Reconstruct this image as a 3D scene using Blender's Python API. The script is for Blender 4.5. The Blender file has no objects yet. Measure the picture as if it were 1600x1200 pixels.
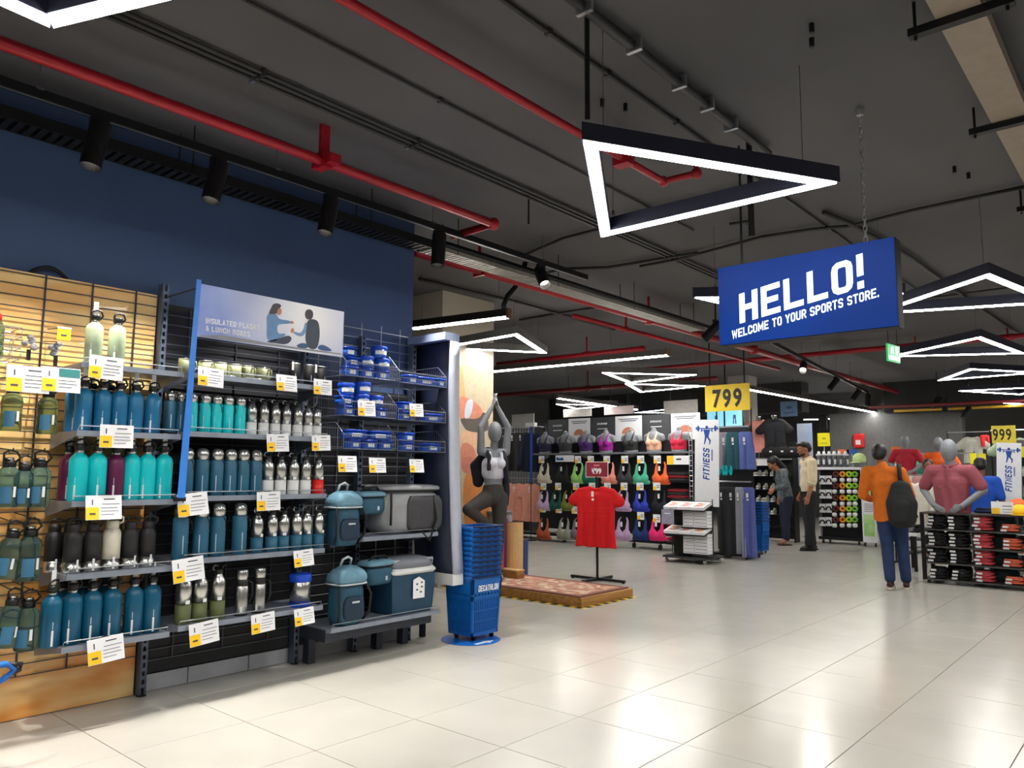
import bpy, bmesh, math, random
from math import sin, cos, pi, radians, sqrt, atan2, hypot
from mathutils import Vector, Matrix
random.seed(7)
S = bpy.context.scene
COL = S.collection

# ---------------------------------------------------------------- camera
FOC, YAW, PIT, ROL, EYE = 1196.6, radians(41.03), radians(6.58), radians(.398), 1.40
_f = Vector((cos(YAW)*cos(PIT), sin(YAW)*cos(PIT), sin(PIT)))
_r = Vector((sin(YAW), -cos(YAW), 0)); _u = _r.cross(_f)
_r, _u = cos(ROL)*_r + sin(ROL)*_u, -sin(ROL)*_r + cos(ROL)*_u
cam = bpy.data.objects.new('camera', bpy.data.cameras.new('camera'))
COL.objects.link(cam); S.camera = cam
m = Matrix((( _r.x, _u.x, -_f.x, 0), (_r.y, _u.y, -_f.y, 0), (_r.z, _u.z, -_f.z, EYE), (0, 0, 0, 1)))
cam.matrix_world = m
cam.data.sensor_width = 36; cam.data.lens = FOC/1600*36
cam.data.clip_start = .05; cam.data.clip_end = 200

def P(px, py, X=None, Y=None, Z=None):
    """point of the place seen at photo position (px, py) on a plane of known X, Y or Z"""
    d = _r*((px-800)/FOC) - _u*((py-600)/FOC) + _f
    t = (Z-EYE)/d.z if Z is not None else (Y/d.y if Y is not None else X/d.x)
    return Vector((0, 0, EYE)) + t*d

# ---------------------------------------------------------------- world, exposure
w = bpy.data.worlds.new('world'); S.world = w; w.use_nodes = True
w.node_tree.nodes['Background'].inputs[0].default_value = (.8, .85, 1, 1)
w.node_tree.nodes['Background'].inputs[1].default_value = .02
S.view_settings.view_transform = 'Standard'; S.view_settings.look = 'None'
S.view_settings.gamma = 1; S.view_settings.use_curve_mapping = False
S.view_settings.exposure = 0.0
LED = 50.0          # diffuser radiance of the shop's LED profiles
SPOT_W = 260.0       # track heads

# ---------------------------------------------------------------- materials
def lin(c):
    return tuple(((v/255)/12.92 if v/255 <= .04045 else ((v/255+.055)/1.055)**2.4) for v in c)
_mats = {}
def mat(name, rgb, rough=.5, metal=0.0, var=.08, scale=14, spec=.5, emit=None, alpha=None, trans=0, bump=0, ior=1.45, coat=0, rgb2=None, stretch=(1, 1, 1)):
    if name in _mats: return _mats[name]
    M = bpy.data.materials.new(name); M.use_nodes = True
    nt = M.node_tree; b = nt.nodes['Principled BSDF']
    c = lin(rgb); c2 = lin(rgb2) if rgb2 else tuple(v*(1-var*2) for v in c)
    tc = nt.nodes.new('ShaderNodeTexCoord'); mp = nt.nodes.new('ShaderNodeMapping')
    mp.inputs['Scale'].default_value = stretch
    no = nt.nodes.new('ShaderNodeTexNoise'); no.inputs['Scale'].default_value = scale; no.inputs['Detail'].default_value = 3
    mx = nt.nodes.new('ShaderNodeMix'); mx.data_type = 'RGBA'
    mx.inputs[6].default_value = (*c, 1); mx.inputs[7].default_value = (*c2, 1)
    nt.links.new(tc.outputs['Object'], mp.inputs[0]); nt.links.new(mp.outputs[0], no.inputs['Vector'])
    rp = nt.nodes.new('ShaderNodeMapRange'); rp.inputs[1].default_value = .35; rp.inputs[2].default_value = .7
    nt.links.new(no.outputs['Fac'], rp.inputs[0]); nt.links.new(rp.outputs[0], mx.inputs[0])
    nt.links.new(mx.outputs[2], b.inputs['Base Color'])
    b.inputs['Roughness'].default_value = rough; b.inputs['Metallic'].default_value = metal
    b.inputs['Specular IOR Level'].default_value = spec; b.inputs['IOR'].default_value = ior
    b.inputs['Coat Weight'].default_value = coat
    if trans: b.inputs['Transmission Weight'].default_value = trans
    if alpha is not None: b.inputs['Alpha'].default_value = alpha
    if emit:
        b.inputs['Emission Color'].default_value = (*lin(emit[0]), 1); b.inputs['Emission Strength'].default_value = emit[1]
    if bump:
        bp = nt.nodes.new('ShaderNodeBump'); bp.inputs['Strength'].default_value = bump; bp.inputs['Distance'].default_value = .01
        nt.links.new(no.outputs['Fac'], bp.inputs['Height']); nt.links.new(bp.outputs[0], b.inputs['Normal'])
    _mats[name] = M; return M

# ---------------------------------------------------------------- mesh builder
class MB:
    def __init__(s): s.v = []; s.f = []
    def add(s, vs, fs, M=None):
        n = len(s.v)
        s.v += [tuple(M @ Vector(v)) for v in vs] if M is not None else [tuple(v) for v in vs]
        s.f += [tuple(i+n for i in f) for f in fs]; return s
    def box(s, x0, x1, y0, y1, z0, z1, M=None):
        vs = [(x, y, z) for z in (z0, z1) for y in (y0, y1) for x in (x0, x1)]
        return s.add(vs, [(0, 2, 3, 1), (4, 5, 7, 6), (0, 1, 5, 4), (2, 6, 7, 3), (0, 4, 6, 2), (1, 3, 7, 5)], M)
    def bev(s, x0, x1, y0, y1, z0, z1, b=.01, M=None):
        """box with its four vertical edges and its top rounded off"""
        def ring(i, z): return [(x0+i+b, y0+i, z), (x1-i-b, y0+i, z), (x1-i, y0+i+b, z), (x1-i, y1-i-b, z), (x1-i-b, y1-i, z), (x0+i+b, y1-i, z), (x0+i, y1-i-b, z), (x0+i, y0+i+b, z)]
        return s.loft([ring(b*.6, z0), ring(0, z0+b*.8), ring(0, z1-b*.8), ring(b*.6, z1)], M)
    def loft(s, rings, M=None, cap=True, closed=True):
        n = len(rings[0]); vs = [p for r in rings for p in r]; fs = []
        for i in range(len(rings)-1):
            for j in range(n if closed else n-1):
                k = (j+1) % n
                fs.append((i*n+j, i*n+k, (i+1)*n+k, (i+1)*n+j))
        if cap: fs += [tuple(reversed(range(n))), tuple(range((len(rings)-1)*n, len(rings)*n))]
        return s.add(vs, fs, M)
    def lathe(s, prof, n=16, c=(0, 0, 0), M=None):
        return s.loft([[(c[0]+r*cos(2*pi*j/n), c[1]+r*sin(2*pi*j/n), c[2]+z) for j in range(n)] for r, z in prof], M)
    def tube(s, pts, r, n=6, closed=False, M=None):
        pts = [Vector(p) for p in pts]; rs = r if isinstance(r, (list, tuple)) else [r]*len(pts)
        rings = []; ref = None
        for i, p in enumerate(pts):
            if closed: t = pts[(i+1) % len(pts)]-pts[i-1]
            else: t = pts[min(i+1, len(pts)-1)]-pts[max(i-1, 0)]
            t.normalize()
            if ref is None: ref = Vector((0, 0, 1)) if abs(t.z) < .9 else Vector((1, 0, 0))
            a = t.cross(ref).normalized(); b = a.cross(t).normalized(); ref = b
            rings.append([tuple(p+rs[i]*(cos(2*pi*j/n+pi/n)*a+sin(2*pi*j/n+pi/n)*b)) for j in range(n)])
        if closed: rings.append(rings[0])
        return s.loft(rings, M, cap=not closed)
    def prism(s, poly, z0, z1, M=None):
        """polygon in local XY, extruded along local Z"""
        n = len(poly)
        a = sum(poly[i][0]*poly[(i+1) % n][1]-poly[(i+1) % n][0]*poly[i][1] for i in range(n))
        if a < 0: poly = poly[::-1]
        return s.loft([[(x, y, z0) for x, y in poly], [(x, y, z1) for x, y in poly]], M)
    def ell(s, c, r, n=14, m=9, M=None):
        vs = []; 
        rings = [[(c[0]+r[0]*sin(pi*i/m)*cos(2*pi*j/n), c[1]+r[1]*sin(pi*i/m)*sin(2*pi*j/n), c[2]-r[2]*cos(pi*i/m)) for j in range(n)] for i in range(1, m)]
        n0 = len(s.v); s.loft(rings, M, cap=False)
        k = len(s.v); a, b = (c[0], c[1], c[2]-r[2]), (c[0], c[1], c[2]+r[2])
        s.v += [tuple(M @ Vector(a)) if M is not None else a, tuple(M @ Vector(b)) if M is not None else b]
        for j in range(n):
            s.f.append((n0+(j+1) % n, n0+j, k)); s.f.append((n0+(m-2)*n+j, n0+(m-2)*n+(j+1) % n, k+1))
        return s
    def cap(s, p1, r1, p2, r2, sx=1, sy=1, ref=(1, 0, 0), n=14):
        """tapered capsule; sx, sy widen it along ref and across it"""
        p1, p2 = Vector(p1), Vector(p2); t = (p2-p1).normalized()
        a = Vector(ref)-t*t.dot(Vector(ref))
        if a.length < 1e-3: a = Vector((0, 1, 0))-t*t.y
        a.normalize(); b = t.cross(a)
        rows = [(p1-t*r1*sin(q), r1*cos(q)) for q in (1.45, 1.1, .7, .3)]+[(p1, r1), ((p1+p2)/2, (r1+r2)/2), (p2, r2)]+[(p2+t*r2*sin(q), r2*cos(q)) for q in (.3, .7, 1.1, 1.45)]
        return s.loft([[tuple(p+r*(sx*cos(2*pi*j/n)*a+sy*sin(2*pi*j/n)*b)) for j in range(n)] for p, r in rows])
    def chain(s, pts, rs, sx=1, sy=1, ref=(1, 0, 0)):
        for i in range(len(pts)-1): s.cap(pts[i], rs[i], pts[i+1], rs[i+1], sx, sy, ref)
        return s
    def mesh(s, name, smooth=False):
        me = bpy.data.meshes.new(name); me.from_pydata(s.v, [], s.f); me.update()
        if smooth: me.polygons.foreach_set('use_smooth', [True]*len(me.polygons))
        return me
    def build(s, name, m, parent=None, smooth=False, world=False):
        """world: geometry was given in world space, so shift it to the parent's origin"""
        if world and parent is not None:
            o = ORI[parent.name]; s.v = [(x-o.x, y-o.y, z-o.z) for x, y, z in s.v]
        return obj(name, s.mesh(name, smooth), m, parent)
ORI = {}
def obj(name, me, m, parent=None, loc=None):
    o = bpy.data.objects.new(name, me); COL.objects.link(o)
    if m is not None and not me.materials: me.materials.append(m)
    elif m is not None and me.materials[0] != m:
        o.material_slots[0].link = 'OBJECT'; o.material_slots[0].material = m
    o.parent = parent
    if loc is not None: o.location = loc
    return o
def tag(o, label, cat, group=None):
    o['label'] = label; o['category'] = cat
    if group: o['group'] = group
    return o
def thing(name, label, cat, loc=(0, 0, 0), rz=0, group=None):
    o = bpy.data.objects.new(name, None); COL.objects.link(o); o.empty_display_size = .1
    o.location = loc; o.rotation_euler = (0, 0, rz); ORI[o.name] = Vector(loc)
    return tag(o, label, cat, group)
def dup(root, loc, rz=0, label=None, group=None, recol=None):
    r = root.copy(); COL.objects.link(r); r.location = loc; r.rotation_euler = (root.rotation_euler.x, root.rotation_euler.y, rz); ORI[r.name] = Vector(loc)
    if label: r['label'] = label
    if group: r['group'] = group
    def kids(src, dst):
        for ch in src.children:
            c = ch.copy(); COL.objects.link(c); c.parent = dst
            if recol and ch.name.split('.')[0] in recol:
                c.material_slots[0].link = 'OBJECT'; c.material_slots[0].material = recol[ch.name.split('.')[0]]
            kids(ch, c)
    if recol and root.name.split('.')[0] in recol and root.type == 'MESH':
        r.material_slots[0].link = 'OBJECT'; r.material_slots[0].material = recol[root.name.split('.')[0]]
    kids(root, r); return r
def chaikin(p, n=2):
    for _ in range(n): p = [q for i in range(len(p)) for a, b in ((p[i], p[(i+1) % len(p)]),) for q in ((a[0]*.75+b[0]*.25, a[1]*.75+b[1]*.25), (a[0]*.25+b[0]*.75, a[1]*.25+b[1]*.75))]
    return p
def struct(o): o['kind'] = 'structure'; return o
def blob(mb, name, vox=.012, it=4, fac=.5):
    """weld overlapping volumes into one smooth continuous skin"""
    o = bpy.data.objects.new('tmp', mb.mesh('tmp')); COL.objects.link(o)
    r = o.modifiers.new('r', 'REMESH'); r.mode = 'VOXEL'; r.voxel_size = vox; r.use_smooth_shade = True
    if it:
        q = o.modifiers.new('s', 'SMOOTH'); q.factor = fac; q.iterations = it
    dg = bpy.context.evaluated_depsgraph_get()
    me = bpy.data.meshes.new_from_object(o.evaluated_get(dg)); me.name = name
    t = o.data; bpy.data.objects.remove(o); bpy.data.meshes.remove(t)
    me.polygons.foreach_set('use_smooth', [True]*len(me.polygons))
    return me
def text(s, size, bold=0.0, sx=1.0, ext=.001, align='LEFT', space=1.0, shear=0):
    """lettering as vertices and faces in local XY"""
    c = bpy.data.curves.new('t', 'FONT'); c.body = s; c.size = size; c.offset = bold; c.extrude = ext; c.align_x = align; c.resolution_u = 3; c.space_character = space; c.shear = shear
    o = bpy.data.objects.new('t', c); COL.objects.link(o)
    dg = bpy.context.evaluated_depsgraph_get(); e = o.evaluated_get(dg); me = e.to_mesh()
    vs = [(v.co.x*sx, v.co.y, v.co.z) for v in me.vertices]; fs = [tuple(p.vertices) for p in me.polygons]
    e.to_mesh_clear(); bpy.data.objects.remove(o); bpy.data.curves.remove(c)
    return vs, fs
_O = [(0, .2), (0, .8), (.07, .93), (.25, 1), (.75, 1), (.93, .93), (1, .8), (1, .2), (.93, .07), (.75, 0), (.25, 0), (.07, .07)]
GLY = {'A': [[(0, 0), (.5, 1), (1, 0)], [(.2, .27), (.8, .27)]], 'B': [[(0, 0), (0, 1), (.7, 1), (.95, .87), (.95, .66), (.7, .53), (0, .53)], [(.7, .53), (1, .4), (1, .13), (.75, 0), (0, 0)]],
       'C': [[(1, .76), (1, .82), (.93, .93), (.75, 1), (.25, 1), (.07, .93), (0, .8), (0, .2), (.07, .07), (.25, 0), (.75, 0), (.93, .07), (1, .18), (1, .24)]], 'D': [[(0, 0), (0, 1), (.65, 1), (.9, .92), (1, .75), (1, .25), (.9, .08), (.65, 0), 'c']],
       'E': [[(1, 1), (0, 1), (0, 0), (1, 0)], [(0, .5), (.85, .5)]], 'F': [[(1, 1), (0, 1), (0, 0)], [(0, .5), (.85, .5)]], 'H': [[(0, 0), (0, 1)], [(1, 0), (1, 1)], [(0, .5), (1, .5)]], 'I': [[(.5, 0), (.5, 1)]],
       'K': [[(0, 0), (0, 1)], [(1, 1), (0, .4)], [(.35, .6), (1, 0)]], 'L': [[(0, 1), (0, 0), (1, 0)]], 'M': [[(0, 0), (0, 1), (.5, .25), (1, 1), (1, 0)]], 'N': [[(0, 0), (0, 1), (1, 0), (1, 1)]], 'O': [_O+['c']],
       'P': [[(0, 0), (0, 1), (.72, 1), (1, .87), (1, .58), (.72, .45), (0, .45)]], 'R': [[(0, 0), (0, 1), (.72, 1), (1, .87), (1, .6), (.72, .47), (0, .47)], [(.5, .47), (1, 0)]],
       'S': [[(1, .87), (.93, .95), (.75, 1), (.25, 1), (.05, .93), (0, .8), (0, .68), (.15, .56), (.85, .44), (1, .32), (1, .2), (.95, .07), (.75, 0), (.25, 0), (.07, .05), (0, .13)]], 'T': [[(0, 1), (1, 1)], [(.5, 1), (.5, 0)]], 'U': [[(0, 1), (0, .2), (.07, .07), (.25, 0), (.75, 0), (.93, .07), (1, .2), (1, 1)]],
       'W': [[(0, 1), (.22, 0), (.5, .85), (.78, 0), (1, 1)]], 'X': [[(0, 0), (1, 1)], [(0, 1), (1, 0)]], 'Y': [[(0, 1), (.5, .45), (1, 1)], [(.5, .45), (.5, 0)]],
       '&': [[(1, 0), (.15, .72), (.2, .93), (.42, 1), (.62, .93), (.64, .75), (.1, .38), (.04, .14), (.3, 0), (.62, .05), (1, .45)]], '!': [[(.5, .46), (.5, 1.06)], [(.5, -.02), (.5, .03)]], '.': [[(.5, -.03), (.5, .05)]]}
def glyphs(s, t=.19, w=.58, gap=.12, ext=.0012):
    """upright condensed block lettering of cap height 1: vertices, faces, width"""
    mb = MB(); x = 0
    for ch in s:
        if ch == ' ': x += w*.45+gap; continue
        cw = {'I': t, '!': t, '.': t, 'M': w*1.25, 'W': w*1.35}.get(ch, w)
        for st in GLY[ch]:
            cl = st[-1] == 'c'; p = [Vector((x+t/2+a*(cw-t), t/2+b*(1-t))) for a, b in (st[:-1] if cl else st)]; n = len(p); rings = []
            if len(st) == 2 and not cl or ch in 'HEFLTIK!.MNWAXY':   # square ends reach the cap line
                pass
            for i in range(n):
                a = p[i-1] if (i > 0 or cl) else None; b = p[(i+1) % n] if (i < n-1 or cl) else None
                d1 = (p[i]-a).normalized() if a is not None else None; d2 = (b-p[i]).normalized() if b is not None else None
                d = ((d1 if d1 is not None else d2)+(d2 if d2 is not None else d1)).normalized(); nn = Vector((-d.y, d.x)); k = 1/max(.45, nn.dot(Vector((-(d1 or d2).y, (d1 or d2).x))))
                q = p[i]
                if a is None: q = q-d*t/2
                if b is None: q = q+d*t/2
                rings.append([(q.x+nn.x*t/2*k, q.y+nn.y*t/2*k, -ext), (q.x+nn.x*t/2*k, q.y+nn.y*t/2*k, ext), (q.x-nn.x*t/2*k, q.y-nn.y*t/2*k, ext), (q.x-nn.x*t/2*k, q.y-nn.y*t/2*k, -ext)])
            if cl: rings.append(rings[0])
            mb.loft(rings, cap=not cl)
        x += cw+gap
    return mb.v, mb.f, x-gap
def skew(o, x, y):
    """like frame, but x and y are kept as given (letters slanted along a rising line)"""
    x, y = Vector(x), Vector(y); z = x.cross(y).normalized()
    return Matrix(((x.x, y.x, z.x, o[0]), (x.y, y.y, z.y, o[1]), (x.z, y.z, z.z, o[2]), (0, 0, 0, 1)))
def frame(o, x, y):
    """matrix: local x along x, local y along y (made square), origin o"""
    x = Vector(x).normalized(); y = Vector(y); y = (y-x*x.dot(y)).normalized(); z = x.cross(y)
    return Matrix(((x.x, y.x, z.x, o[0]), (x.y, y.y, z.y, o[1]), (x.z, y.z, z.z, o[2]), (0, 0, 0, 1)))
def rot(o, rz=0, rx=0, ry=0):
    return Matrix.Translation(o) @ Matrix.Rotation(rz, 4, 'Z') @ Matrix.Rotation(ry, 4, 'Y') @ Matrix.Rotation(rx, 4, 'X')
ORD = 'first second third fourth fifth sixth seventh eighth ninth tenth eleventh twelfth thirteenth fourteenth'.split()

M_ = {}
black = mat('black_metal', (22, 22, 25), .45, .2); blackp = mat('black_plastic', (20, 20, 23), .4)
steel = mat('brushed_steel', (196, 196, 194), .27, 1, var=.06, scale=30, stretch=(1, 1, .05))
chrome = mat('bright_wire', (190, 194, 200), .3, .9)
shelfm = mat('shelf_grey_enamel', (140, 148, 162), .4, .25)
upm = mat('upright_grey_blue', (92, 102, 120), .4, .4)
white = mat('white_card', (235, 236, 240), .5, var=.02)
yellow = mat('price_yellow', (250, 200, 30), .5, var=.03)
ink = mat('print_ink', (70, 72, 84), .6)
tealink = mat('teal_print', (40, 120, 120), .6)
whiteplas = mat('white_plastic', (225, 226, 226), .4, var=.03)
red = mat('red_pipe_paint', (172, 26, 42), .35, .1, var=.1)
# ================================================================ room shell
X0, X1, Y0, Y1, HC = -4.0, 26.0, -5.0, 15.0, 3.70
YB, YF = 5.02, 4.60            # wire grid plane and shelf front plane of the left gondola
groutm = mat('floor_grout', (120, 116, 108), .8)
tilem = mat('floor_tile', (180, 177, 169), .21, var=.03, scale=2.2, spec=.5)
fl = MB().box(X0, X1, Y0, Y1, -.12, -.006).build('floor', groutm); struct(fl)
T = .667; TX, TY = 4.412, 2.06
tme = MB().loft([[(x, y, z) for x, y in ((-a, -a), (a, -a), (a, a), (-a, a))] for a, z in ((T/2-.0022, -.012), (T/2-.0022, -.0012), (T/2-.0034, 0))]).mesh('tile')
cells = []
for i in range(-8, 34):
    for j in range(-12, 20):
        x, y = TX+(i+.5)*T, TY+(j+.5)*T
        if not (X0 < x-T/2 and x+T/2 < X1 and Y0 < y-T/2 and y+T/2 < Y1): continue
        d = Vector((x, y, 0))-Vector((0, 0, EYE)); z = d.dot(_f)
        vis = z > .3 and -150 < 800+FOC*d.dot(_r)/z < 1750 and 600-FOC*d.dot(_u)/z < 1330 and not (x < 4.3 and y > 5.3)
        cells.append((0 if vis else 1, z, x, y))
cells.sort()
rest = MB(); k = 0
for v, z, x, y in cells:
    if v == 0 and k < 290:
        o = obj('tile', tme, tilem, fl, (x, y, 0)); k += 1
        o.rotation_euler = (random.uniform(-.0009, .0009), random.uniform(-.0009, .0009), random.choice((0, pi/2)))
    else: rest.loft([[(x+a, y+b, zz) for a, b in ((-q, -q), (q, -q), (q, q), (-q, q))] for q, zz in ((T/2-.0022, -.012), (T/2-.003, 0))])
o = rest.build('tile_field', tilem, fl); o['kind'] = 'stuff'

ceilm = mat('ceiling_charcoal', (90, 89, 91), .75, var=.10, scale=.9)
wallblue = mat('wall_navy_paint', (66, 88, 128), .6, var=.05, scale=1.2)
darkwall = mat('wall_charcoal_paint', (95, 95, 94), .7, var=.04, scale=1)
creamm = mat('pillar_cream_paint', (190, 181, 164), .7, var=.04, scale=1.5)
struct(MB().box(X0, X1, Y0, Y1, HC, HC+.12).build('ceiling', ceilm))
struct(MB().box(X0, 4.50, 5.10, 5.28, 0, HC).build('wall_left', wallblue))
struct(MB().box(X1, X1+.15, Y0, Y1, 0, HC).build('wall_far', darkwall))
struct(MB().box(X0, X1, Y1, Y1+.15, 0, HC).build('wall_side', darkwall))
struct(MB().box(X0, X1, Y0-.15, Y0, 0, HC).build('wall_right', darkwall))
struct(MB().box(X0-.15, X0, Y0, Y1, 0, HC).build('wall_front', darkwall))
struct(MB().box(6.62, 7.59, 6.94, 7.55, 0, HC).build('pillar', creamm))
# pillars of the back of the shop
for x, y, s, mm in ((17.0, P(1183, 620, X=17.5).y, .5, mat('pillar_grey_paint', (156, 152, 146), .7)), (21.0, 5.6, .7, darkwall), (24.5, 7.0, .9, darkwall), (19.5, 12.0, .8, darkwall)):
    struct(MB().box(x, x+s, y, y+s, 0, HC).build('pillar', mm))
# dark bulkhead under the ceiling at the back
struct(MB().box(20.5, 21.0, -4.9, 5.5, 2.95, HC).build('ceiling_beam', mat('bulkhead_black', (40, 40, 42), .7)))
struct(MB().box(19.0, 19.5, 7.0, 14.9, 2.95, HC).build('ceiling_beam', _mats['bulkhead_black']))
# plinth of the left wall: separate pale blocks under a black backing board
plm = mat('plinth_pale', (178, 180, 186), .5, var=.05)
bb = struct(MB().box(2.26, 4.45, 5.075, 5.10, 0, .10).build('baseboard_left', mat('plinth_joint', (90, 90, 94), .7)))
x = 2.27
for L in (.30, .44, .5, .42, .5):
    MB().box(x, x+L-.008, 5.06, 5.078, .003, .105).build('plinth_block', plm, bb); x += L

# ================================================================ LED pendants
ledm = mat('led_diffuser', (255, 255, 255), .5, var=0, emit=((255, 252, 246), LED))
housm = mat('led_housing_navy', (44, 47, 66), .45, .2); housg = mat('led_housing_grey', (96, 94, 92), .5, .2)
cablem = mat('steel_cable', (120, 120, 124), .4, .7)
def tri_light(pts, label, z=3.0, h=.095, wd=.075, m=None, drop=(0, 1, 2), grp=None):
    c = sum((Vector((p[0], p[1], 0)) for p in pts), Vector())/3
    if (pts[1][0]-pts[0][0])*(pts[2][1]-pts[0][1])-(pts[1][1]-pts[0][1])*(pts[2][0]-pts[0][0]) < 0: pts = pts[::-1]
    t = thing('triangle_pendant', label, 'ceiling light', (c.x, c.y, z), 0, grp)
    L = [Vector((p[0]-c.x, p[1]-c.y)) for p in pts]
    def off(d):
        out = []
        for i in range(3):
            a, b, e = L[i-1], L[i], L[(i+1) % 3]
            n1 = Vector((-(b-a).y, (b-a).x)).normalized(); n2 = Vector((-(e-b).y, (e-b).x)).normalized()
            q = (n1+n2); q = q/q.length; out.append(b+q*(d/max(q.dot(n1), .3)))
        return out
    o, i_ = off(-wd/2), off(wd/2); o2, i2 = off(-wd/2+.006), off(wd/2-.006)
    for k in range(3):
        j = (k+1) % 3
        # one side of the triangle with mitred ends
        q = [o[k], o[j], i_[j], i_[k]]
        MB().prism([tuple(v) for v in q], .004, h).build('housing', m or housm, t)
        q = [o2[k], o2[j], i2[j], i2[k]]; cc = (q[0]+q[1]+q[2]+q[3])/4
        MB().prism([tuple(cc+(v-cc)*.988) for v in q], -.003, .004).build('diffuser', ledm, t)
    for k in drop:
        p = L[k]*.86
        MB().tube([(p.x, p.y, h), (p.x, p.y, HC-z)], .0022, 5).lathe([(.012, h), (.012, h+.03), (.004, h+.035)], 8, (p.x, p.y, 0)).build('suspension_cable', cablem, t)
    return t
def bar_light(a, b, label, z=3.0, h=.085, wd=.07, m=None, grp=None):
    a, b = Vector((*a, 0)), Vector((*b, 0)); c = (a+b)/2; L = (b-a).length
    t = thing('linear_pendant', label, 'ceiling light', (c.x, c.y, z), atan2((b-a).y, (b-a).x), grp)
    MB().box(-L/2, L/2, -wd/2, wd/2, .004, h).build('housing', m or housg, t)
    MB().box(-L/2+.01, L/2-.01, -wd/2+.005, wd/2-.005, -.012, .004).build('diffuser', ledm, t)
    for s in (-1, 1):
        MB().box(s*L/2-.012, s*L/2+.012, -wd/2-.003, wd/2+.003, -.014, h+.003).build('end_cap', mat('copper_cap', (150, 110, 84), .4, .5) if s > 0 else (m or housg), t)
        MB().tube([(s*L*.4, 0, h), (s*L*.4, 0, HC-z)], .0022, 5).build('suspension_cable', cablem, t)
    return t
def third(a, b, s=1):
    a, b = Vector(a), Vector(b); d = b-a
    return (a.x+d.x*.5-s*d.y*.866, a.y+d.y*.5+s*d.x*.866)
tri_light([(2.965, 2.08), (4.215, 1.375), (4.195, 2.825)], 'large dark navy triangular pendant light with bright white underside over the aisle')
a, b = (.85, 2.99), (2.1, 2.1)
d = P(28, 22, Z=3.0)
tri_light([(.855, 2.965), (1.40, 1.62), (-.55, 2.82)], 'triangular pendant light cut off by the top edge above the red pipe')
tri_light([(6.69, 5.77), (7.95, 6.36), (6.81, 7.16)], 'grey triangular pendant light in front of the cream pillar', m=housg)
tri_light([(10.22, 6.91), (11.6, 7.30), (11.31, 5.92)], 'upper of two small triangular pendants left of the yellow 799 board', m=housg)
tri_light([(11.73, 7.45), (13.08, 7.98), (12.86, 6.55)], 'lower of two small triangular pendants left of the yellow 799 board', m=housg)
tri_light([(11.15, 2.87), (10.25, 1.68), (11.89, 1.49)], 'triangular pendant light beside the green exit sign')
tri_light([(14.47, 2.97), (13.24, 2.30), (14.3, 1.6)], 'triangular pendant light just below the one by the exit sign')
a = P(1543, 431, Z=3.0); b = P(1405, 477, Z=3.0)
dv = (b-a); dv.z = 0; dv = dv.normalized()*1.5
tri_light([(a.x, a.y), (a.x+dv.x, a.y+dv.y), third((a.x+dv.x, a.y+dv.y), (a.x, a.y), 1)], 'triangular pendant light poking out behind the right edge of the blue hello sign')
a = P(1097, 466, Z=3.0)
tri_light([(a.x, a.y), (a.x+1.45, a.y-.25), (a.x+.95, a.y-1.4)], 'triangular pendant light peeking out left of the blue hello sign')
a = P(1503, 611, Z=3.0); 
tri_light([(a.x, a.y), (a.x+1.4, a.y-.75), (a.x+.1, a.y-1.5)], 'flat looking triangular pendant, second lowest on the right side')
a = P(1556, 629, Z=3.0)
tri_light([(a.x, a.y), (a.x+1.4, a.y-.75), (a.x+.1, a.y-1.5)], 'lowest triangular pendant on the right side')
a = P(784, 617, Z=3.0); b = P(802, 610, Z=3.0)
tri_light([(14.3, 11.0), (15.6, 11.4), (15.2, 10.0)], 'triangular pendant light far back over the black jackets', m=housg)
bar_light((5.67, 6.42), (5.86, 5.15), 'straight pendant light with copper end cap at the end of the blue wall', m=mat('led_housing_dark', (58, 54, 52), .5, .2))
bar_light((8.95, 8.3), (9.18, 5.16), 'long straight pendant light right of the cream pillar')
bar_light((13.53, 6.14), (22.6, 5.81), 'very long straight pendant running back from the yellow 799 board')
bar_light((22.64, 8.3), (22.7, 6.0), 'straight pendant meeting the far end of the very long one')
for q, lab in (((1372, 665, 1410, 665), 'short straight pendant low above the far wall posters'), ((1440, 664, 1500, 676), 'straight pendant above the orange shirt mannequin'), ((870, 622, 995, 640), 'straight pendant above the grey wall of busts')):
    a, b = P(q[0], q[1], Z=2.95), P(q[2], q[3], Z=2.95)
    z = 2.95
    if a.x > 24.5 or b.x > 24.5: a, b = P(q[0], q[1], X=23.2), P(q[2], q[3], X=23.3); z = (a.z+b.z)/2
    else: z = 2.95
    bar_light((a.x, a.y), (b.x, b.y), lab, z=z)
# unseen pendants of the same kind, added around the view for their light
for k, (x, y) in enumerate(((.2, -.6), (3.2, -1.6), (-2.2, 1.2), (6.8, -2.2), (10.5, -2.4), (-1.5, -3), (15, -1.5), (19, 0), (17, 9.5), (11, 12))):
    tri_light([(x, y), (x+1.45, y+.2), third((x, y), (x+1.45, y+.2))], '%s unseen triangular pendant light outside the view, added for its light' % ORD[k], grp='unseen pendants added for their light')

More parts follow.
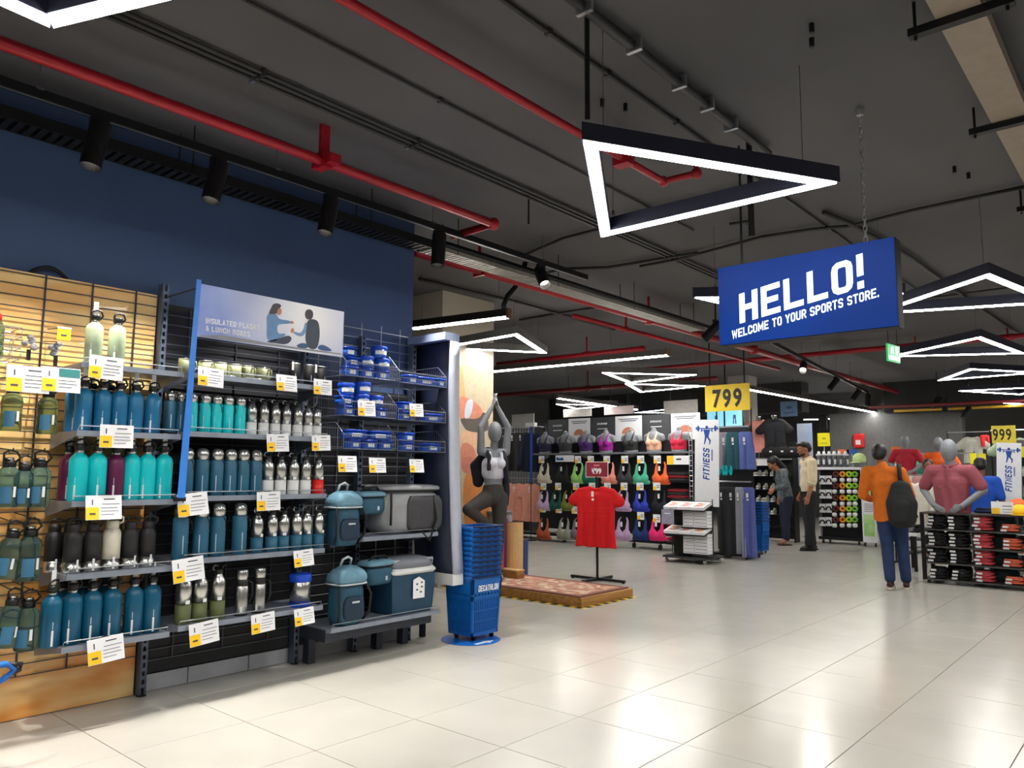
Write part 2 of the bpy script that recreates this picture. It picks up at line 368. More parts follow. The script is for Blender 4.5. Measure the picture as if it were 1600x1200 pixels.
# ================================================================ track lights
def track(a, b, z, label):
    a, b = Vector((*a, z)), Vector((*b, z)); c = (a+b)/2; L = (b-a).length
    t = thing('light_track', label, 'light track', c, atan2((b-a).y, (b-a).x))
    MB().box(-L/2, L/2, -.022, .022, 0, .05).build('rail', black, t)
    MB().box(-L/2, L/2, -.004, .004, -.002, .002).build('conductor_slot', chrome, t)
    n = max(2, int(L/1.35))
    for i in range(n):
        x = -L/2+L*(i+.5)/n
        MB().tube([(x, 0, .05), (x, 0, HC-z)], .003, 5).box(x-.018, x+.018, -.024, .024, .045, .06).build('hanger', cablem, t)
    return t
track((-.9, 4.55), (6.40, 4.55), 3.40, 'black lighting track running along the blue wall')
def spot(p, aim, label, r=.058, L=.28, on=True, lampw=None, grp=None, lens=None):
    """can head hung under a track at p, looking along aim"""
    t = thing('track_spot', label, 'spotlight', p, 0, grp)
    d = Vector(aim).normalized(); piv = Vector((0, 0, -.09)); a = piv-d*.07; b = a+d*L
    MB().box(-.05, .05, -.018, .018, -.035, 0).build('adapter', blackp, t)
    MB().tube([(0, 0, -.03), tuple(piv)], .012, 8).build('stem', blackp, t)
    M = frame(a, d.cross(Vector((.31, .2, .9))), Vector((0, 0, 1)).cross(d) if abs(d.z) < .95 else (0, 1, 0))
    x = d.orthogonal().normalized(); y = d.cross(x)
    M = Matrix(((x.x, y.x, d.x, a.x), (x.y, y.y, d.y, a.y), (x.z, y.z, d.z, a.z), (0, 0, 0, 1)))
    MB().lathe([(0, 0), (r*.93, 0), (r, .008), (r, L), (r*.93, L), (r*.88, L-.07), (0, L-.07)], 20, M=M).build('can', black, t, smooth=False)
    MB().lathe([(0, L-.068), (r*.84, L-.068), (r*.84, L-.066), (0, L-.066)], 20, M=M).build('lens', mat('spot_lens', (255, 255, 255), .3, var=0, emit=((255, 246, 232), 6 if lens is None else lens)), t)
    if on:
        l = bpy.data.lights.new('spot_beam', 'SPOT'); l.energy = lampw or SPOT_W; l.spot_size = radians(72); l.spot_blend = .6; l.shadow_soft_size = .022; l.color = (1, .95, .88)
        lo = bpy.data.objects.new('spot_beam', l); COL.objects.link(lo); lo.parent = t
        lo.matrix_local = Matrix.Translation(a+d*(L-.01)) @ (-d).to_track_quat('Z', 'Y').to_matrix().to_4x4()
    return t
for k, (px, py, aim) in enumerate(((150, 190, (-.16, -.03, -1)), (342, 247, (-.2, -.03, -1)), (522, 303, (-.2, -.03, -1)), (684, 362, (-.08, -.03, -1)))):
    q = P(px, py, Z=3.40)
    spot((q.x, 4.55, 3.40), aim, '%s black can spotlight from the left on the track along the blue wall' % ORD[k])
q = P(840, 415, Z=3.40); spot((q.x, 4.55, 3.4), (-.25, -.45, -.62), 'black can spotlight with lit lens near the free end of the blue wall track', L=.25)
for x, n_ in ((-.4, 'farther'), (.35, 'nearer')): spot((x, 4.55, 3.4), (-.15, -.03, -1), '%s black can spotlight of the wall track left of the picture' % n_)
# second track, over the middle of the shop
ZT = 3.24
a, b = P(1150, 509, Z=ZT), P(1405, 640, Z=ZT)
b = a+(b-a).normalized()*9.5
track((a.x, a.y), (b.x, b.y), ZT, 'black lighting track running back behind the blue hello sign')
def on2(px):
    lo, hi = 0., 1.
    for _ in range(40):
        m_ = (lo+hi)/2; p = a+(b-a)*m_; d = p-Vector((0, 0, EYE))
        if 800+FOC*d.dot(_r)/d.dot(_f) < px: lo = m_
        else: hi = m_
    return a+(b-a)*lo
for k, (px, aim) in enumerate(((1255, (-.7, -.2, -.45)), (1305, (-.35, .55, -.8)), (1340, (-.3, .5, -.8)), (1386, (0, .1, -1)), (1437, (0, .1, -1)))):
    q = on2(px); spot((q.x, q.y, ZT), aim, '%s spotlight from the left on the track behind the hello sign' % ORD[k], L=.26, lampw=50)
for k, (px, py, aim) in enumerate(((1118, 500, (-.3, .6, -.7)), (1465, 618, (-.3, .4, -.7)), (1478, 622, (0, .2, -1)), (1512, 634, (-.3, .4, -.8)))):
    q = P(px, py, Z=3.35) if k == 0 else P(px, py, X=19.0)
    spot(tuple(q), aim, ['black spotlight at the left edge of the blue hello sign', 'lit spotlight far back on the right, leftmost of three', 'dark spotlight far back on the right, middle of three', 'lit spotlight far back on the right, rightmost of three'][k], on=False)
    MB().tube([tuple(q), (q.x, q.y, HC)], .01, 6).build('drop_rod', black, thing('spot_drop', 'thin black rod dropping from the ceiling to %s' % ['the spotlight left of the hello sign', 'the leftmost far spotlight', 'the middle far spotlight', 'the rightmost far spotlight'][k], 'rod', (0, 0, 0)))

# ================================================================ pipes, conduits, trays
def run(name, cat, label, pts, r, m, n=8, clamps=(), cm=None, fittings=()):
    t = thing(name, label, cat, pts[0])
    MB().tube(pts, r, n).build('pipe_run', m, t, smooth=True, world=True)
    for c in clamps:
        c = Vector(c)
        mb = MB().box(c.x-.012, c.x+.012, c.y-r*1.5, c.y+r*1.5, c.z-r*1.25, c.z+r*1.25).box(c.x-.01, c.x+.01, c.y-.012, c.y+.012, c.z+r, HC)
        mb.build('hanger_clamp', cm or m, t, world=True)
    for c in fittings:
        c = Vector(c)
        MB().ell(c, (r*1.55, r*1.55, r*1.55), 10, 7).build('pipe_fitting', m, t, smooth=True, world=True)
    return t
zr = 3.45
q1 = P(0, 65, Z=zr); q2 = P(770, 350, Z=zr); y = (q1.y+q2.y)/2
t = run('sprinkler_pipe', 'pipe', 'red sprinkler pipe running above the blue wall track', [(q1.x-1.5, y, zr), (q2.x, y, zr), (q2.x+.02, y+.5, zr)], .034, red, fittings=[(q2.x, y, zr)])
q = P(522, 245, Z=zr)
MB().box(q.x-.03, q.x+.03, y-.05, y+.05, zr-.05, zr+.06).box(q.x-.035, q.x+.035, y-.012, y+.012, zr, HC).box(q.x-.02, q.x+.06, y-.11, y+.11, zr-.03, zr+.03).build('hanger_clamp', red, t, world=True)
zr = 3.5
q1 = P(525, 0, Z=zr); q2 = P(900, 200, Z=zr); y = (q1.y+q2.y)/2
q3 = P(1045, 281, Z=zr); q4 = P(1086, 270, Z=zr)
t = run('sprinkler_pipe', 'pipe', 'red sprinkler pipe crossing the ceiling above the big triangle light', [(q1.x-1.6, y, zr), (q3.x, y, zr), (q3.x+.02, q4.y, zr), (q3.x+.02, q4.y, zr+.12)], .026, red, fittings=[(q3.x, y, zr), (q3.x+.02, q4.y, zr)])
q = P(968, 248, Z=zr); MB().box(q.x-.03, q.x+.06, y-.06, y+.06, zr-.05, zr+.05).box(q.x-.01, q.x+.03, y-.012, y+.012, zr, HC).build('hanger_clamp', red, t, world=True)
zr = 3.4
run('sprinkler_pipe', 'pipe', 'red sprinkler main passing under the tray right of the blue wall', [(4.55, 5.14, zr), (9.0, 5.12, zr), (20, 5.05, zr)], .05, red, clamps=[(5.4, 5.14, zr), (8.6, 5.12, zr), (11.8, 5.1, zr)], fittings=[(8.6, 5.12, zr), (11.8, 5.1, zr)])
run('sprinkler_pipe', 'pipe', 'thin red branch pipe below the red main', [(7.6, 5.6, zr-.05), (14, 5.55, zr-.05)], .028, red, clamps=[(8.8, 5.6, zr-.05)])
a, b = P(1085, 585, Z=zr), P(1600, 560, Z=zr)
run('sprinkler_pipe', 'pipe', 'red cross pipe spanning the ceiling behind the hello sign', [(13.7, 8.5, 3.54), (13.8, 4.8, 3.54), (14.0, -2, 3.54)], .045, red, clamps=[(13.9, 3.2, 3.54), (13.95, 1.9, 3.54)])
run('sprinkler_pipe', 'pipe', 'red pipe run above the long straight pendant by the pillar', [(10.5, 9.5, zr), (10.6, 6.4, zr)], .045, red, clamps=[(10.55, 7.5, zr)])
run('sprinkler_pipe', 'pipe', 'dark red pipe far back over the bust shelf', [(14.0, 13.5, 3.3), (14.2, 6.9, 3.3)], .05, mat('dark_red_pipe', (112, 26, 30), .45), clamps=[(14.1, 10, 3.3)])
run('sprinkler_pipe', 'pipe', 'dark red pipe far back on the right below the bulkhead', [(18.2, 5.2, 2.9), (18.4, -1, 2.9)], .035, _mats['dark_red_pipe'])
run('gas_pipe', 'pipe', 'yellow ochre pipe far back under the black bulkhead', [(20.2, 5.2, 2.95), (20.2, -1.5, 2.95)], .035, mat('ochre_paint', (196, 150, 40), .5))
condm = mat('conduit_black', (46, 45, 46), .5)
for k, (dy, lab) in enumerate(((0, 'outermost'), (.055, 'middle'), (.11, 'innermost'))):
    run('conduit', 'conduit', '%s of three black conduits side by side across the ceiling' % lab, [(-.5, 3.82+dy, HC-.025), (9.5, 3.86+dy, HC-.025)], .014, condm, 6, clamps=[(2.2, 3.83+dy, HC-.03), (3.4, 3.84+dy, HC-.03)], cm=chrome if k == 2 else condm)
run('conduit', 'conduit', 'thin black conduit between the triple conduits and the upper red pipe', [(.5, 3.28, HC-.02), (6.4, 3.32, HC-.02)], .011, condm, 6, clamps=[(3.1, 3.3, HC-.02)])
run('conduit', 'conduit', 'thin black conduit above the big triangle light', [(.5, 2.33, HC-.02), (10.5, 2.33, HC-.02)], .013, condm, 6, clamps=[(2.95, 2.33, HC-.02), (3.5, 2.33, HC-.02), (4.3, 2.33, HC-.02)])
run('conduit', 'conduit', 'thick black ribbed conduit with bright clips at the top centre', [(.5, 2.03, HC-.05), (5.1, 2.05, HC-.05)], .03, condm, 8, clamps=[(2.85, 2.03, HC-.05), (3.3, 2.03, HC-.05), (3.8, 2.04, HC-.05), (4.15, 2.04, HC-.05), (4.5, 2.05, HC-.05)], cm=chrome)
zz = HC-.04
def cable(label, px, z=zz, r=.016, name='ceiling_cable'):
    pts = [P(x, y, Z=z) for x, y in px]; run(name, 'cable', label, [tuple(p) for p in pts], r, condm, 6)
cable('black cable sagging across the ceiling behind the hello sign chain', [(1000, 416), (1060, 405), (1105, 393), (1190, 370), (1270, 358), (1330, 353), (1420, 330), (1600, 292)])
cable('black cable bending down beside the triple conduits', [(812, 402), (880, 372), (960, 352), (1000, 330), (1060, 318), (1160, 295)])
cable('black cable running back below the hello sign to the pendants', [(1140, 350), (1168, 346), (1168, 350)], r=.014)
cable('black conduit running back from the hello sign chain', [(1287, 332), (1330, 350), (1420, 400), (1530, 480), (1600, 528)], r=.022)
cable('thin cable above the exit sign on the right', [(1395, 470), (1480, 462), (1600, 446)], r=.012)
cable('black cable across the ceiling right of the cream pillar', [(655, 436), (720, 452), (800, 470), (880, 492), (960, 515)], r=.022)
cable('black cable rising from the pillar towards the conduits', [(812, 500), (870, 490), (945, 478)], r=.02)
cable('looped pair of dark cables near the yellow tagged tray', [(800, 440), (880, 420), (950, 418), (1010, 408), (1090, 395)], r=.018)
# vertical droppers
for k, (px, py0, z0, lab) in enumerate(((1170, 215, 3.0, 'black rod dropping behind the big triangle light'), (917, 12, 3.12, 'black power cable feeding the big triangle light'), (826, 305, 3.45, 'thin black rod hanging over the yellow tagged tray'))):
    q = P(px, py0, Z=HC)
    t = thing('drop_rod', lab, 'rod', (q.x, q.y, z0)); MB().tube([(0, 0, 0), (0, 0, HC-z0)], (.02, .013, .007)[k], 6).build('rod', black, t)
    MB().lathe([(.03, HC-z0-.02), (.03, HC-z0)], 8).build('ceiling_plate', black, t)
q = P(765, 420, Z=3.35); e = P(757, 490, Z=3.1)
t = thing('flexible_hose', 'black flexible hose bending down to the pendant at the pillar', 'hose', (6.1, 5.5, 3.1))
MB().tube([(6.3, 5.3, HC), (6.27, 5.33, 3.5), (6.12, 5.4, 3.3), (6.08, 5.42, 3.2), (6.1, 5.42, 3.08)], .03, 8).build('hose', black, t, True, world=True)
# ladder trays
def tray(label, x0, x1, y, z, wd, m, step):
    t = thing('cable_tray', label, 'cable tray', (x0, y, z))
    mb = MB().box(x0, x1, y-wd/2, y-wd/2+.012, z, z+.07).box(x0, x1, y+wd/2-.012, y+wd/2, z, z+.07)
    mb.build('side_rail', m, t, world=True)
    n = int((x1-x0)/step); mb = MB()
    for i in range(n):
        xx = x0+(i+.5)*step; mb.box(xx-step*.3, xx+step*.3, y-wd/2+.01, y+wd/2-.01, z, z+.008)
    mb.build('rungs', m, t, world=True)['kind'] = 'stuff'
    for i in range(int((x1-x0)/1.5)+1):
        xx = x0+.3+i*1.5
        if xx < x1: MB().tube([(xx, y-wd/2, z), (xx, y-wd/2, HC)], .005, 5).tube([(xx, y+wd/2, z), (xx, y+wd/2, HC)], .005, 5).build('threaded_rod', black, t, world=True)
tray('black perforated cable tray high along the blue wall', -1.0, 4.5, 4.94, 3.36, .2, black, .06)
tray('perforated cable tray continuing past the blue wall, coloured pale for light falling on it', 4.5, 9.6, 4.94, 3.36, .2, mat('tray_lit_pale', (176, 172, 164), .45, .5), .05)  # same tray as the black one; its pale colour stands in for light on it
run('tray_rail', 'rail', 'black rail with a yellow tag ending above the grey tray', [(4.6, 4.82, 3.42), (9.7, 4.82, 3.42)], .03, black, 4)
# beige cable duct top right with its brackets
t = thing('cable_duct', 'beige enclosed duct on brackets in the top right corner', 'duct', (3, .64, 3.55))
MB().box(2.0, 9.5, .545, .735, 3.56, 3.64).build('duct_body', mat('duct_beige', (150, 136, 122), .6, var=.05), t, world=True)
for px, py in ((1500, 25), (1600, 185), (1680, 310)):
    q = P(px, py, Z=3.55)
    MB().box(q.x-.025, q.x+.025, .42, .86, 3.52, 3.56).tube([(q.x, .45, 3.5), (q.x, .45, HC)], .008, 6).tube([(q.x, .83, 3.5), (q.x, .83, HC)], .008, 6).build('bracket', black, t, world=True)
# small ceiling fixings
for k, (px, py) in enumerate(((1268, 37), (1268, 60), (1491, 260), (1513, 270), (941, 155), (977, 162))):
    q = P(px, py, Z=HC)
    MB().lathe([(.014, -.05), (.014, 0)], 8, tuple(q)).build('ceiling_anchor', black)
    tag(bpy.data.objects['ceiling_anchor' if k == 0 else 'ceiling_anchor.%03d' % k], 'short black anchor stub in the bare ceiling, %s' % ('farther of the pair top right of centre', 'nearer of the pair top right of centre', 'left of the pair under the duct', 'right of the pair under the duct', 'left of the pair over the big triangle', 'right of the pair over the big triangle')[k], 'anchor')

# ================================================================ hello sign
hx = 4.9
t = thing('hanging_sign', 'big blue hello sign hanging on a chain over the aisle', 'sign', (hx, 1.785, 2.28))
MB().box(0, .12, -.575, .565, 0, .55).build('sign_case', mat('sign_case_black', (11, 12, 20), .6), t)
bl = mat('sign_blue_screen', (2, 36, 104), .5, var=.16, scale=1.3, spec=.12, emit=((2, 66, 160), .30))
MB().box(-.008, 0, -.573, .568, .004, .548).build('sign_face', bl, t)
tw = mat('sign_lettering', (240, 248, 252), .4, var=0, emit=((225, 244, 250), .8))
def sign_text(s, p0, p1, hpx, plane, bold, name, m_, parent, space=1.0, back=.01, up=(0, 0, 1), axis='X'):
    """text whose baseline runs from photo position p0 to p1 on the sign's plane"""
    kw = {axis: plane}
    a, b = P(*p0, **kw), P(*p1, **kw); e = P(p0[0], p0[1]-hpx, **kw)
    h = (e-a).length; vs, fs, W = glyphs(s, bold, .62, space)
    nrm = Vector((-1, 0, 0)) if axis == 'X' else Vector((0, -1, 0))
    M = skew(a+nrm*back, (b-a)/W, Vector(up)*h)
    return MB().add(vs, fs, M).build(name, m_, parent, world=True)
sign_text('HELLO!', (1157, 506), (1351, 449), 46, hx, .185, 'headline', tw, t, .12)
sign_text('WELCOME TO YOUR SPORTS STORE.', (1145, 530), (1374, 464), 13, hx, .165, 'subline', tw, t, .14)
for yy, nm in ((1.38, 'right'), (2.2, 'left')):
    mb = MB(); z = 2.83
    i = 0
    if nm == 'left':
        mb.tube([(hx+.05, yy, 2.83), (hx+.05, yy, HC)], .008, 6); mb.build('chain', black, t, world=True); continue
    while z < HC-.05:
        a_ = i % 2
        mb.tube([(hx+.02+(.011*sin(q) if a_ else 0), yy+(0 if a_ else .011*sin(q)), z+.022+.024*cos(q)) for q in [2*pi*j/10 for j in range(10)]], .0032, 5, closed=True); z += .036; i += 1
    mb.lathe([(.02, z), (.028, HC-.01), (.028, HC)], 10, (hx+.02, yy, 0))
    mb.build('chain', chrome, t, world=True)
# exit sign
q = P(1395, 543, Z=2.85)
t = thing('exit_sign', 'small green emergency exit sign hanging beside a triangular pendant', 'sign', (q.x, q.y, 2.68), radians(82))
MB().box(-.01, .01, -.16, .16, 0, .2).build('panel', mat('exit_green', (20, 150, 80), .4, emit=((20, 160, 80), .8)), t)
FX = frame((-.0115, 0, 0), (0, -1, 0), (0, 0, 1))
MB().prism([(-.15, .02), (.15, .02), (.15, .07), (-.15, .07)], 0, .002, FX).build('white_band', tw, t)
MB().prism([(-.09, .085), (-.06, .085), (-.05, .13), (-.03, .085), (0, .085), (-.02, .15), (-.01, .17), (-.04, .18), (-.08, .16)], 0, .002, FX).prism([(.04, .085), (.1, .085), (.1, .185), (.04, .185)], 0, .002, FX).build('running_figure', tw, t)
MB().tube([(0, .12, .2), (0, .12, HC-2.68)], .004, 5).tube([(0, -.12, .2), (0, -.12, HC-2.68)], .004, 5).build('hanger', black, t)
# ================================================================ left gondola: three bays
def XS(px, py, Y): return P(px, py, Y=Y).x
panelm = mat('amber_print_panel', (226, 146, 62), .35, var=0, scale=3.0, rgb2=(250, 216, 150), stretch=(.6, 1, 2.2), coat=.2)
# the print fades from amber at the bottom to pale straw at the top
_nt = panelm.node_tree
_mx = [n for n in _nt.nodes if n.type == 'MIX'][0]; _bs = _nt.nodes['Principled BSDF']
_g = _nt.nodes.new('ShaderNodeNewGeometry'); _sx = _nt.nodes.new('ShaderNodeSeparateXYZ'); _nt.links.new(_g.outputs['Position'], _sx.inputs[0])
_mr = _nt.nodes.new('ShaderNodeMapRange'); _mr.inputs[1].default_value = .3; _mr.inputs[2].default_value = 2.9; _mr.inputs[4].default_value = .6; _nt.links.new(_sx.outputs['Z'], _mr.inputs[0])
_m2 = _nt.nodes.new('ShaderNodeMix'); _m2.data_type = 'RGBA'; _m2.blend_type = 'MIX'
_nt.links.new(_mr.outputs[0], _m2.inputs[0]); _nt.links.new(_mx.outputs[2], _m2.inputs[6]); _m2.inputs[7].default_value = (*lin((238, 206, 140)), 1)
_nt.links.new(_m2.outputs[2], _bs.inputs['Base Color'])
backm = mat('back_panel_black', (24, 25, 30), .6)
wirem = mat('dark_grid_wire', (74, 78, 88), .4, .5)
def upright(x, y, top, t, foot=True):
    mb = MB().box(x-.022, x-.017, y-.035, y+.03, 0, top).box(x+.017, x+.022, y-.035, y+.03, 0, top).box(x-.017, x+.017, y+.0, y+.03, 0, top)
    # slotted front web: strips between the slots
    z = .05
    mb.box(x-.019, x-.009, y-.035, y-.031, 0, top).box(x+.009, x+.019, y-.035, y-.031, 0, top)
    while z < top-.05:
        mb.box(x-.009, x+.009, y-.035, y-.031, z, z+.022); z += .05
    mb.build('upright', upm, t, world=True)
    if foot: MB().lathe([(.03, 0), (.03, .008), (.012, .012), (.012, .03)], 12, (x, y-.02, 0)).build('levelling_foot', black, t, world=True)
def grid(x0, x1, z0, z1, t, dz, dx, r=.0035, rv=.006, m=None, hm=None):
    mb = MB(); z = z0; y = YB
    while z <= z1+1e-6: mb.tube([(x0, y, z), (x1, y, z)], r, 5); z += dz
    mb.build('grid_wire', m or wirem, t, world=True)
    n = max(1, int((x1-x0)/dx))
    for i in range(n):
        x = x0+(i+.5)*(x1-x0)/n
        MB().tube([(x, y+.009, z0), (x, y+.009, z1)], rv, 6).build('grid_post', hm or wirem, t, world=True)
def shelf(x0, x1, z, t, name='shelf', m=None, depth=None, rail=True):
    yf, yb = YF, (YB-.02 if depth is None else YF+depth)
    s = MB().box(x0, x1, yf, yb, z-.014, z).box(x0, x1, yf-.004, yf+.004, z-.028, z+.004).build(name, m or shelfm, t, world=True)
    for x in (x0+.004, x1-.004):
        MB().prism([(yf+.01, z-.012), (yb, z-.012), (yb, z-.10), (yf+.14, z-.05), (yf+.01, z-.028)], -.003, .003, Matrix(((0, 0, 1, x-ORI[t.name].x), (1, 0, 0, -ORI[t.name].y), (0, 1, 0, -ORI[t.name].z), (0, 0, 0, 1)))).build('bracket', m or shelfm, s)
    if rail:
        o = ORI[t.name]
        MB().tube([(x0+.01-o.x, yf+.015-o.y, z-o.z), (x0+.012-o.x, yf-.002-o.y, z+.03-o.z), (x1-.012-o.x, yf-.002-o.y, z+.03-o.z), (x1-.01-o.x, yf+.015-o.y, z-o.z)], .0032, 6).build('guard_rail', chrome, s)
    return s
ZA = [1.995, 1.612, 1.222, .828, .445]; ZB = [2.0, 1.634, 1.237, .857, .466]; ZC = .292
zt = P(249, 462, Y=5.04).z
A = thing('shelving_unit', 'wood-backed shelving bay with wire grid and steel bottles at far left', 'shelving', (1.3, 5.0, 0))
MB().box(.1, 2.205, 5.035, 5.06, .004, zt).build('back_panel', panelm, A, world=True)
grid(.1, 2.20, .24, zt, A, .0655, .262)
upright(2.236, 5.012, 2.62, A); upright(.08, 5.012, 2.62, A)
for z in ZA: shelf(1.62, 2.205, z, A)
B = thing('shelving_unit', 'black-backed middle shelving bay under the flasks sign', 'shelving', (2.8, 5.0, 0))
MB().box(2.262, 3.30, 5.035, 5.06, .12, 2.5).build('back_panel', backm, B, world=True)
grid(2.262, 3.30, .2, 2.48, B, .0655, .26, m=mat('grid_wire_mid', (92, 96, 106), .4, .5))
upright(3.336, 5.012, 2.55, B)
for z in ZB: shelf(2.255, 3.285, z, B)
Cc = thing('shelving_unit', 'right shelving bay with wire baskets and cooler bags', 'shelving', (3.9, 5.0, 0))
MB().box(3.37, 4.40, 5.035, 5.06, .12, 2.06).build('back_panel', backm, Cc, world=True)
grid(3.37, 4.40, .24, 2.62, Cc, .075, .20, r=.003, rv=.004, m=chrome, hm=chrome)
upright(3.87, 5.012, 2.5, Cc, True); upright(4.425, 5.012, 2.5, Cc)
s = shelf(3.36, 4.42, ZC, Cc)
o_ = ORI[Cc.name]
MB().box(3.36-o_.x, 4.38-o_.x, 4.66-o_.y, 4.98-o_.y, ZC-.10, ZC-.015).build('shelf_carrier', mat('carrier_dark', (60, 64, 74), .5, .3), s)
for x in (3.42, 4.05, 4.32): MB().box(x-.03, x+.03, 4.9, 4.97, 0, ZC-.1).build('base_leg', _mats['carrier_dark'], Cc, world=True)
ZG = P(640, 835, Y=YF).z
shelf(3.62, 4.38, ZG, Cc)
# curved end panel with its pale edge
E_ = thing('gondola_end_panel', 'curved navy end panel with pale front edge closing the shelving run', 'panel', (4.5, 4.8, 0))
zz = [.56+i*(2.50-.56)/16 for i in range(17)]
def exx(z): u = (2.5-z)/1.94; return 4.475+.085*u**2.4
def strip(x0, x1, y0, y1):
    return MB().loft([[(exx(z)+x0, y0, z), (exx(z)+x1, y0, z), (exx(z)+x1, y1, z), (exx(z)+x0, y1, z)] for z in zz])
strip(0, .102, 4.605, 5.06).build('panel_core', mat('end_panel_navy', (30, 38, 62), .5), E_, True, world=True)
strip(-.002, .105, 4.58, 4.604).build('pale_edge', mat('end_panel_edge', (178, 184, 200), .5, var=.03), E_, True, world=True)
MB().box(4.41, 4.58, 4.585, 5.06, 2.505, 2.57).build('top_cap', mat('end_panel_cap', (134, 146, 176), .5), E_, world=True)
MB().box(4.545, 4.665, 4.585, 5.06, .47, .56).build('foot_block', whiteplas, E_, world=True)
for y in (5.0,): MB().box(4.58, 4.62, y-.02, y+.02, 0, .47).build('leg', black, E_, world=True)
# black cable loop standing above the wood-backed bay
q0, q1 = P(42, 424, Y=5.03), P(114, 437, Y=5.03)
MB().tube([(q0.x+(q1.x-q0.x)*i/12, 5.06, q0.z-.02+(q1.z-q0.z)*i/12+.075*sin(pi*i/12)) for i in range(13)], .011, 8).build('cable_loop', black, None, True)
tag(bpy.data.objects['cable_loop'], 'black cable arched above the top of the wood-backed bay', 'cable')

# ---------------------------------------------------------------- flasks header sign and blue pole
ys = 4.545
a, b = P(313, 443, Y=ys), P(537, 485, Y=ys); z0 = P(310, 526, Y=ys).z
t = thing('header_sign', 'flasks and lunch boxes picture sign with two people sitting', 'sign', (a.x, ys, z0))
wS, hS = b.x-a.x, a.z-z0
gm = mat('sign_sky_print', (118, 140, 212), .4, var=0, rgb2=(168, 182, 230), scale=2)
_nt = gm.node_tree; _bs = _nt.nodes['Principled BSDF']; _mx = [n for n in _nt.nodes if n.type == 'MIX'][0]
_tc = _nt.nodes.new('ShaderNodeTexCoord'); _mp = _nt.nodes.new('ShaderNodeVectorMath'); _mp.operation = 'DISTANCE'; _mp.inputs[1].default_value = (wS*.74, 0, hS*.72)
_nt.links.new(_tc.outputs['Object'], _mp.inputs[0])
_mr = _nt.nodes.new('ShaderNodeMapRange'); _mr.inputs[1].default_value = .05; _mr.inputs[2].default_value = wS*.62; _nt.links.new(_mp.outputs['Value'], _mr.inputs[0])
_m2 = _nt.nodes.new('ShaderNodeMix'); _m2.data_type = 'RGBA'; _m2.inputs[6].default_value = (*lin((252, 252, 254)), 1)
_nt.links.new(_mr.outputs[0], _m2.inputs[0]); _nt.links.new(_mx.outputs[2], _m2.inputs[7]); _nt.links.new(_m2.outputs[2], _bs.inputs['Base Color'])
MB().box(0, wS, 0, .008, 0, hS).build('sign_board', gm, t)
MB().box(-.004, 0, -.003, .011, 0, hS).box(wS, wS+.004, -.003, .011, 0, hS).build('edge_profile', chrome, t)
def sp(px, py, k=0):  # photo position on the sign -> local
    q = P(px, py, Y=ys); return (q.x-a.x, q.z-z0)
def print_poly(pts, name, m, d=.0012, zoom=None):
    F0 = Matrix(((1, 0, 0, 0), (0, 0, -1, -d), (0, 1, 0, 0), (0, 0, 0, 1)))
    q = [sp(300+x/6.4, 430+y/6.4) for x, y in (pts if name == 'printed_ground' else chaikin(pts))]
    return MB().prism(q, -d+.0002, .0004, F0).build(name, m, t)
jm = mat('print_pale_blue', (112, 152, 200), .5); dkm = mat('print_slate', (70, 80, 96), .5); skm = mat('print_skin', (206, 140, 116), .5); hrm = mat('print_hair', (84, 76, 84), .5)
print_poly([(745, 395), (790, 380), (850, 395), (862, 440), (985, 455), (990, 485), (870, 490), (850, 510), (855, 590), (930, 580), (935, 605), (860, 630), (840, 660), (745, 660), (748, 520)], 'printed_jacket', jm)
print_poly([(745, 660), (840, 640), (960, 600), (995, 620), (990, 660), (940, 695), (830, 680), (760, 672)], 'printed_trousers', dkm)
print_poly([(762, 390), (790, 330), (810, 285), (860, 280), (895, 300), (880, 330), (850, 350), (850, 385), (820, 390), (790, 388)], 'printed_hair', hrm, .0014)
print_poly([(850, 345), (885, 325), (898, 360), (885, 400), (850, 395)], 'printed_face', skm, .0016)
print_poly([(985, 455), (1010, 460), (1018, 480), (1000, 490), (985, 482)], 'printed_hand', skm, .0016)
print_poly([(1150, 440), (1240, 440), (1272, 490), (1278, 620), (1250, 745), (1160, 735), (1130, 640), (1140, 560)], 'printed_coat', mat('print_dark_slate', (74, 84, 98), .5), .0012)
print_poly([(1130, 470), (1150, 480), (1135, 590), (1080, 620), (1010, 580), (1020, 560), (1080, 585), (1115, 540)], 'printed_sleeve', mat('print_sleeve', (132, 166, 206), .5), .0015)
print_poly([(1130, 370), (1150, 340), (1195, 345), (1213, 380), (1205, 430), (1180, 445), (1145, 440), (1130, 410)], 'printed_hair', hrm, .0014)
print_poly([(1040, 700), (1100, 675), (1160, 690), (1160, 735), (1060, 725)], 'printed_trousers', mat('print_jeans', (70, 96, 136), .5), .0013)
print_poly([(985, 545), (1010, 525), (1022, 550), (1010, 580), (990, 575)], 'printed_hand', skm, .0016)
print_poly([(1262, 700), (1320, 695), (1405, 750), (1380, 765), (1255, 745)], 'printed_bag', mat('print_blue_bag', (72, 104, 160), .5), .0013)
print_poly([(75, 600), (300, 600), (560, 640), (760, 680), (1250, 750), (1500, 785), (1500, 795), (1250, 765), (700, 695), (75, 615)], 'printed_ground', mat('print_ground', (150, 150, 158), .5), .0008)
def sgn(s, p0, p1, hp, nm):
    vs, fs, W = glyphs(s, .165, .58, .15)
    a2, b2 = sp(*p0), sp(*p1); h = sp(p0[0], p0[1]-hp)[1]-a2[1]
    MB().add(vs, fs, skew((a2[0], -.0022, a2[1]), ((b2[0]-a2[0])/W, 0, (b2[1]-a2[1])/W), (0, 0, h))).build(nm, white, t)
sgn('INSULATED FLASKS', (321, 505), (405, 516), 8.5, 'lettering'); sgn('& LUNCH BOXES', (321, 517), (390, 526.5), 8.5, 'lettering')
pa, pb = P(311, 437, Y=4.535), P(283, 778, Y=4.535)
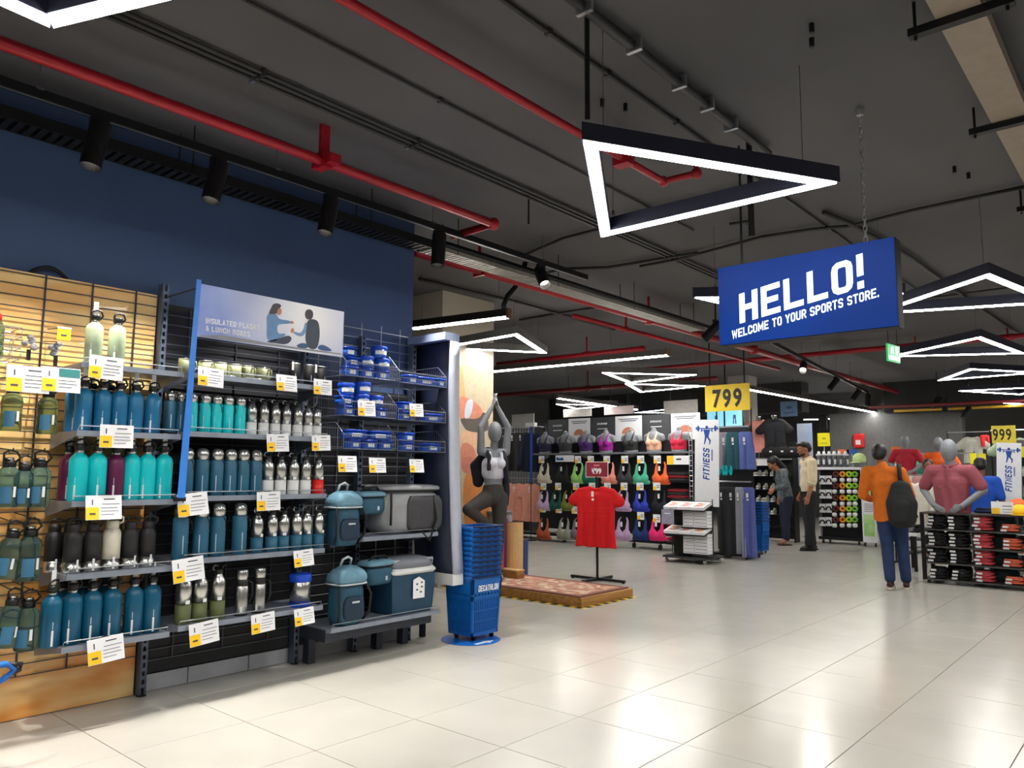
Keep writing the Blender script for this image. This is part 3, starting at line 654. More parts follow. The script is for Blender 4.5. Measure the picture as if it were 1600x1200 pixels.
t = thing('sign_pole', 'bright blue slanting strip running down from the flasks sign', 'pole', tuple(pb))
d = pa-pb
MB().loft([[(-.022, -.004, 0), (.022, -.004, 0), (.022, .004, 0), (-.022, .004, 0)], [(d.x-.014, -.004, d.z), (d.x+.014, -.004, d.z), (d.x+.014, .004, d.z), (d.x-.014, .004, d.z)]]).build('strip', mat('pole_blue', (64, 140, 240), .4, var=.03), t)
MB().box(-.03, .03, 0, .04, -.02, .005).build('clip', black, t)
MB().tube([(d.x, 0, d.z-.05), (d.x, .5, d.z-.05)], .005, 6).build('bracket', black, t)

# ---------------------------------------------------------------- price cards
def make_tag(loc, rz, label, tilt=0, var=0, s=1.0):
    t = thing('price_card', label, 'price card', loc, rz, 'price cards on the left shelving'); t.rotation_euler = (radians(-8), tilt, rz); t.scale = (s, s, s)
    MB().box(-.09, .09, -.001, .001, -.128, 0).build('card', white, t)
    MB().box(-.089, -.025, -.0018, -.001, -.126, -.062).build('price_corner', yellow, t)
    mb = MB()
    for i, (x0, x1, z, h) in enumerate(((.0, .055, -.018, .006), (-.01, .08, -.045, .003), (-.015, .07, -.065, .003), (-.015, .075, -.082, .003), (-.015, .05, -.1, .003))): mb.box(x0, x1, -.0017, -.001, z-h, z)
    mb.box(-.06, -.054, -.0017, -.001, -.05, -.022).build('printed_lines', ink, t)
    MB().box(-.072, -.042, -.0022, -.0018, -.102, -.092).build('printed_price', ink, t)
    MB().box(-.02, .02, 0, .02, -.006, .004).build('clip', blackp, t)
    if var: MB().box(-.012, .088, -.0018, -.001, -.048, -.004).build('teal_band', tealink, t)
    return t
TAG0 = None
def price(px, py, label, Y=4.575, rz=0, tilt=0, s=1.0, teal=False):
    global TAG0
    q = P(px, py, Y=Y); loc = (q.x, Y, q.z+.064*s)
    if TAG0 is None or teal:
        t = make_tag(loc, rz, label, tilt, teal, s)
        if not teal: TAG0 = t
    else:
        t = dup(TAG0, loc, rz, label); t.rotation_euler = (radians(random.uniform(-10, -3)), tilt, rz); t.scale = (s, s, s)
    return t
for px, py, s, tl, lab in (
    (43, 593, 1.12, 0, 'white price card above the clear bottles at the left edge'),
    (166, 575, 1.02, .03, 'white price card under the two sage bottles'),
    (182, 682, 1.02, .0, 'white price card on the shelf of blue bottles'),
    (161, 793, 1.06, .0, 'white price card below the turquoise and plum bottles'),
    (163, 1015, 1.06, -.08, 'white price card on the lowest shelf of dark blue bottles'),
    (329, 590, .94, .05, 'white price card below the olive mugs beside the blue strip'),
    (447, 599, .88, 0, 'white price card below the olive mug at the right'),
    (504, 605, .85, 0, 'white price card below the black tumblers'),
    (433, 692, .92, -.04, 'tilted price card under the third white based steel bottle'),
    (501, 692, .86, -.04, 'tilted price card under the right end of white based steel bottles'),
    (299, 788, 1.06, -.09, 'price card at the bottom end of the blue strip'),
    (419, 783, .96, -.02, 'price card under the white based bottles of the third middle shelf'),
    (292, 890, 1.08, -.09, 'price card covering the tops of the olive based bottles'),
    (473, 872, .86, -.06, 'price card above the blue lidded food jar'),
    (317, 989, 1.04, -.09, 'price card under the three olive based bottles'),
    (410, 973, .94, -.06, 'price card under the two steel thermos flasks'),
    (474, 963, .86, -.05, 'price card under the blue lidded food jar'),
    (572, 638, .90, -.02, 'price card on the front of the middle left wire basket'),
    (650, 641, .80, -.02, 'price card on the front of the middle right wire basket'),
    (542, 725, .92, 0, 'price card over the upper cooler backpack, leftmost of three'),
    (589, 727, .88, 0, 'price card hanging under the baskets, middle of three'),
    (650, 728, .82, 0, 'price card over the grey soft cooler, rightmost of three')):
    price(px, py, lab, s=s, tilt=tl, Y=4.575 if py > 640 or px < 530 else 4.56)
price(95, 594, 'white price card with teal band above the clear bottles', s=1.06, teal=True)
q = P(100, 522, Y=4.75)
t = thing('price_label', 'small all yellow price label on a hook above the white cards', 'price card', tuple(q)); MB().box(-.035, .035, -.001, .001, -.035, .03).build('label', yellow, t); MB().box(-.037, .037, -.002, .002, .03, .04).build('holder', whiteplas, t)
MB().box(-.016, .016, -.0016, -.001, -.012, -.002).build('printed_price', ink, t)
MB().tube([(0, .002, .035), (0, .27, .06)], .003, 5).build('hook', black, t)

# ---------------------------------------------------------------- drinking bottles
stickm = mat('sticker_white', (226, 228, 230), .5, var=.02); markm = mat('mark_pale', (190, 206, 220), .5)
def curved(r, a0, a1, z0, z1, off=.0006):
    n = 5
    return MB().loft([[((r+off)*cos(a0+(a1-a0)*i/n), (r+off)*sin(a0+(a1-a0)*i/n), z) for i in range(n+1)] for z in (z0, z1)], cap=False, closed=False)
def bottle(kind, bm, label, loc, rz=0, s=1.0, grp=None, band=None):
    t = thing({'flask': 'vacuum_flask', 'spout': 'steel_bottle', 'thermos': 'thermos'}.get(kind, 'water_bottle'), label, 'bottle', loc, rz, grp); t.scale = (s, s, s)
    fr = -pi/2-.42          # the side turned to the aisle
    if kind == 'loop':      # enamelled bottle, steel neck, black screw top with carrying loop
        r = .047
        MB().lathe([(0, 0), (.042, 0), (r, .006), (r, .205), (.044, .222), (.033, .238), (.024, .244), (.022, .25)], 20).build('body', bm, t, True)
        MB().lathe([(.021, .248), (.0215, .268), (0, .268)], 16).build('neck_ring', steel, t, True)
        c = MB().lathe([(.0265, .264), (.027, .29), (.022, .296), (0, .297)], 14).build('screw_cap', blackp, t, True)
        MB().tube([(.024, .004, .27), (.04, .008, .292), (.03, .006, .318), (.005, 0, .322), (-.02, -.004, .312), (-.024, -.004, .29)], .006, 7).build('carry_loop', blackp, c, True)
        curved(r, fr-.1, fr+.1, .01, .085).build('sticker', stickm, t, True)
        curved(r, fr-.035, fr+.035, .09, .125).build('printed_mark', markm, t, True)
    elif kind == 'wide':    # flask with steel base and handle top
        r = .047
        MB().lathe([(r, .062), (r, .195), (.043, .212), (.032, .226), (.03, .232)], 20).build('body', bm, t, True)
        MB().lathe([(0, 0), (.044, 0), (r, .005), (r+.0004, .062), (0, .062)], 20).build('steel_base', steel, t, True)
        c = MB().lathe([(.0325, .226), (.0335, .262), (.028, .268), (0, .27)], 16).build('screw_cap', bm, t, True)
        MB().tube([(.03, 0, .25), (.052, .0, .262), (.054, 0, .285), (.02, 0, .298), (-.018, 0, .294), (-.024, 0, .266)], .006, 7).build('carry_loop', bm, c, True)
        curved(r, fr+.5, fr+.75, .01, .075).build('sticker', stickm, t, True)
    elif kind == 'flask':   # vacuum flask with bright cup lid
        r = .043
        MB().lathe([(0, 0), (.041, 0), (r, .004), (r, .222), (.041, .226), (0, .226)], 20).build('body', bm, t, True)
        MB().lathe([(.0405, .226), (.0405, .268), (.037, .285), (.027, .297), (.012, .302), (0, .303)], 20).build('cup_lid', steel, t, True)
        curved(r, fr-.05, fr+.05, .03, .13).build('printed_mark', markm, t, True)
        MB().tube([(.02, -.038, .226), (.03, -.05, .2), (.032, -.052, .16)], .003, 5).build('wrist_cord', blackp, t)
    elif kind == 'spout':   # steel bottle with coloured foot and flip spout
        r = .040
        MB().lathe([(r, .10), (r, .19), (.036, .215), (.026, .232), (.022, .238), (.022, .25)], 20).build('body', steel, t, True)
        MB().lathe([(0, 0), (.038, 0), (r+.001, .004), (r+.001, .10), (0, .10)], 20).build('coloured_foot', band or whiteplas, t, True)
        c = MB().lathe([(.0235, .246), (.024, .265), (.017, .272), (0, .272)], 14).build('screw_cap', blackp, t, True)
        MB().tube([(.012, 0, .268), (.022, .002, .288), (.04, .004, .296)], [.008, .008, .006], 8).build('spout', blackp, c, True)
        MB().tube([(-.02, 0, .262), (-.034, 0, .276), (-.02, .004, .292), (.0, .004, .286)], .004, 6).build('carry_loop', chrome, c, True)
        MB().box(-.012, .012, -r-.0012, -r-.0004, .105, .125).build('sticker', stickm, t)
    elif kind == 'thermos':
        r = .043
        MB().lathe([(0, 0), (.041, 0), (r, .004), (r, .185), (.04, .19)], 20).build('body', steel, t, True)
        MB().lathe([(.041, .188), (.041, .225), (.036, .228)], 20).build('black_collar', blackp, t, True)
        MB().lathe([(.036, .226), (.040, .232), (.040, .282), (.036, .29), (0, .29)], 20).build('cup_lid', steel, t, True)
        MB().tube([(.036, -.02, .215), (.062, -.03, .2), (.066, -.03, .12), (.042, -.02, .06)], .007, 7).build('handle', blackp, t, True)
        MB().lathe([(0, -.001), (.044, -.001), (.044, .012)], 20).build('rubber_foot', blackp, t)
        curved(r, fr-.4, fr-.1, .02, .06).build('sticker', stickm, t, True)
    return t
def row(kind, m, pxs, py, z, desc, place, s=1.0, Y=4.685, band=None, grp=None, jit=.35, first=None):
    """a shelf row: one bottle is built, the others are copies of it"""
    n = len(pxs); r0 = first
    for i, px in enumerate(pxs):
        X = P(px, py, Y=Y).x; lab = ('%s %s from the left on the %s' % (ORD[i], desc, place)) if n > 1 else '%s on the %s' % (desc, place)
        if r0 is None:
            r0 = bottle(kind, m, lab, (X, Y, z), random.uniform(-jit, jit), s, grp or '%s row' % desc, band)
        else:
            rc = {}
            if first is not None: rc = {'body': m} if kind != 'spout' else {'coloured_foot': band}
            if first is not None and kind == 'wide': rc = {'body': m, 'screw_cap': m, 'carry_loop': m}
            o = dup(r0, (X, Y, z), random.uniform(-jit, jit), lab, grp or '%s row' % desc, rc or None); o.scale = (s, s, s)
    return r0
sage = mat('enamel_sage', (162, 176, 144), .4); blue = mat('enamel_blue', (30, 112, 158), .35); turq = mat('enamel_turquoise', (8, 200, 208), .4, var=.03)
plum = mat('enamel_plum', (96, 22, 70), .4); coal = mat('enamel_charcoal', (32, 31, 34), .5); bone = mat('enamel_bone', (214, 208, 192), .4)
deep = mat('enamel_petrol', (14, 86, 118), .35); slate = mat('enamel_slate_blue', (40, 98, 126), .45); olive = mat('enamel_olive', (96, 104, 66), .5); redm = mat('enamel_red', (228, 36, 32), .4)
b0 = row('loop', sage, [147, 183], 530, ZA[0], 'sage green bottle', 'top wood-backed shelf', 1.0, grp='sage bottles')
MB().box(-.012, .012, -.002, .002, .3, .37).build('hang_tag', stickm, b0)
b1 = row('loop', blue, [130, 160, 186, 211, 238], 640, ZA[1], 'blue metal bottle', 'second wood-backed shelf', .98, first=b0, grp='blue bottles')
row('loop', blue, [115, 142, 170], 635, ZA[1], 'blue bottle in the back row', 'second wood-backed shelf', .98, Y=4.80, first=b0, grp='blue bottles')
row('loop', turq, [122, 151, 204, 229, 255], 745, ZA[2], 'turquoise bottle', 'third shelf of the wood-backed bay', 1.08, first=b0, grp='turquoise bottles')
row('loop', plum, [180], 745, ZA[2], 'plum metal bottle among the turquoise ones', 'third wood-backed shelf', 1.05, first=b0)
row('loop', plum, [106], 745, ZA[2], 'plum metal bottle half hidden at the left end', 'third wood-backed shelf', 1.05, Y=4.82, first=b0)
w0 = row('wide', coal, [114, 144], 850, ZA[3], 'charcoal steel-based bottle left of white', 'fourth wood-backed shelf', 1.0, grp='steel-based bottles')
row('wide', bone, [174], 850, ZA[3], 'bone white steel-based bottle', 'fourth shelf of the wood-backed bay', 1.04, first=w0)
row('wide', coal, [203, 230], 845, ZA[3], 'charcoal steel-based bottle right of white', 'fourth wood-backed shelf', 1.0, first=w0, grp='steel-based bottles')
row('wide', coal, [84, 108], 850, ZA[3], 'charcoal steel-based bottle in the back row', 'fourth wood-backed shelf', .98, Y=4.82, first=w0, grp='steel-based bottles')
row('loop', deep, [80, 112, 143, 174, 208, 236], 960, ZA[4], 'petrol blue bottle', 'lowest wood-backed shelf', 1.1, first=b0, grp='petrol bottles')
row('loop', deep, [97, 128, 160], 950, ZA[4], 'petrol bottle in the back row', 'lowest wood-backed shelf', 1.1, Y=4.81, first=b0, grp='petrol bottles')
f0 = row('flask', turq, [299, 320, 338, 356, 375], 650, ZB[1], 'turquoise steel-lidded flask', 'second middle bay shelf', .84, grp='turquoise flasks')
row('flask', slate, [265, 283], 650, ZB[1], 'dark slate flask', 'second middle bay shelf left end', .86, Y=4.76, first=f0, grp='slate flasks')
p0 = row('spout', whiteplas, [393, 412, 430, 447, 465, 481, 495], 655, ZB[1], 'white-footed steel bottle', 'second middle bay shelf', .86, band=whiteplas, grp='white footed steel bottles')
row('flask', slate, [291, 315, 338, 359, 379, 399], 745, ZB[2], 'slate blue flask', 'third middle bay shelf', 1.0, first=f0, grp='slate flasks')
row('spout', whiteplas, [418, 438, 458, 477], 745, ZB[2], 'white-footed steel bottle', 'third middle bay shelf', .98, band=whiteplas, first=p0, grp='white footed steel bottles')
row('spout', redm, [497], 745, ZB[2], 'steel bottle with red foot', 'third shelf of the middle bay', .98, band=redm, first=p0)
row('flask', slate, [282, 314, 340, 374], 835, ZB[3], 'slate blue flask', 'fourth middle bay shelf', 1.1, first=f0, grp='slate flasks')
row('spout', slate, [401, 424, 442, 462, 478, 497], 840, ZB[3], 'blue-footed steel bottle', 'fourth middle bay shelf', 1.0, band=slate, first=p0, grp='slate footed steel bottles')
row('spout', olive, [287, 312, 340], 935, ZB[4], 'olive-footed steel bottle', 'lowest middle bay shelf', 1.14, band=olive, first=p0, grp='olive footed steel bottles')
row('thermos', steel, [377, 405], 925, ZB[4], 'steel thermos with black collar', 'lowest middle bay shelf', 1.0, grp='steel thermoses')
# food jar, mugs, tumblers
X = P(469, 920, Y=4.70).x
bluep = mat('plastic_royal_blue', (14, 74, 200), .4)
t = thing('food_jar', 'wide steel food jar with blue lid and foot on the lowest middle shelf', 'jar', (X, 4.70, ZB[4]))
MB().lathe([(.07, .02), (.07, .165), (.066, .17)], 24).build('body', steel, t, True)
MB().lathe([(0, 0), (.072, 0), (.074, .006), (.074, .024), (0, .024)], 24).build('foot_ring', bluep, t, True)
MB().lathe([(.067, .168), (.076, .172), (.076, .215), (.07, .222), (0, .222)], 24).build('lid', bluep, t, True)
m0 = None
mugm = mat('mug_olive', (116, 120, 86), .5)
for i, px in enumerate((290, 321, 344, 367, 386, 411)):
    X = P(px, 575, Y=4.70).x; lab = '%s olive camping mug from the left on the top middle bay shelf' % ORD[i]
    if m0 is None:
        m0 = thing('camping_mug', lab, 'mug', (X, 4.70, ZB[0]), -.9, 'olive camping mugs')
        MB().lathe([(0, 0), (.041, 0), (.044, .004), (.044, .095), (.0405, .095), (.0405, .006), (0, .006)], 20).build('body', mugm, m0, True)
        MB().lathe([(.0405, .094), (.0455, .094), (.0455, .0985), (.0405, .0985)], 20).build('steel_rim', steel, m0, True)
        MB().tube([(.043, 0, .08), (.066, 0, .078), (.07, 0, .05), (.06, 0, .024), (.043, 0, .02)], .0055, 7).build('handle', mugm, m0, True)
    else: dup(m0, (X, 4.70, ZB[0]), -.9+random.uniform(-.5, .5), lab)
X = P(345, 580, Y=4.63).x
for i, px in enumerate((352, 395)):
    X = P(px, 582, Y=4.635).x
    t = thing('folding_cutlery', 'steel folding cutlery lying before the olive mugs, %s' % ('left piece', 'right piece')[i], 'cutlery', (X, 4.635, ZB[0]+.004))
    MB().box(-.05, .03, -.008, .008, 0, .01).build('handle', chrome, t); MB().ell((.05, 0, .006), (.024, .016, .005), 10, 5).build('spoon_bowl', chrome, t, True)
t0 = None
for i, px in enumerate((461, 483, 502)):
    X = P(px, 575, Y=4.69).x; lab = '%s black tumbler with steel rim from the left, top shelf of middle bay' % ORD[i]
    if t0 is None:
        t0 = thing('tumbler', lab, 'tumbler', (X, 4.69, ZB[0]), 0, 'black tumblers')
        MB().lathe([(0, 0), (.031, 0), (.033, .004), (.041, .15), (.037, .15), (.03, .008), (0, .008)], 20).build('body', mat('tumbler_black', (11, 11, 12), .65, spec=.15), t0, True)
        MB().lathe([(.037, .149), (.042, .149), (.042, .157), (.037, .157)], 20).build('steel_rim', steel, t0, True)
        curved(.0375, -2.05, -1.95, .03, .08, .0022).build('printed_mark', markm, t0, True)
    else: dup(t0, (X, 4.69, ZB[0]), .3*i, lab)
for i, px in enumerate((456, 492)): 
    X = P(px, 556, Y=4.66).x
    t = thing('hang_tag', 'small white swing tag on the %s black tumbler' % ('left', 'right')[i], 'tag', (X, 4.64, ZB[0]+.1)); MB().box(-.008, .008, -.001, .001, 0, .06).build('card', stickm, t); MB().tube([(0, 0, .06), (.006, .02, .06)], .001, 4).build('string', stickm, t)

# clear bottles hanging on hooks at the left edge
clearm = mat('clear_petrol_plastic', (120, 165, 178), .06, trans=.92, ior=1.2, var=.02); clearg = mat('clear_green_plastic', (130, 160, 130), .06, trans=.92, ior=1.2, var=.02); bluelab = mat('blue_sleeve', (58, 112, 146), .5)
c0 = None
hang = [(18, 640, 1.05, 0, 'clear green bottle hanging under the left white price card'), (74, 646, 1.05, 0, 'clear green bottle hanging under the teal banded price card'),
        (12, 757, 1.1, 1, 'clear bottle hanging at the left edge, second hook row'), (36, 760, 1.0, 0, 'dark clear bottle between two others, second hook row'), (61, 757, 1.12, 1, 'clear bottle hanging rightmost of the second hook row'),
        (8, 868, 1.1, 1, 'clear bottle with blue sleeve at the left edge, third hook row'), (45, 868, 1.2, 1, 'clear bottle with slanted blue sleeve, third hook row'),
        (8, 975, 1.1, 1, 'dark clear bottle at the left edge, lowest hook row'), (42, 978, 1.15, 1, 'dark clear bottle beside the petrol bottles, lowest hook row')]
for i, (px, py, s, sl, lab) in enumerate(hang):
    q = P(px, py, Y=4.74); loc = (q.x, 4.74, q.z-.11*s)
    if c0 is None:
        c0 = thing('clear_bottle', lab, 'bottle', loc, 0, 'clear bottles on hooks')
        MB().lathe([(0, 0), (.044, 0), (.05, .008), (.048, .08), (.05, .15), (.046, .175), (.03, .192), (.026, .198)], 16).build('body', clearg, c0, True)
        c = MB().lathe([(.029, .194), (.03, .22), (.024, .228), (0, .228)], 14).build('screw_cap', blackp, c0, True)
        MB().lathe([(.0195, .226), (.0195, .24), (0, .242)], 12).build('steel_button', steel, c, True)
        MB().tube([(.024, 0, .215), (.045, 0, .24), (.03, 0, .268), (0, 0, .276), (-.026, 0, .262), (-.024, 0, .22)], .0055, 6).build('carry_loop', blackp, c, True)
        curved(.049, -2.5, -1.5, .02, .10, .002).build('paper_sleeve', bluelab, c0, True)
        curved(.05, -1.35, -1.1, .05, .1, .001).build('sticker', stickm, c0, True)
        t = c0
    else:
        t = dup(c0, loc, random.uniform(-.3, .3), lab, None, {'body': clearm} if i > 1 else None)
    t.scale = (s, s, s)
    if sl: t.rotation_euler = (0, .12 if i % 2 else 0, t.rotation_euler.z)
    MB().tube([(q.x, YB, loc[2]+.275*s+.02), (q.x, 4.70, loc[2]+.275*s), (q.x, 4.69, loc[2]+.275*s+.012)], .004, 6).build('peg_hook', black, A, world=True)
# little wire basket with a red-capped bottle, silver gadgets on hooks
q = P(8, 535, Y=4.75)
t = thing('wire_basket', 'small steel wire basket cut off by the left edge', 'basket', (q.x-.1, 4.72, q.z-.1))
mb = MB()
for zz_ in (0, .06, .12, .17): mb.tube([(-.1, -.1, zz_), (.14, -.1, zz_), (.14, .1, zz_), (-.1, .1, zz_)], .003, 5, closed=True)
for i in range(7): mb.tube([(-.1+.04*i, -.1, .17), (-.1+.04*i, -.1, 0), (-.1+.04*i, .1, 0), (-.1+.04*i, .1, .2)], .002, 4)
mb.build('wires', chrome, t)
MB().tube([(0, .1, .17), (0, YB-4.72, .2)], .004, 5).build('hook', chrome, t)
t = thing('water_bottle', 'clear bottle with red cap standing in the small wire basket', 'bottle', (q.x-.06, 4.72, q.z-.096))
MB().lathe([(0, 0), (.04, 0), (.044, .01), (.044, .17), (.03, .2), (.025, .205)], 16).build('body', clearg, t, True); MB().lathe([(.028, .2), (.03, .235), (.02, .245), (0, .246)], 12).build('red_cap', redm, t, True)
foil = mat('foil_silver', (200, 200, 206), .25, .8)
for k, (px, py, lab) in enumerate(((46, 535, 'crumpled silver pouch hanging on a hook above the price cards'), (88, 545, 'silver clip set hanging right of the silver pouch'))):
    q = P(px, py, Y=4.78); t = thing('silver_pouch' if k == 0 else 'clip_set', lab, 'accessory', tuple(q))
    mb = MB(); random.seed(k+5)
    for i in range(6): mb.ell((random.uniform(-.025, .025), random.uniform(-.012, .012), -.012*i+.03), (.02, .01, .016), 6, 4)
    mb.build('pouch', foil, t); MB().tube([(0, 0, .04), (0, YB-4.78, .07)], .003, 5).build('hook', black, t)
    MB().box(-.01, .01, -.004, .004, -.1, -.04).build('strap_end', black, t)

# ---------------------------------------------------------------- right bay: wire baskets with lunch boxes
bwire = mat('basket_wire', (120, 126, 140), .35, .8)
def wire_basket(x0, x1, z, label, h=.105, y0=4.575, y1=4.96):
    t = thing('wire_basket', label, 'basket', ((x0+x1)/2, (y0+y1)/2, z), 0, 'wire baskets of the right bay')
    mb = MB(); hb = h+.09
    mb.tube([(x0, y0, z+h), (x1, y0, z+h)], .004, 6).tube([(x0, y0, z+h*.45), (x1, y0, z+h*.45)], .003, 6)
    mb.tube([(x0, y0, z), (x1, y0, z), (x1, y1, z), (x0, y1, z)], .004, 6, closed=True)
    for x in (x0, x1): mb.tube([(x, y0, z), (x, y0, z+h), (x, y0+.1, z+hb), (x, y1, z+hb), (x, y1, z)], .004, 6)
    mb.build('frame_rods', bwire, t, world=True)
    mb = MB(); n = int((x1-x0)/.022)
    for i in range(1, n): x = x0+(x1-x0)*i/n; mb.tube([(x, y0, z+h), (x, y0, z), (x, y1, z), (x, y1, z+hb)], .0016, 4)
    for s in (x0, x1):
        for i in range(1, 15): y = y0+(y1-y0)*i/15; mb.tube([(s, y, z), (s, y, z+(h+(hb-h)*min(1, (y-y0)/.1)))], .0016, 4)
    mb.build('wire_mesh', bwire, t, world=True)['kind'] = 'stuff'
    MB().tube([(x0+.03, y1, z+hb), (x0+.03, YB, z+hb+.01)], .004, 5).tube([(x1-.03, y1, z+hb), (x1-.03, YB, z+hb+.01)], .004, 5).build('hook', bwire, t, world=True)
    return t
zA, zB, zC = P(600, 593, Y=4.575).z, P(600, 653, Y=4.575).z, P(600, 703, Y=4.575).z
xm = P(622, 590, Y=4.575).x
names = ('top', 'middle', 'lowest')
for k, z in enumerate((zA, zB, zC)):
    wire_basket(3.40, xm-.012, z, '%s left wire basket of blue lunch boxes in the right bay' % names[k])
    wire_basket(xm+.012, 4.42, z-.004, '%s right wire basket of blue lunch boxes beside the end panel' % names[k], h=.085)
navy = mat('lid_cobalt', (18, 70, 190), .4)
lunch = mat('lunch_box_blue', (34, 92, 205), .35, coat=.2)
L0 = {}
def lunchbox(px, py, z, kind, label, Y=4.68, s=1.0):
    X = P(px, py, Y=Y).x
    if kind not in L0:
        t = thing('lunch_box', label, 'lunch box', (X, Y, z), 0, 'blue lunch boxes in wire baskets')
        if kind == 'round':
            MB().lathe([(0, 0), (.05, 0), (.056, .006), (.062, .07), (0, .07)], 18).build('tub', lunch, t, True)
            MB().lathe([(.064, .066), (.066, .072), (.066, .088), (.06, .092), (0, .092)], 18).build('lid', navy, t, True)
            curved(.0605, -2.6, -.9, .025, .055, .001).build('paper_band', stickm, t, True)
        else:
            w, d, h = (.06, .05, .055) if kind == 'small' else (.095, .06, .05)
            MB().bev(-w, w, -d, d, 0, h, .016).build('tub', lunch, t, True)
            MB().bev(-w-.004, w+.004, -d-.004, d+.004, h, h+.016, .016).build('lid', navy, t, True)
            MB().box(-w*.6, w*.35, -d-.0012, -d+.002, h*.25, h*.8).build('paper_band', stickm, t)
        L0[kind] = t
    else: t = dup(L0[kind], (X, Y, z), random.uniform(-.15, .15), label)
    t.scale = (s, s, s); return t
e = .006
for i, (px, py, lv, kind, lab) in enumerate((
    (546, 585, 0, 'small', 'blue lunch box at the lower left of the top left basket'), (570, 585, 0, 'small', 'blue lunch box lower centre of the top left basket'), (594, 588, 0, 'small', 'blue lunch box lower right of the top left basket'),
    (548, 570, 1, 'small', 'blue lunch box, second layer left in the top left basket'), (571, 572, 1, 'round', 'round blue box in the centre of the top left basket'), (596, 572, 1, 'round', 'round blue box second layer right in the top left basket'),
    (592, 552, 2.25, 'round', 'round blue box on top of the pile, top left basket'), (543, 553, 2, 'small', 'blue lunch box topmost at left, top left basket'),
    (540, 640, 0, 'small', 'blue lunch box lower left in the middle left basket'), (565, 640, 0, 'small', 'blue lunch box lower centre in the middle left basket'), (592, 645, 0, 'small', 'blue lunch box lower right in the middle left basket'),
    (538, 620, 1, 'small', 'blue lunch box second layer left in the middle left basket'), (564, 622, 1, 'round', 'round blue box second layer in the middle left basket'), (586, 624, 1, 'round', 'round blue box right of the other in the middle left basket'), (541, 606, 2, 'round', 'round blue box topmost at left in the middle left basket'),
    (566, 606, 2.2, 'round', 'round blue box topmost at right in the middle left basket'),
    (550, 695, 0, 'small', 'blue lunch box at left in the lowest left basket'), (575, 695, 0, 'small', 'blue lunch box at centre in the lowest left basket'), (600, 697, 0, 'small', 'blue lunch box at right in the lowest left basket'),
    (552, 682, 1, 'wide', 'flat blue box upper left in the lowest left basket'), (590, 682, 1, 'wide', 'flat blue box upper right in the lowest left basket'))):
    z = (zA, zB, zC)[0 if py < 600 else (1 if py < 660 else 2)]+e+{0: 0, 1: .073, 2: .146, 2.2: .166, 2.25: .166}[lv]
    lunchbox(px, py, z, kind, lab, Y=4.66)
for i, (px, py, kind, lv, lab) in enumerate(((640, 585, 'small', 0, 'blue lunch box at left in the top right basket'), (662, 588, 'wide', 0, 'wide blue box with white band in the top right basket'), (684, 592, 'small', 0, 'blue lunch box at right in the top right basket'),
    (630, 640, 'small', 0, 'blue lunch box at left in the middle right basket'), (672, 648, 'wide', 0, 'wide blue box right of the card in the middle right basket'), (631, 628, 'small', 1, 'blue lunch box on top at left in the middle right basket'),
    (634, 695, 'small', 0, 'blue lunch box at left in the lowest right basket'), (670, 698, 'wide', 0, 'wide blue box at right in the lowest right basket'), (634, 680, 'small', 1, 'blue lunch box on top at left in the lowest right basket'))):
    z = (zA, zB, zC)[0 if py < 600 else (1 if py < 660 else 2)]+.002+(.073 if lv else 0)
    lunchbox(px, py, z, kind, lab, Y=4.66)

# ---------------------------------------------------------------- cooler bags
tealf = mat('nylon_teal', (38, 82, 106), .6, bump=.25, scale=40); palef = mat('nylon_pale_teal', (104, 146, 168), .6, bump=.3, scale=30); dkf = mat('nylon_navy', (24, 48, 70), .65, bump=.25, scale=40); webm = mat('webbing_black', (22, 22, 24), .8); pipem = mat('piping_pale', (190, 200, 206), .5); greyf = mat('nylon_grey', (150, 152, 156), .45, bump=.4, scale=16); dgf = mat('nylon_dark_grey', (62, 62, 66), .6, bump=.2, scale=30)
def bag_body(w, d, h, bulge=.03, taper=.9):
    rings = []
    for i in range(9):
        u = i/8; s = 1-(1-taper)*u; b = 1+bulge*4*u*(1-u); c = .8+.2*min(1, 6*u, 6*(1-u))
        ring = []
        for k in range(20):
            a = 2*pi*k/20; ex = .5
            ca, sa = cos(a), sin(a)
            ring.append((w*s*b*c*math.copysign(abs(ca)**ex, ca), d*s*b*c*math.copysign(abs(sa)**ex, sa), h*u))
        rings.append(ring)
    return MB().loft(rings)
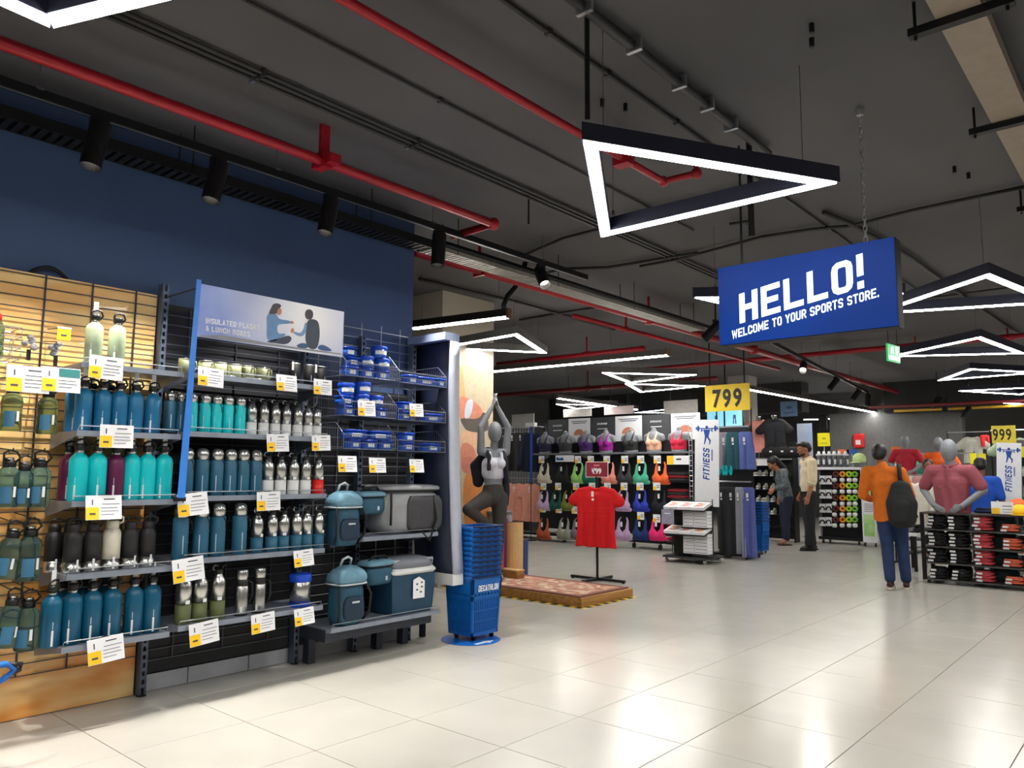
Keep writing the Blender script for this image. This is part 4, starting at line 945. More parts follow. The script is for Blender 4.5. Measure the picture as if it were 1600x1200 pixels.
def cooler_backpack(px, py, z, label, s=1.0, Y=4.70, rz=0):
    X = P(px, py, Y=Y).x
    t = thing('cooler_backpack', label, 'backpack', (X, Y, z), rz, 'teal cooler backpacks'); t.scale = (s, s, s)
    bag_body(.105, .085, .30, .05, .96).build('body', tealf, t, True)
    MB().loft([[(x*k, y*k-.004*i, .275+i*.028) for x, y in [(.118*math.copysign(abs(cos(a))**.5, cos(a)), .1*math.copysign(abs(sin(a))**.5, sin(a))) for a in [2*pi*j/20 for j in range(20)]]] for i, k in enumerate((1.0, 1.05, 1.0, .8, .45))]).build('lid_flap', palef, t, True)
    MB().tube([(.122*math.copysign(abs(cos(a))**.5, cos(a)), .104*math.copysign(abs(sin(a))**.5, sin(a)), .272) for a in [2*pi*j/24 for j in range(24)]], .006, 6, closed=True).build('piping', pipem, t, True)
    MB().tube([(-.04, .02, .38), (-.035, .0, .43), (.0, -.01, .445), (.035, .0, .43), (.04, .02, .38)], .009, 6).build('grab_loop', pipem, t, True)
    MB().tube([(.1, -.06, .3), (.125, -.11, .2), (.12, -.1, .08), (.1, -.05, .02)], .009, 6).build('shoulder_strap', webm, t, True)
    MB().tube([(-.1, -.06, .3), (-.13, -.1, .2), (-.125, -.1, .08), (-.1, -.05, .02)], .009, 6).build('shoulder_strap', webm, t, True)
    bag_body(.078, .02, .15, .1, .95).build('front_pocket', dkf, t, True).location = (0, -.085, .04)
    MB().box(-.03, .03, -.112, -.108, .15, .162).build('printed_mark', pipem, t)
    return t
cooler_backpack(536, 800, .86, 'upper teal cooler backpack with pale lid left of the grey cooler', 1.02)
cooler_backpack(541, 915, ZC+.002, 'lower teal cooler backpack with pale lid on the bottom shelf', 1.08, Y=4.68)
def lunch_bag(px, py, z, label, s=1.0, Y=4.72):
    X = P(px, py, Y=Y).x
    t = thing('cooler_bag', label, 'bag', (X, Y, z), .1, 'teal cooler bags'); t.scale = (s, s, s)
    bag_body(.125, .08, .13, .04, .98).build('body', tealf, t, True)
    bag_body(.128, .083, .045, .1, .92).build('lid', palef, t, True).location = (0, 0, .128)
    MB().tube([(.126*math.copysign(abs(cos(a))**.5, cos(a)), .082*math.copysign(abs(sin(a))**.5, sin(a)), .13) for a in [2*pi*j/24 for j in range(24)]], .004, 6, closed=True).build('zip', webm, t, True)
    MB().tube([(-.1, -.02, .165), (-.06, -.03, .2), (.06, -.03, .2), (.1, -.02, .165)], .008, 6).build('handle', webm, t, True)
    MB().tube([(.12, -.03, .12), (.17, -.06, .02), (.15, -.05, -.06), (.13, -.02, .02)], .008, 6).build('shoulder_strap', webm, t, True)
    MB().box(.02, .04, -.0845, -.078, .03, .06).build('printed_mark', pipem, t)
    return t
g1 = lunch_bag(575, 785, P(575, 803, Y=4.72).z, 'upper teal cooler bag between the backpack and grey cooler', 1.0)
g2 = lunch_bag(587, 890, P(587, 912, Y=4.72).z, 'lower teal cooler bag behind the hard cooler box', 1.05)
for g in (g1, g2):
    q = g.location; MB().tube([(q.x, q.y+.05, q.z+.2), (q.x, YB, q.z+.23)], .005, 6).tube([(q.x, q.y-.03, q.z+.19), (q.x, q.y+.05, q.z+.2)], .005, 6).build('peg_hook', black, Cc, world=True)
for px, py, zz_ in ((536, 760, .86),):
    X = P(px, py, Y=4.7).x; MB().tube([(X, 4.695, zz_+.445), (X, YB, zz_+.47)], .005, 6).build('peg_hook', black, Cc, world=True)
# grey soft cooler
q = P(603, 757, Y=4.66); xa, xb = P(601, 800, Y=4.64).x, P(693, 800, Y=4.64).x
t = thing('soft_cooler', 'large grey soft cooler bag on the shelf beside the end panel', 'bag', ((xa+xb)/2, 4.80, ZG+.002))
w = (xb-xa)/2-.01; hg = q.z-ZG-.02
bag_body(w, .17, hg*.93, .03, .99).build('body', greyf, t, True)
bag_body(w*.62, .03, hg*.75, .02, 1).build('front_pocket', dgf, t, True).location = (w*.3, -.165, hg*.05)
bag_body(w*1.02, .175, .05, .05, .95).build('lid', greyf, t, True).location = (0, 0, hg*.9)
MB().tube([(w*1.01*math.copysign(abs(cos(a))**.5, cos(a)), .178*math.copysign(abs(sin(a))**.5, sin(a)), hg*.91) for a in [2*pi*j/24 for j in range(24)]], .006, 6, closed=True).build('zip', webm, t, True)
MB().tube([(w*.55, -.18, hg*.8), (w*.62, -.21, hg*.3), (w*.4, -.2, -.06), (w*.1, -.2, .02)], .011, 6).build('shoulder_strap', webm, t, True)
MB().tube([(-w*.8, -.15, hg*.85), (-w*.9, -.19, hg*.6), (-w*.85, -.17, hg*.2)], .01, 6).build('side_webbing', webm, t, True)
# hard cooler box
xa, xb = P(609, 920, Y=4.66).x, P(679, 920, Y=4.66).x; zt_ = P(645, 868, Y=4.70).z
t = thing('cooler_box', 'hard navy cooler box with grey lid on the bottom shelf', 'cooler', ((xa+xb)/2, 4.79, ZC+.002))
w = (xb-xa)/2; hh = zt_-ZC
MB().loft([[(x*k, y*k, z) for x, y in ((-w, -.15), (-w+.03, -.165), (w-.03, -.165), (w, -.15), (w, .15), (-w, .15))] for z, k in ((0, .84), (.02, .88), (hh*.68, .98))]).build('body', mat('cooler_navy', (28, 66, 92), .4), t)
MB().bev(-w, w, -.17, .16, hh*.68, hh*.8, .03).build('lid_rim', whiteplas, t, True)
MB().loft([[(x*k, y*k, z) for x, y in [(w*.96*math.copysign(abs(cos(a))**.45, cos(a)), .155*math.copysign(abs(sin(a))**.45, sin(a))) for a in [2*pi*j/20 for j in range(20)]]] for z, k in ((hh*.8, 1), (hh*.88, .98), (hh*.95, .88), (hh*.985, .6))]).build('lid', mat('cooler_lid_grey', (120, 124, 134), .35), t, True)
MB().tube([(-w*.92, -.1, hh*.8), (-w*.9, -.12, hh*.93), (w*.9, -.12, hh*.93), (w*.92, -.1, hh*.8)], .012, 6).build('carry_handle', mat('cooler_handle', (170, 174, 182), .35), t, True)
lab_ = MB().prism([(-.06, 0), (.06, 0), (.06, .13), (.0, .165), (-.06, .145)], 0, .003, frame((.03, -.166, hh*.26), (1, 0, 0), (0, 0, 1))).build('hang_label', white, t)
mb = MB()
for x, z in ((.0, .36), (.05, .4), (.04, .32), (.0, .45), (.05, .47)): mb.box(x, x+.02, -.1702, -.169, z*hh*1.1, z*hh*1.1+.012)
mb.build('printed_lines', ink, t)

# ---------------------------------------------------------------- shopping baskets
bkt = mat('basket_blue_plastic', (16, 96, 178), .35, var=.04); bkd = mat('basket_handle_navy', (20, 34, 74), .4)
def slot_wall(mb, n, w0, w1, z0, z1, thick, M, rows=3):
    """a tapered basket wall with rows of upright slots; local x along the wall, z up"""
    def pt(u, z): k = w0+(w1-w0)*(z-z0)/(z1-z0); return (u*k, z)
    def quad(u0, u1, za, zb):
        a, b, c, d = pt(u0, za), pt(u1, za), pt(u1, zb), pt(u0, zb)
        mb.loft([[(a[0], -thick, a[1]), (b[0], -thick, b[1]), (b[0], 0, b[1]), (a[0], 0, a[1])], [(d[0], -thick, d[1]), (c[0], -thick, c[1]), (c[0], 0, c[1]), (d[0], 0, d[1])]], M)
    H = z1-z0
    quad(-1, 1, z0, z0+.06*H); quad(-1, 1, z0+.62*H, z0+.70*H); quad(-1, 1, z0+.74*H, z1)
    quad(-1, -.9, z0, z1); quad(.9, 1, z0, z1)
    zs = [z0+.06*H+(.56*H)*i/rows for i in range(rows+1)]
    for z in zs[1:-1]: quad(-.9, .9, z-.005, z+.005)
    for i in range(n+1):
        u = -.9+1.8*i/n; quad(u-.9/n*.42, u+.9/n*.42, z0+.05*H, z0+.66*H)
    for i in range(9): quad(-.9+.225*i-.05, -.9+.225*i+.05, z0+.69*H, z0+.75*H)
bx, by = P(745, 978, Z=.05).x, 4.62
qa, qb = P(722, 910, Y=4.50), P(770, 905, Y=4.50)
bw, bd, bh = .180, .155, .465
def basket_body(h, slots, w=None, d=None):
    mb = MB()
    for M, a, tz in ((rot((0, -bd, 0)), bw, 0), (rot((0, bd, 0), pi), bw, 0), (rot((-bw, 0, 0), -pi/2), bd, 0), (rot((bw, 0, 0), pi/2), bd, 0)):
        M = M @ Matrix(((1, 0, 0, 0), (0, 1, -.055, .027), (0, 0, 1, 0), (0, 0, 0, 1)))
        slot_wall(mb, slots, a*.86, a*1.0, 0, h, .011, M)
    mb.box(-bw*.86, bw*.86, -bd*.84, bd*.84, 0, .012)
    return mb
B0 = thing('shopping_basket', 'lowest blue shopping basket of the stack, with white lettering', 'basket', (4.872, 4.66, .045), 0, 'stack of blue shopping baskets')
basket_body(bh, 14).build('basket_body', bkt, B0)
def rim_ring(z, k, th, hh_):
    o = [(bw*k+.012, bd*k+.012), (bw*k-.004, bd*k-.004)]
    mb = MB()
    def rr(w, d, c=.03): return [(w, -d+c), (w, d-c), (w-c, d), (-w+c, d), (-w, d-c), (-w, -d+c), (-w+c, -d), (w-c, -d)]
    a, b = rr(*o[0]), rr(*o[1])
    for i in range(8):
        j = (i+1) % 8
        mb.loft([[(a[i][0], a[i][1], z), (a[j][0], a[j][1], z), (b[j][0], b[j][1], z), (b[i][0], b[i][1], z)], [(a[i][0], a[i][1], z+hh_), (a[j][0], a[j][1], z+hh_), (b[j][0], b[j][1], z+hh_), (b[i][0], b[i][1], z+hh_)]])
    return mb
rim_ring(bh-.005, 1.0, .014, .026).build('rim', bkt, B0)
MB().tube([(bw*1.02, -bd*1.08, bh+.018), (bw*.6, -bd*1.13, bh+.016), (-bw*.6, -bd*1.13, bh+.016), (-bw*1.02, -bd*1.08, bh+.018)], .009, 6).build('handle', bkd, B0)
MB().tube([(bw*1.02, bd*1.08, bh+.018), (-bw*1.02, bd*1.08, bh+.018)], .009, 6).build('handle', bkd, B0)
vs, fs, W = glyphs('DECATHLON', .17, .62, .10); MB().add(vs, fs, skew((-.115, -bd-.0125, bh*.78), (.245/W, 0, 0), (0, -.003, .05))).build('lettering', white, B0)
for x, y in ((-.1, -.1), (.12, -.1), (-.1, .1), (.12, .1)): MB().tube([(x-.008, y, -.022), (x+.008, y, -.022)], .022, 10).build('wheel', blackp, B0)
# nested baskets: only their rims and the top of their walls rise out of the one below
def nested_body():
    mb = MB(); h = bh
    for M, a in ((rot((0, -bd, 0)), bw), (rot((0, bd, 0), pi), bw), (rot((-bw, 0, 0), -pi/2), bd), (rot((bw, 0, 0), pi/2), bd)):
        M = M @ Matrix(((1, 0, 0, 0), (0, 1, -.03, .015), (0, 0, 1, 0), (0, 0, 0, 1)))
        mb.box(-a*.985, a*.985, -.004, 0, h-.13, h, M)
    return mb
MB().loft([[(x*k, y*k, z) for x, y in ((-bw, -bd), (bw, -bd), (bw, bd), (-bw, bd))] for z, k in ((.055, .80), (bh-.09, .905))]).build('nested_wall', bkt, B0)
N0 = None; pitch = .0415
for i in range(10):
    z = .045+pitch*(i+1)
    lab = '%s blue shopping basket up from the lettered one in the stack' % ORD[i]
    if i == 9: lab = 'topmost blue shopping basket of the stack'
    if N0 is None:
        N0 = thing('shopping_basket', lab, 'basket', (4.872, 4.66, z), 0, 'stack of blue shopping baskets')
        nested_body().build('basket_body', bkt, N0)
        rim_ring(bh-.005, 1.0, .014, .022).build('rim', bkt, N0)
        MB().tube([(bw*1.02, -bd*1.08, bh+.018), (bw*.6, -bd*1.13, bh+.016), (-bw*.6, -bd*1.13, bh+.016), (-bw*1.02, -bd*1.08, bh+.018)], .008, 6).build('handle', bkd, N0)
        MB().tube([(bw*1.08, -bd*1.0, bh+.014), (bw*1.1, bd*1.0, bh+.014)], .008, 6).build('handle', bkd, N0)
        mb = MB()
        for x in (-.09, .0, .09): mb.box(x-.02, x+.02, -bd-.014, -bd-.011, bh-.002, bh+.008)
        mb.build('rim_slots', bkd, N0)
    else: dup(N0, (4.872+random.uniform(-.003, .003), 4.66+random.uniform(-.003, .003), z), random.uniform(-.008, .008), lab)
t = thing('floor_disc', 'round blue floor sticker under the basket stack', 'floor sticker', (4.80, 4.62, .001))
MB().lathe([(0, 0), (.25, 0), (.25, .0015), (0, .0015)], 40).build('disc', mat('sticker_blue', (14, 100, 190), .3), t)
MB().prism([(-.12, -.02), (0, -.02), (0, -.05), (.1, .0), (0, .05), (0, .02), (-.12, .02)], 0, .001, rot((.0, -.17, .0016))).build('printed_arrow', markm, t)
# blue basket cut off by the left edge
q = P(-78, 1085, Y=4.35)
t = dup(B0, (q.x, 4.35, q.z-.33), .2, 'blue shopping basket with handle cut off by the left edge', '')
del t['group']; t.scale = (.62, .8, .75)
for ch in list(t.children):
    if ch.name.startswith(('lettering', 'handle')): bpy.data.objects.remove(ch)
h_ = MB().tube([(.14, -.1, .44), (.30, -.12, .50), (.36, -.12, .54), (.30, -.12, .585), (.05, -.1, .59), (-.1, -.05, .46)], .020, 8).build('handle', bkt, t, True)
MB().tube([(.30, -.1, .50), (.42, -.1, .53), (.43, -.1, .56), (.30, -.1, .58)], .016, 8).build('handle_grip', blackp, t, True)
# ================================================================ figures
skinm = mat('skin_brown', (168, 112, 82), .55, var=.04); skind = mat('skin_dark', (128, 82, 60), .55, var=.04); hairm = mat('hair_black', (20, 17, 17), .5, var=.1, scale=60, stretch=(1, 1, .1))
eyew = mat('eye_white', (225, 222, 216), .3); eyeb = mat('eye_brown', (36, 24, 18), .2); lipm = mat('lips', (150, 84, 74), .5)
manm = mat('mannequin_grey', (128, 132, 138), .42, var=.03)
def V(*a): return Vector(a)
def hand(mb, w, d, n, H, curl=.5):
    """palm, four bent fingers of unequal length and a thumb at wrist w; d along the hand, n out of the back of it"""
    d = Vector(d).normalized(); n = Vector(n); n = (n-d*n.dot(d)).normalized(); s = d.cross(n); k = H/1.75
    pc = w+d*.05*k
    mb.cap(w, .022*k, w+d*.075*k, .024*k, 1.6, .6, ref=tuple(s))
    for i, L in enumerate((.070, .080, .075, .058)):
        b = w+d*.082*k+s*(.030-.020*i)*k; m1 = b+(d*cos(curl*.6)-n*sin(curl*.6))*L*.55*k; m2 = m1+(d*cos(curl*1.6)-n*sin(curl*1.6))*L*.45*k
        mb.cap(b, .0088*k, m1, .0082*k, n=8); mb.cap(m1, .0082*k, m2, .007*k, n=8)
    b = w+d*.028*k+s*.030*k; m1 = b+(d*.75+s*.6-n*.25)*.038*k; mb.cap(b, .0105*k, m1, .0095*k, n=8); mb.cap(m1, .0095*k, m1+(d*.95+s*.1-n*.3)*.028*k, .008*k, n=8)
def face(mb, c, f, up, H):
    """nose, brow, chin, lips and ears grown out of the skull at c; f forward"""
    k = H/1.75; s = up.cross(f)
    M = Matrix(((f.x, s.x, up.x, c.x), (f.y, s.y, up.y, c.y), (f.z, s.z, up.z, c.z), (0, 0, 0, 1)))
    mb.ell((0, 0, .02*k), (.098*k, .076*k, .098*k), M=M); mb.ell((.022*k, 0, -.045*k), (.068*k, .056*k, .072*k), M=M)
    mb.ell((.07*k, 0, -.095*k), (.024*k, .026*k, .02*k), 10, 7, M=M)
    a = M @ V(.088*k, 0, .015*k); b = M @ V(.112*k, 0, -.022*k); mb.cap(a, .009*k, b, .014*k, n=8)
    mb.ell((.088*k, 0, -.058*k), (.014*k, .024*k, .010*k), 10, 6, M=M)
    for q in (-1, 1):
        mb.ell((.086*k, .032*k*q, .03*k), (.014*k, .022*k, .008*k), 8, 5, M=M)
        mb.ell((-.005*k, .078*k*q, -.005*k), (.018*k, .010*k, .032*k), 8, 6, M=M)
    return M, k
def eyes(M, k, parent, o):
    M = Matrix.Translation(-o) @ M
    for q in (-1, 1):
        e = MB().ell((.079*k, .033*k*q, .008*k), (.012*k, .014*k, .009*k), 10, 7, M=M).build('eye', eyew, parent, True)
        MB().ell((.089*k, .033*k*q, .008*k), (.0035*k, .006*k, .006*k), 8, 5, M=M).build('iris', eyeb, e, True)
        MB().tube([tuple(M @ V(.088*k, .018*k*q, .032*k)), tuple(M @ V(.09*k, .034*k*q, .037*k)), tuple(M @ V(.08*k, .052*k*q, .03*k))], .004*k, 5).build('eyebrow', hairm, parent)
    MB().ell((.099*k, 0, -.058*k), (.006*k, .022*k, .006*k), 10, 6, M=M).build('mouth', lipm, parent, True)
def shoe(mb, sole, ank, d, k):
    d = Vector(d).normalized(); s = V(-d.y, d.x, 0); b = V(ank.x, ank.y, 0)
    z = ank.z
    mb.cap(b-d*.05*k+V(0, 0, z-.055*k), .036*k, b+d*.13*k+V(0, 0, z-.068*k), .032*k, 1.1, .9, ref=tuple(s)); mb.cap(b+V(0, 0, z), .042*k, b+d*.06*k+V(0, 0, z-.045*k), .036*k)
    pts = [b+d*a*k+s*t*k for a, t in ((-.095, .022), (-.095, -.022), (-.04, -.037), (.10, -.044), (.165, -.02), (.165, .02), (.10, .044), (-.04, .037))]
    sole.loft([[(p.x, p.y, z-.105*k) for p in pts], [(p.x, p.y, z-.08*k) for p in pts]])

# ---------------------------------------------------------------- man in orange, seen from behind
def limb_cloth(mb, pts, rs): mb.chain(pts, rs)
def build_orange():
    H = 1.80; o = V(10.45, 2.76, 0); rz = radians(12)
    t = thing('person', 'man in orange long-sleeved shirt and blue jeans walking away with black backpack', 'person', o, rz)
    k = H/1.75; Z = lambda f: f*H
    lean = V(.02, .10, 0)*k
    hipc = V(0, .03, Z(.515)); chest = V(.0, .075, Z(.72)); neck = V(.01, .10, Z(.835)); head = V(.035, .125, Z(.925))
    sh = {q: V(0, .085+q*.185*k, Z(.80)-.01*(q < 0)) for q in (1, -1)}; hp = {q: V(0, .02+q*.085*k, Z(.50)) for q in (1, -1)}
    kn = {1: V(.0, .085, Z(.285)), -1: V(.07, -.08, Z(.29))}; an = {1: V(-.10, .065, .115*k), -1: V(.05, -.105, .105*k)}
    el = {1: V(-.02, .33*k, Z(.635)), -1: V(-.02, -.20*k, Z(.63))}; wr = {1: V(.21, .24*k, Z(.60)), -1: V(.16, -.18*k, Z(.565))}
    sk = MB()
    f = V(.97, -.1, -.2).normalized(); up = (V(0, 0, 1)-f*f.z).normalized(); M, kk = face(sk, head, f, up, H)
    sk.cap(neck-V(0, 0, .06*k), .06*k, head-V(.01, 0, .03*k), .052*k)
    sk.chain([hipc, V(0, .05, Z(.62)), chest, V(0, .09, Z(.79))], [.10*k, .095*k, .11*k, .075*k], 1.45, .9, (0, 1, 0))
    for q in (1, -1):
        sk.chain([sh[q], el[q], wr[q]], [.052*k, .042*k, .028*k]); sk.cap(V(0, .09, Z(.79)), .06*k, sh[q], .052*k)
        sk.chain([hp[q], kn[q], an[q]], [.078*k, .055*k, .036*k]); sk.cap(an[q], .036*k, an[q]+V(.1, 0, -.06*k), .026*k)
        hand(sk, wr[q], V(.9, -.25*q, .35), V(0, q*.6, .8), H, .9)
    obj('body', blob(sk, 'body', .0085*k, 3), skind, t)
    eyes(M, kk, t, V(0, 0, 0))
    hb = MB(); c = head+up*.03*k-f*.018*k; hb.ell(tuple(c), (.106*k, .089*k, .098*k)); hb.ell(tuple(c-f*.035*k-up*.05*k), (.072*k, .080*k, .07*k)); obj('hair', blob(hb, 'hair', .011, 2), hairm, t)
    s = MB()
    s.chain([V(0, .025, Z(.44)), V(0, .03, Z(.50)), V(0, .045, Z(.57)), V(0, .055, Z(.65)), chest, V(0, .09, Z(.795))], [.132*k, .128*k, .118*k, .114*k, .124*k, .085*k], 1.5, .96, (0, 1, 0))
    for q in (1, -1):
        s.cap(V(0, .09, Z(.80)), .075*k, sh[q], .072*k); s.chain([sh[q], el[q], el[q]+(wr[q]-el[q])*.85], [.074*k, .058*k, .043*k])
    s.cap(V(.005, .092, Z(.82)), .066*k, V(.01, .1, Z(.845)), .062*k)
    orm = mat('shirt_orange', (206, 104, 14), .8, var=.1, scale=9, bump=.35)
    me = blob(s, 'shirt', .012, 3)
    for v in me.vertices: v.co.z = max(v.co.z, Z(.462)+.012*sin(atan2(v.co.y, v.co.x)*5))
    obj('shirt', me, orm, t)
    j = MB()
    j.chain([V(0, .03, Z(.50)), V(0, .03, Z(.54))], [.112*k, .108*k], 1.4, .95, (0, 1, 0))
    for q in (1, -1): j.chain([hp[q], kn[q], an[q]+V(0, 0, .02)], [.098*k, .073*k, .062*k])
    obj('jeans', blob(j, 'jeans', .012, 3), mat('denim_blue', (27, 48, 88), .8, var=.16, scale=10, bump=.3), t)
    for q in (1, -1):
        u, so = MB(), MB(); shoe(u, so, an[q], V(1, -.05*q, 0), k); obj('shoe', blob(u, 'shoe', .011, 2), mat('shoe_maroon', (58, 30, 32), .6), t); so.build('sole', mat('sole_cream', (206, 196, 178), .6), t)
    # phone in the left hand
    p = MB().box(-.005, .005, -.038, .038, -.07, .07, rot(wr[1]+V(.10, -.02, .06), 0, 0, -.5)).build('phone', blackp, None); p.parent = None
    p.location = Matrix.Rotation(rz, 4, 'Z') @ V(0, 0, 0)+o; p.rotation_euler = (0, 0, rz); tag(p, 'dark phone held by the man in orange', 'phone')
    # backpack on the right shoulder
    b = thing('backpack', 'black backpack hanging off the right shoulder of the man in orange', 'backpack', o, rz)
    m_ = MB(); c = V(-.20*k, -.105*k, Z(.585))
    m_.chain([c+V(0, 0, -.18*k), c+V(-.01, 0, 0), c+V(.015, 0, .19*k)], [.115*k, .13*k, .085*k], 1.35, .72, (0, 1, 0))
    obj('bag', blob(m_, 'bag', .014, 3), mat('backpack_black', (26, 27, 30), .75, bump=.3, scale=24), b)
    m_ = MB(); m_.chain([c+V(-.075*k, 0, -.17*k), c+V(-.085*k, 0, -.02*k)], [.072*k, .075*k], 1.3, .6, (0, 1, 0)); obj('front_pocket', blob(m_, 'front_pocket', .014, 3), _mats['backpack_black'], b)
    MB().tube([(c.x+.03*k, c.y+.0, c.z+.16*k), (-.135*k, -.10*k, Z(.74)), (-.105*k, -.095*k, Z(.80)), (-.03, -.09*k, Z(.846)), (.045*k, -.09*k, Z(.842)), (.115*k, -.10*k, Z(.78)), (.125*k, -.12*k, Z(.68)), (.05*k, -.20*k, Z(.55)), (c.x+.05, c.y-.14*k, c.z-.15*k)], [.028*k]*9, 6).build('shoulder_strap', webm, b, True)
    MB().tube([(c.x+.02*k, c.y-.03, c.z+.26*k), (c.x+.01*k, c.y, c.z+.31*k), (c.x+.02*k, c.y+.03, c.z+.26*k)], .008, 6).build('grab_loop', webm, b)
    MB().tube([(c.x+.09*k, c.y+.05, c.z+.2*k), (c.x+.12*k, c.y+.1, c.z), (c.x+.08*k, c.y+.1, c.z-.2*k)], .018*k, 6).build('shoulder_strap', webm, b, True)
build_orange()

# ---------------------------------------------------------------- man in cream shirt, woman in grey sweater
def build_cream():
    H = 2.02; o = V(14.57, 5.30, 0); rz = radians(128); t = thing('person', 'man in cream shirt and black trousers standing with hand in pocket', 'person', o, rz)
    k = H/1.75; Z = lambda f: f*H
    hipc = V(0, 0, Z(.515)); chest = V(-.005, 0, Z(.72)); neck = V(.01, 0, Z(.83)); head = V(.05*k, 0, Z(.925))
    sh = {q: V(-.01, q*.19*k, Z(.80)) for q in (1, -1)}; hp = {q: V(0, q*.085*k, Z(.50)) for q in (1, -1)}
    kn = {1: V(.03, .10*k, Z(.28)), -1: V(-.01, -.09*k, Z(.28))}; an = {1: V(.06, .12*k, .105*k), -1: V(-.06, -.10*k, .105*k)}
    el = {1: V(.02, .27*k, Z(.64)), -1: V(-.13*k, -.25*k, Z(.645))}; wr = {1: V(.10, .25*k, Z(.50)), -1: V(.05*k, -.205*k, Z(.515))}
    sk = MB(); f = V(.95, .05, -.28).normalized(); up = (V(0, 0, 1)-f*f.z).normalized(); M, kk = face(sk, head, f, up, H)
    sk.cap(neck-V(0, 0, .06*k), .06*k, head-V(.02, 0, .03*k), .054*k)
    sk.chain([hipc, V(0, 0, Z(.62)), chest, V(0, 0, Z(.79))], [.10*k, .095*k, .11*k, .075*k], 1.4, .9, (0, 1, 0))
    for q in (1, -1):
        sk.cap(V(0, 0, Z(.79)), .06*k, sh[q], .052*k); sk.chain([sh[q], el[q], wr[q]], [.052*k, .044*k, .031*k]); sk.chain([hp[q], kn[q], an[q]], [.078*k, .055*k, .036*k]); sk.cap(an[q], .036*k, an[q]+V(.1, 0, -.06*k), .026*k)
    hand(sk, wr[1], V(.25, 0, -1), V(0, 1, 0), H, .5); hand(sk, wr[-1], V(.55, .15, -.8), V(0, -1, .1), H, .35)
    obj('body', blob(sk, 'body', .0085*k, 3), skinm, t); eyes(M, kk, t, V(0, 0, 0))
    hb = MB(); c = head+up*.045*k-f*.022*k; hb.ell(tuple(c), (.104*k, .084*k, .085*k)); hb.ell(tuple(c-f*.045*k-up*.05*k), (.06*k, .077*k, .07*k)); hb.ell(tuple(head+f*.05*k+up*.095*k), (.05*k, .06*k, .028*k)); obj('hair', blob(hb, 'hair', .011, 2), hairm, t)
    bd_ = MB(); MH = M; bd_.ell((.045*k, 0, -.072*k), (.058*k, .062*k, .036*k), M=M); obj('beard', blob(bd_, 'beard', .010, 2), mat('beard_dark', (62, 44, 38), .8), t)
    s = MB(); s.chain([V(0, 0, Z(.535)), V(.01, 0, Z(.60)), V(0, 0, Z(.66)), chest, V(0, 0, Z(.795))], [.108*k, .118*k, .116*k, .124*k, .088*k], 1.42, .98, (0, 1, 0))
    for q in (1, -1):
        s.cap(V(0, 0, Z(.80)), .078*k, sh[q], .076*k); e2 = el[q]+(wr[q]-el[q])*.18; s.chain([sh[q], el[q], e2], [.080*k, .072*k, .066*k])
    obj('shirt', blob(s, 'shirt', .012, 3), mat('shirt_cream', (226, 210, 176), .8, var=.05, scale=9, bump=.3), t)
    MB().tube([(.075*k, .05*k, Z(.828)), (.0, .075*k, Z(.848)), (-.06*k, 0, Z(.855)), (.0, -.075*k, Z(.848)), (.075*k, -.05*k, Z(.828))], .017*k, 6).build('collar', _mats['shirt_cream'], t, True)
    for q in (1, -1):
        e2 = el[q]+(wr[q]-el[q])*.22; d = (wr[q]-el[q]).normalized(); MB().tube([tuple(e2-d*.03), tuple(e2+d*.02)], [.068*k, .066*k], 12).build('rolled_cuff', _mats['shirt_cream'], t, True)
    MB().tube([(.124*k*cos(a), .158*k*sin(a), Z(.528)) for a in [2*pi*i/20 for i in range(20)]], .016*k, 6, closed=True).build('belt', webm, t, True)
    j = MB(); j.chain([V(0, 0, Z(.49)), V(0, 0, Z(.525))], [.112*k, .108*k], 1.35, 1.0, (0, 1, 0))
    for q in (1, -1): j.chain([hp[q], kn[q], an[q]+V(0, 0, .01)], [.106*k, .084*k, .076*k])
    obj('trousers', blob(j, 'trousers', .012, 3), mat('trousers_black', (24, 24, 28), .8, bump=.25, scale=10), t)
    for q in (1, -1):
        u, so = MB(), MB(); shoe(u, so, an[q], V(1, .1*q, 0), k); obj('shoe', blob(u, 'shoe', .011, 2), mat('shoe_black', (20, 19, 20), .4), t); so.build('sole', blackp, t)
build_cream()
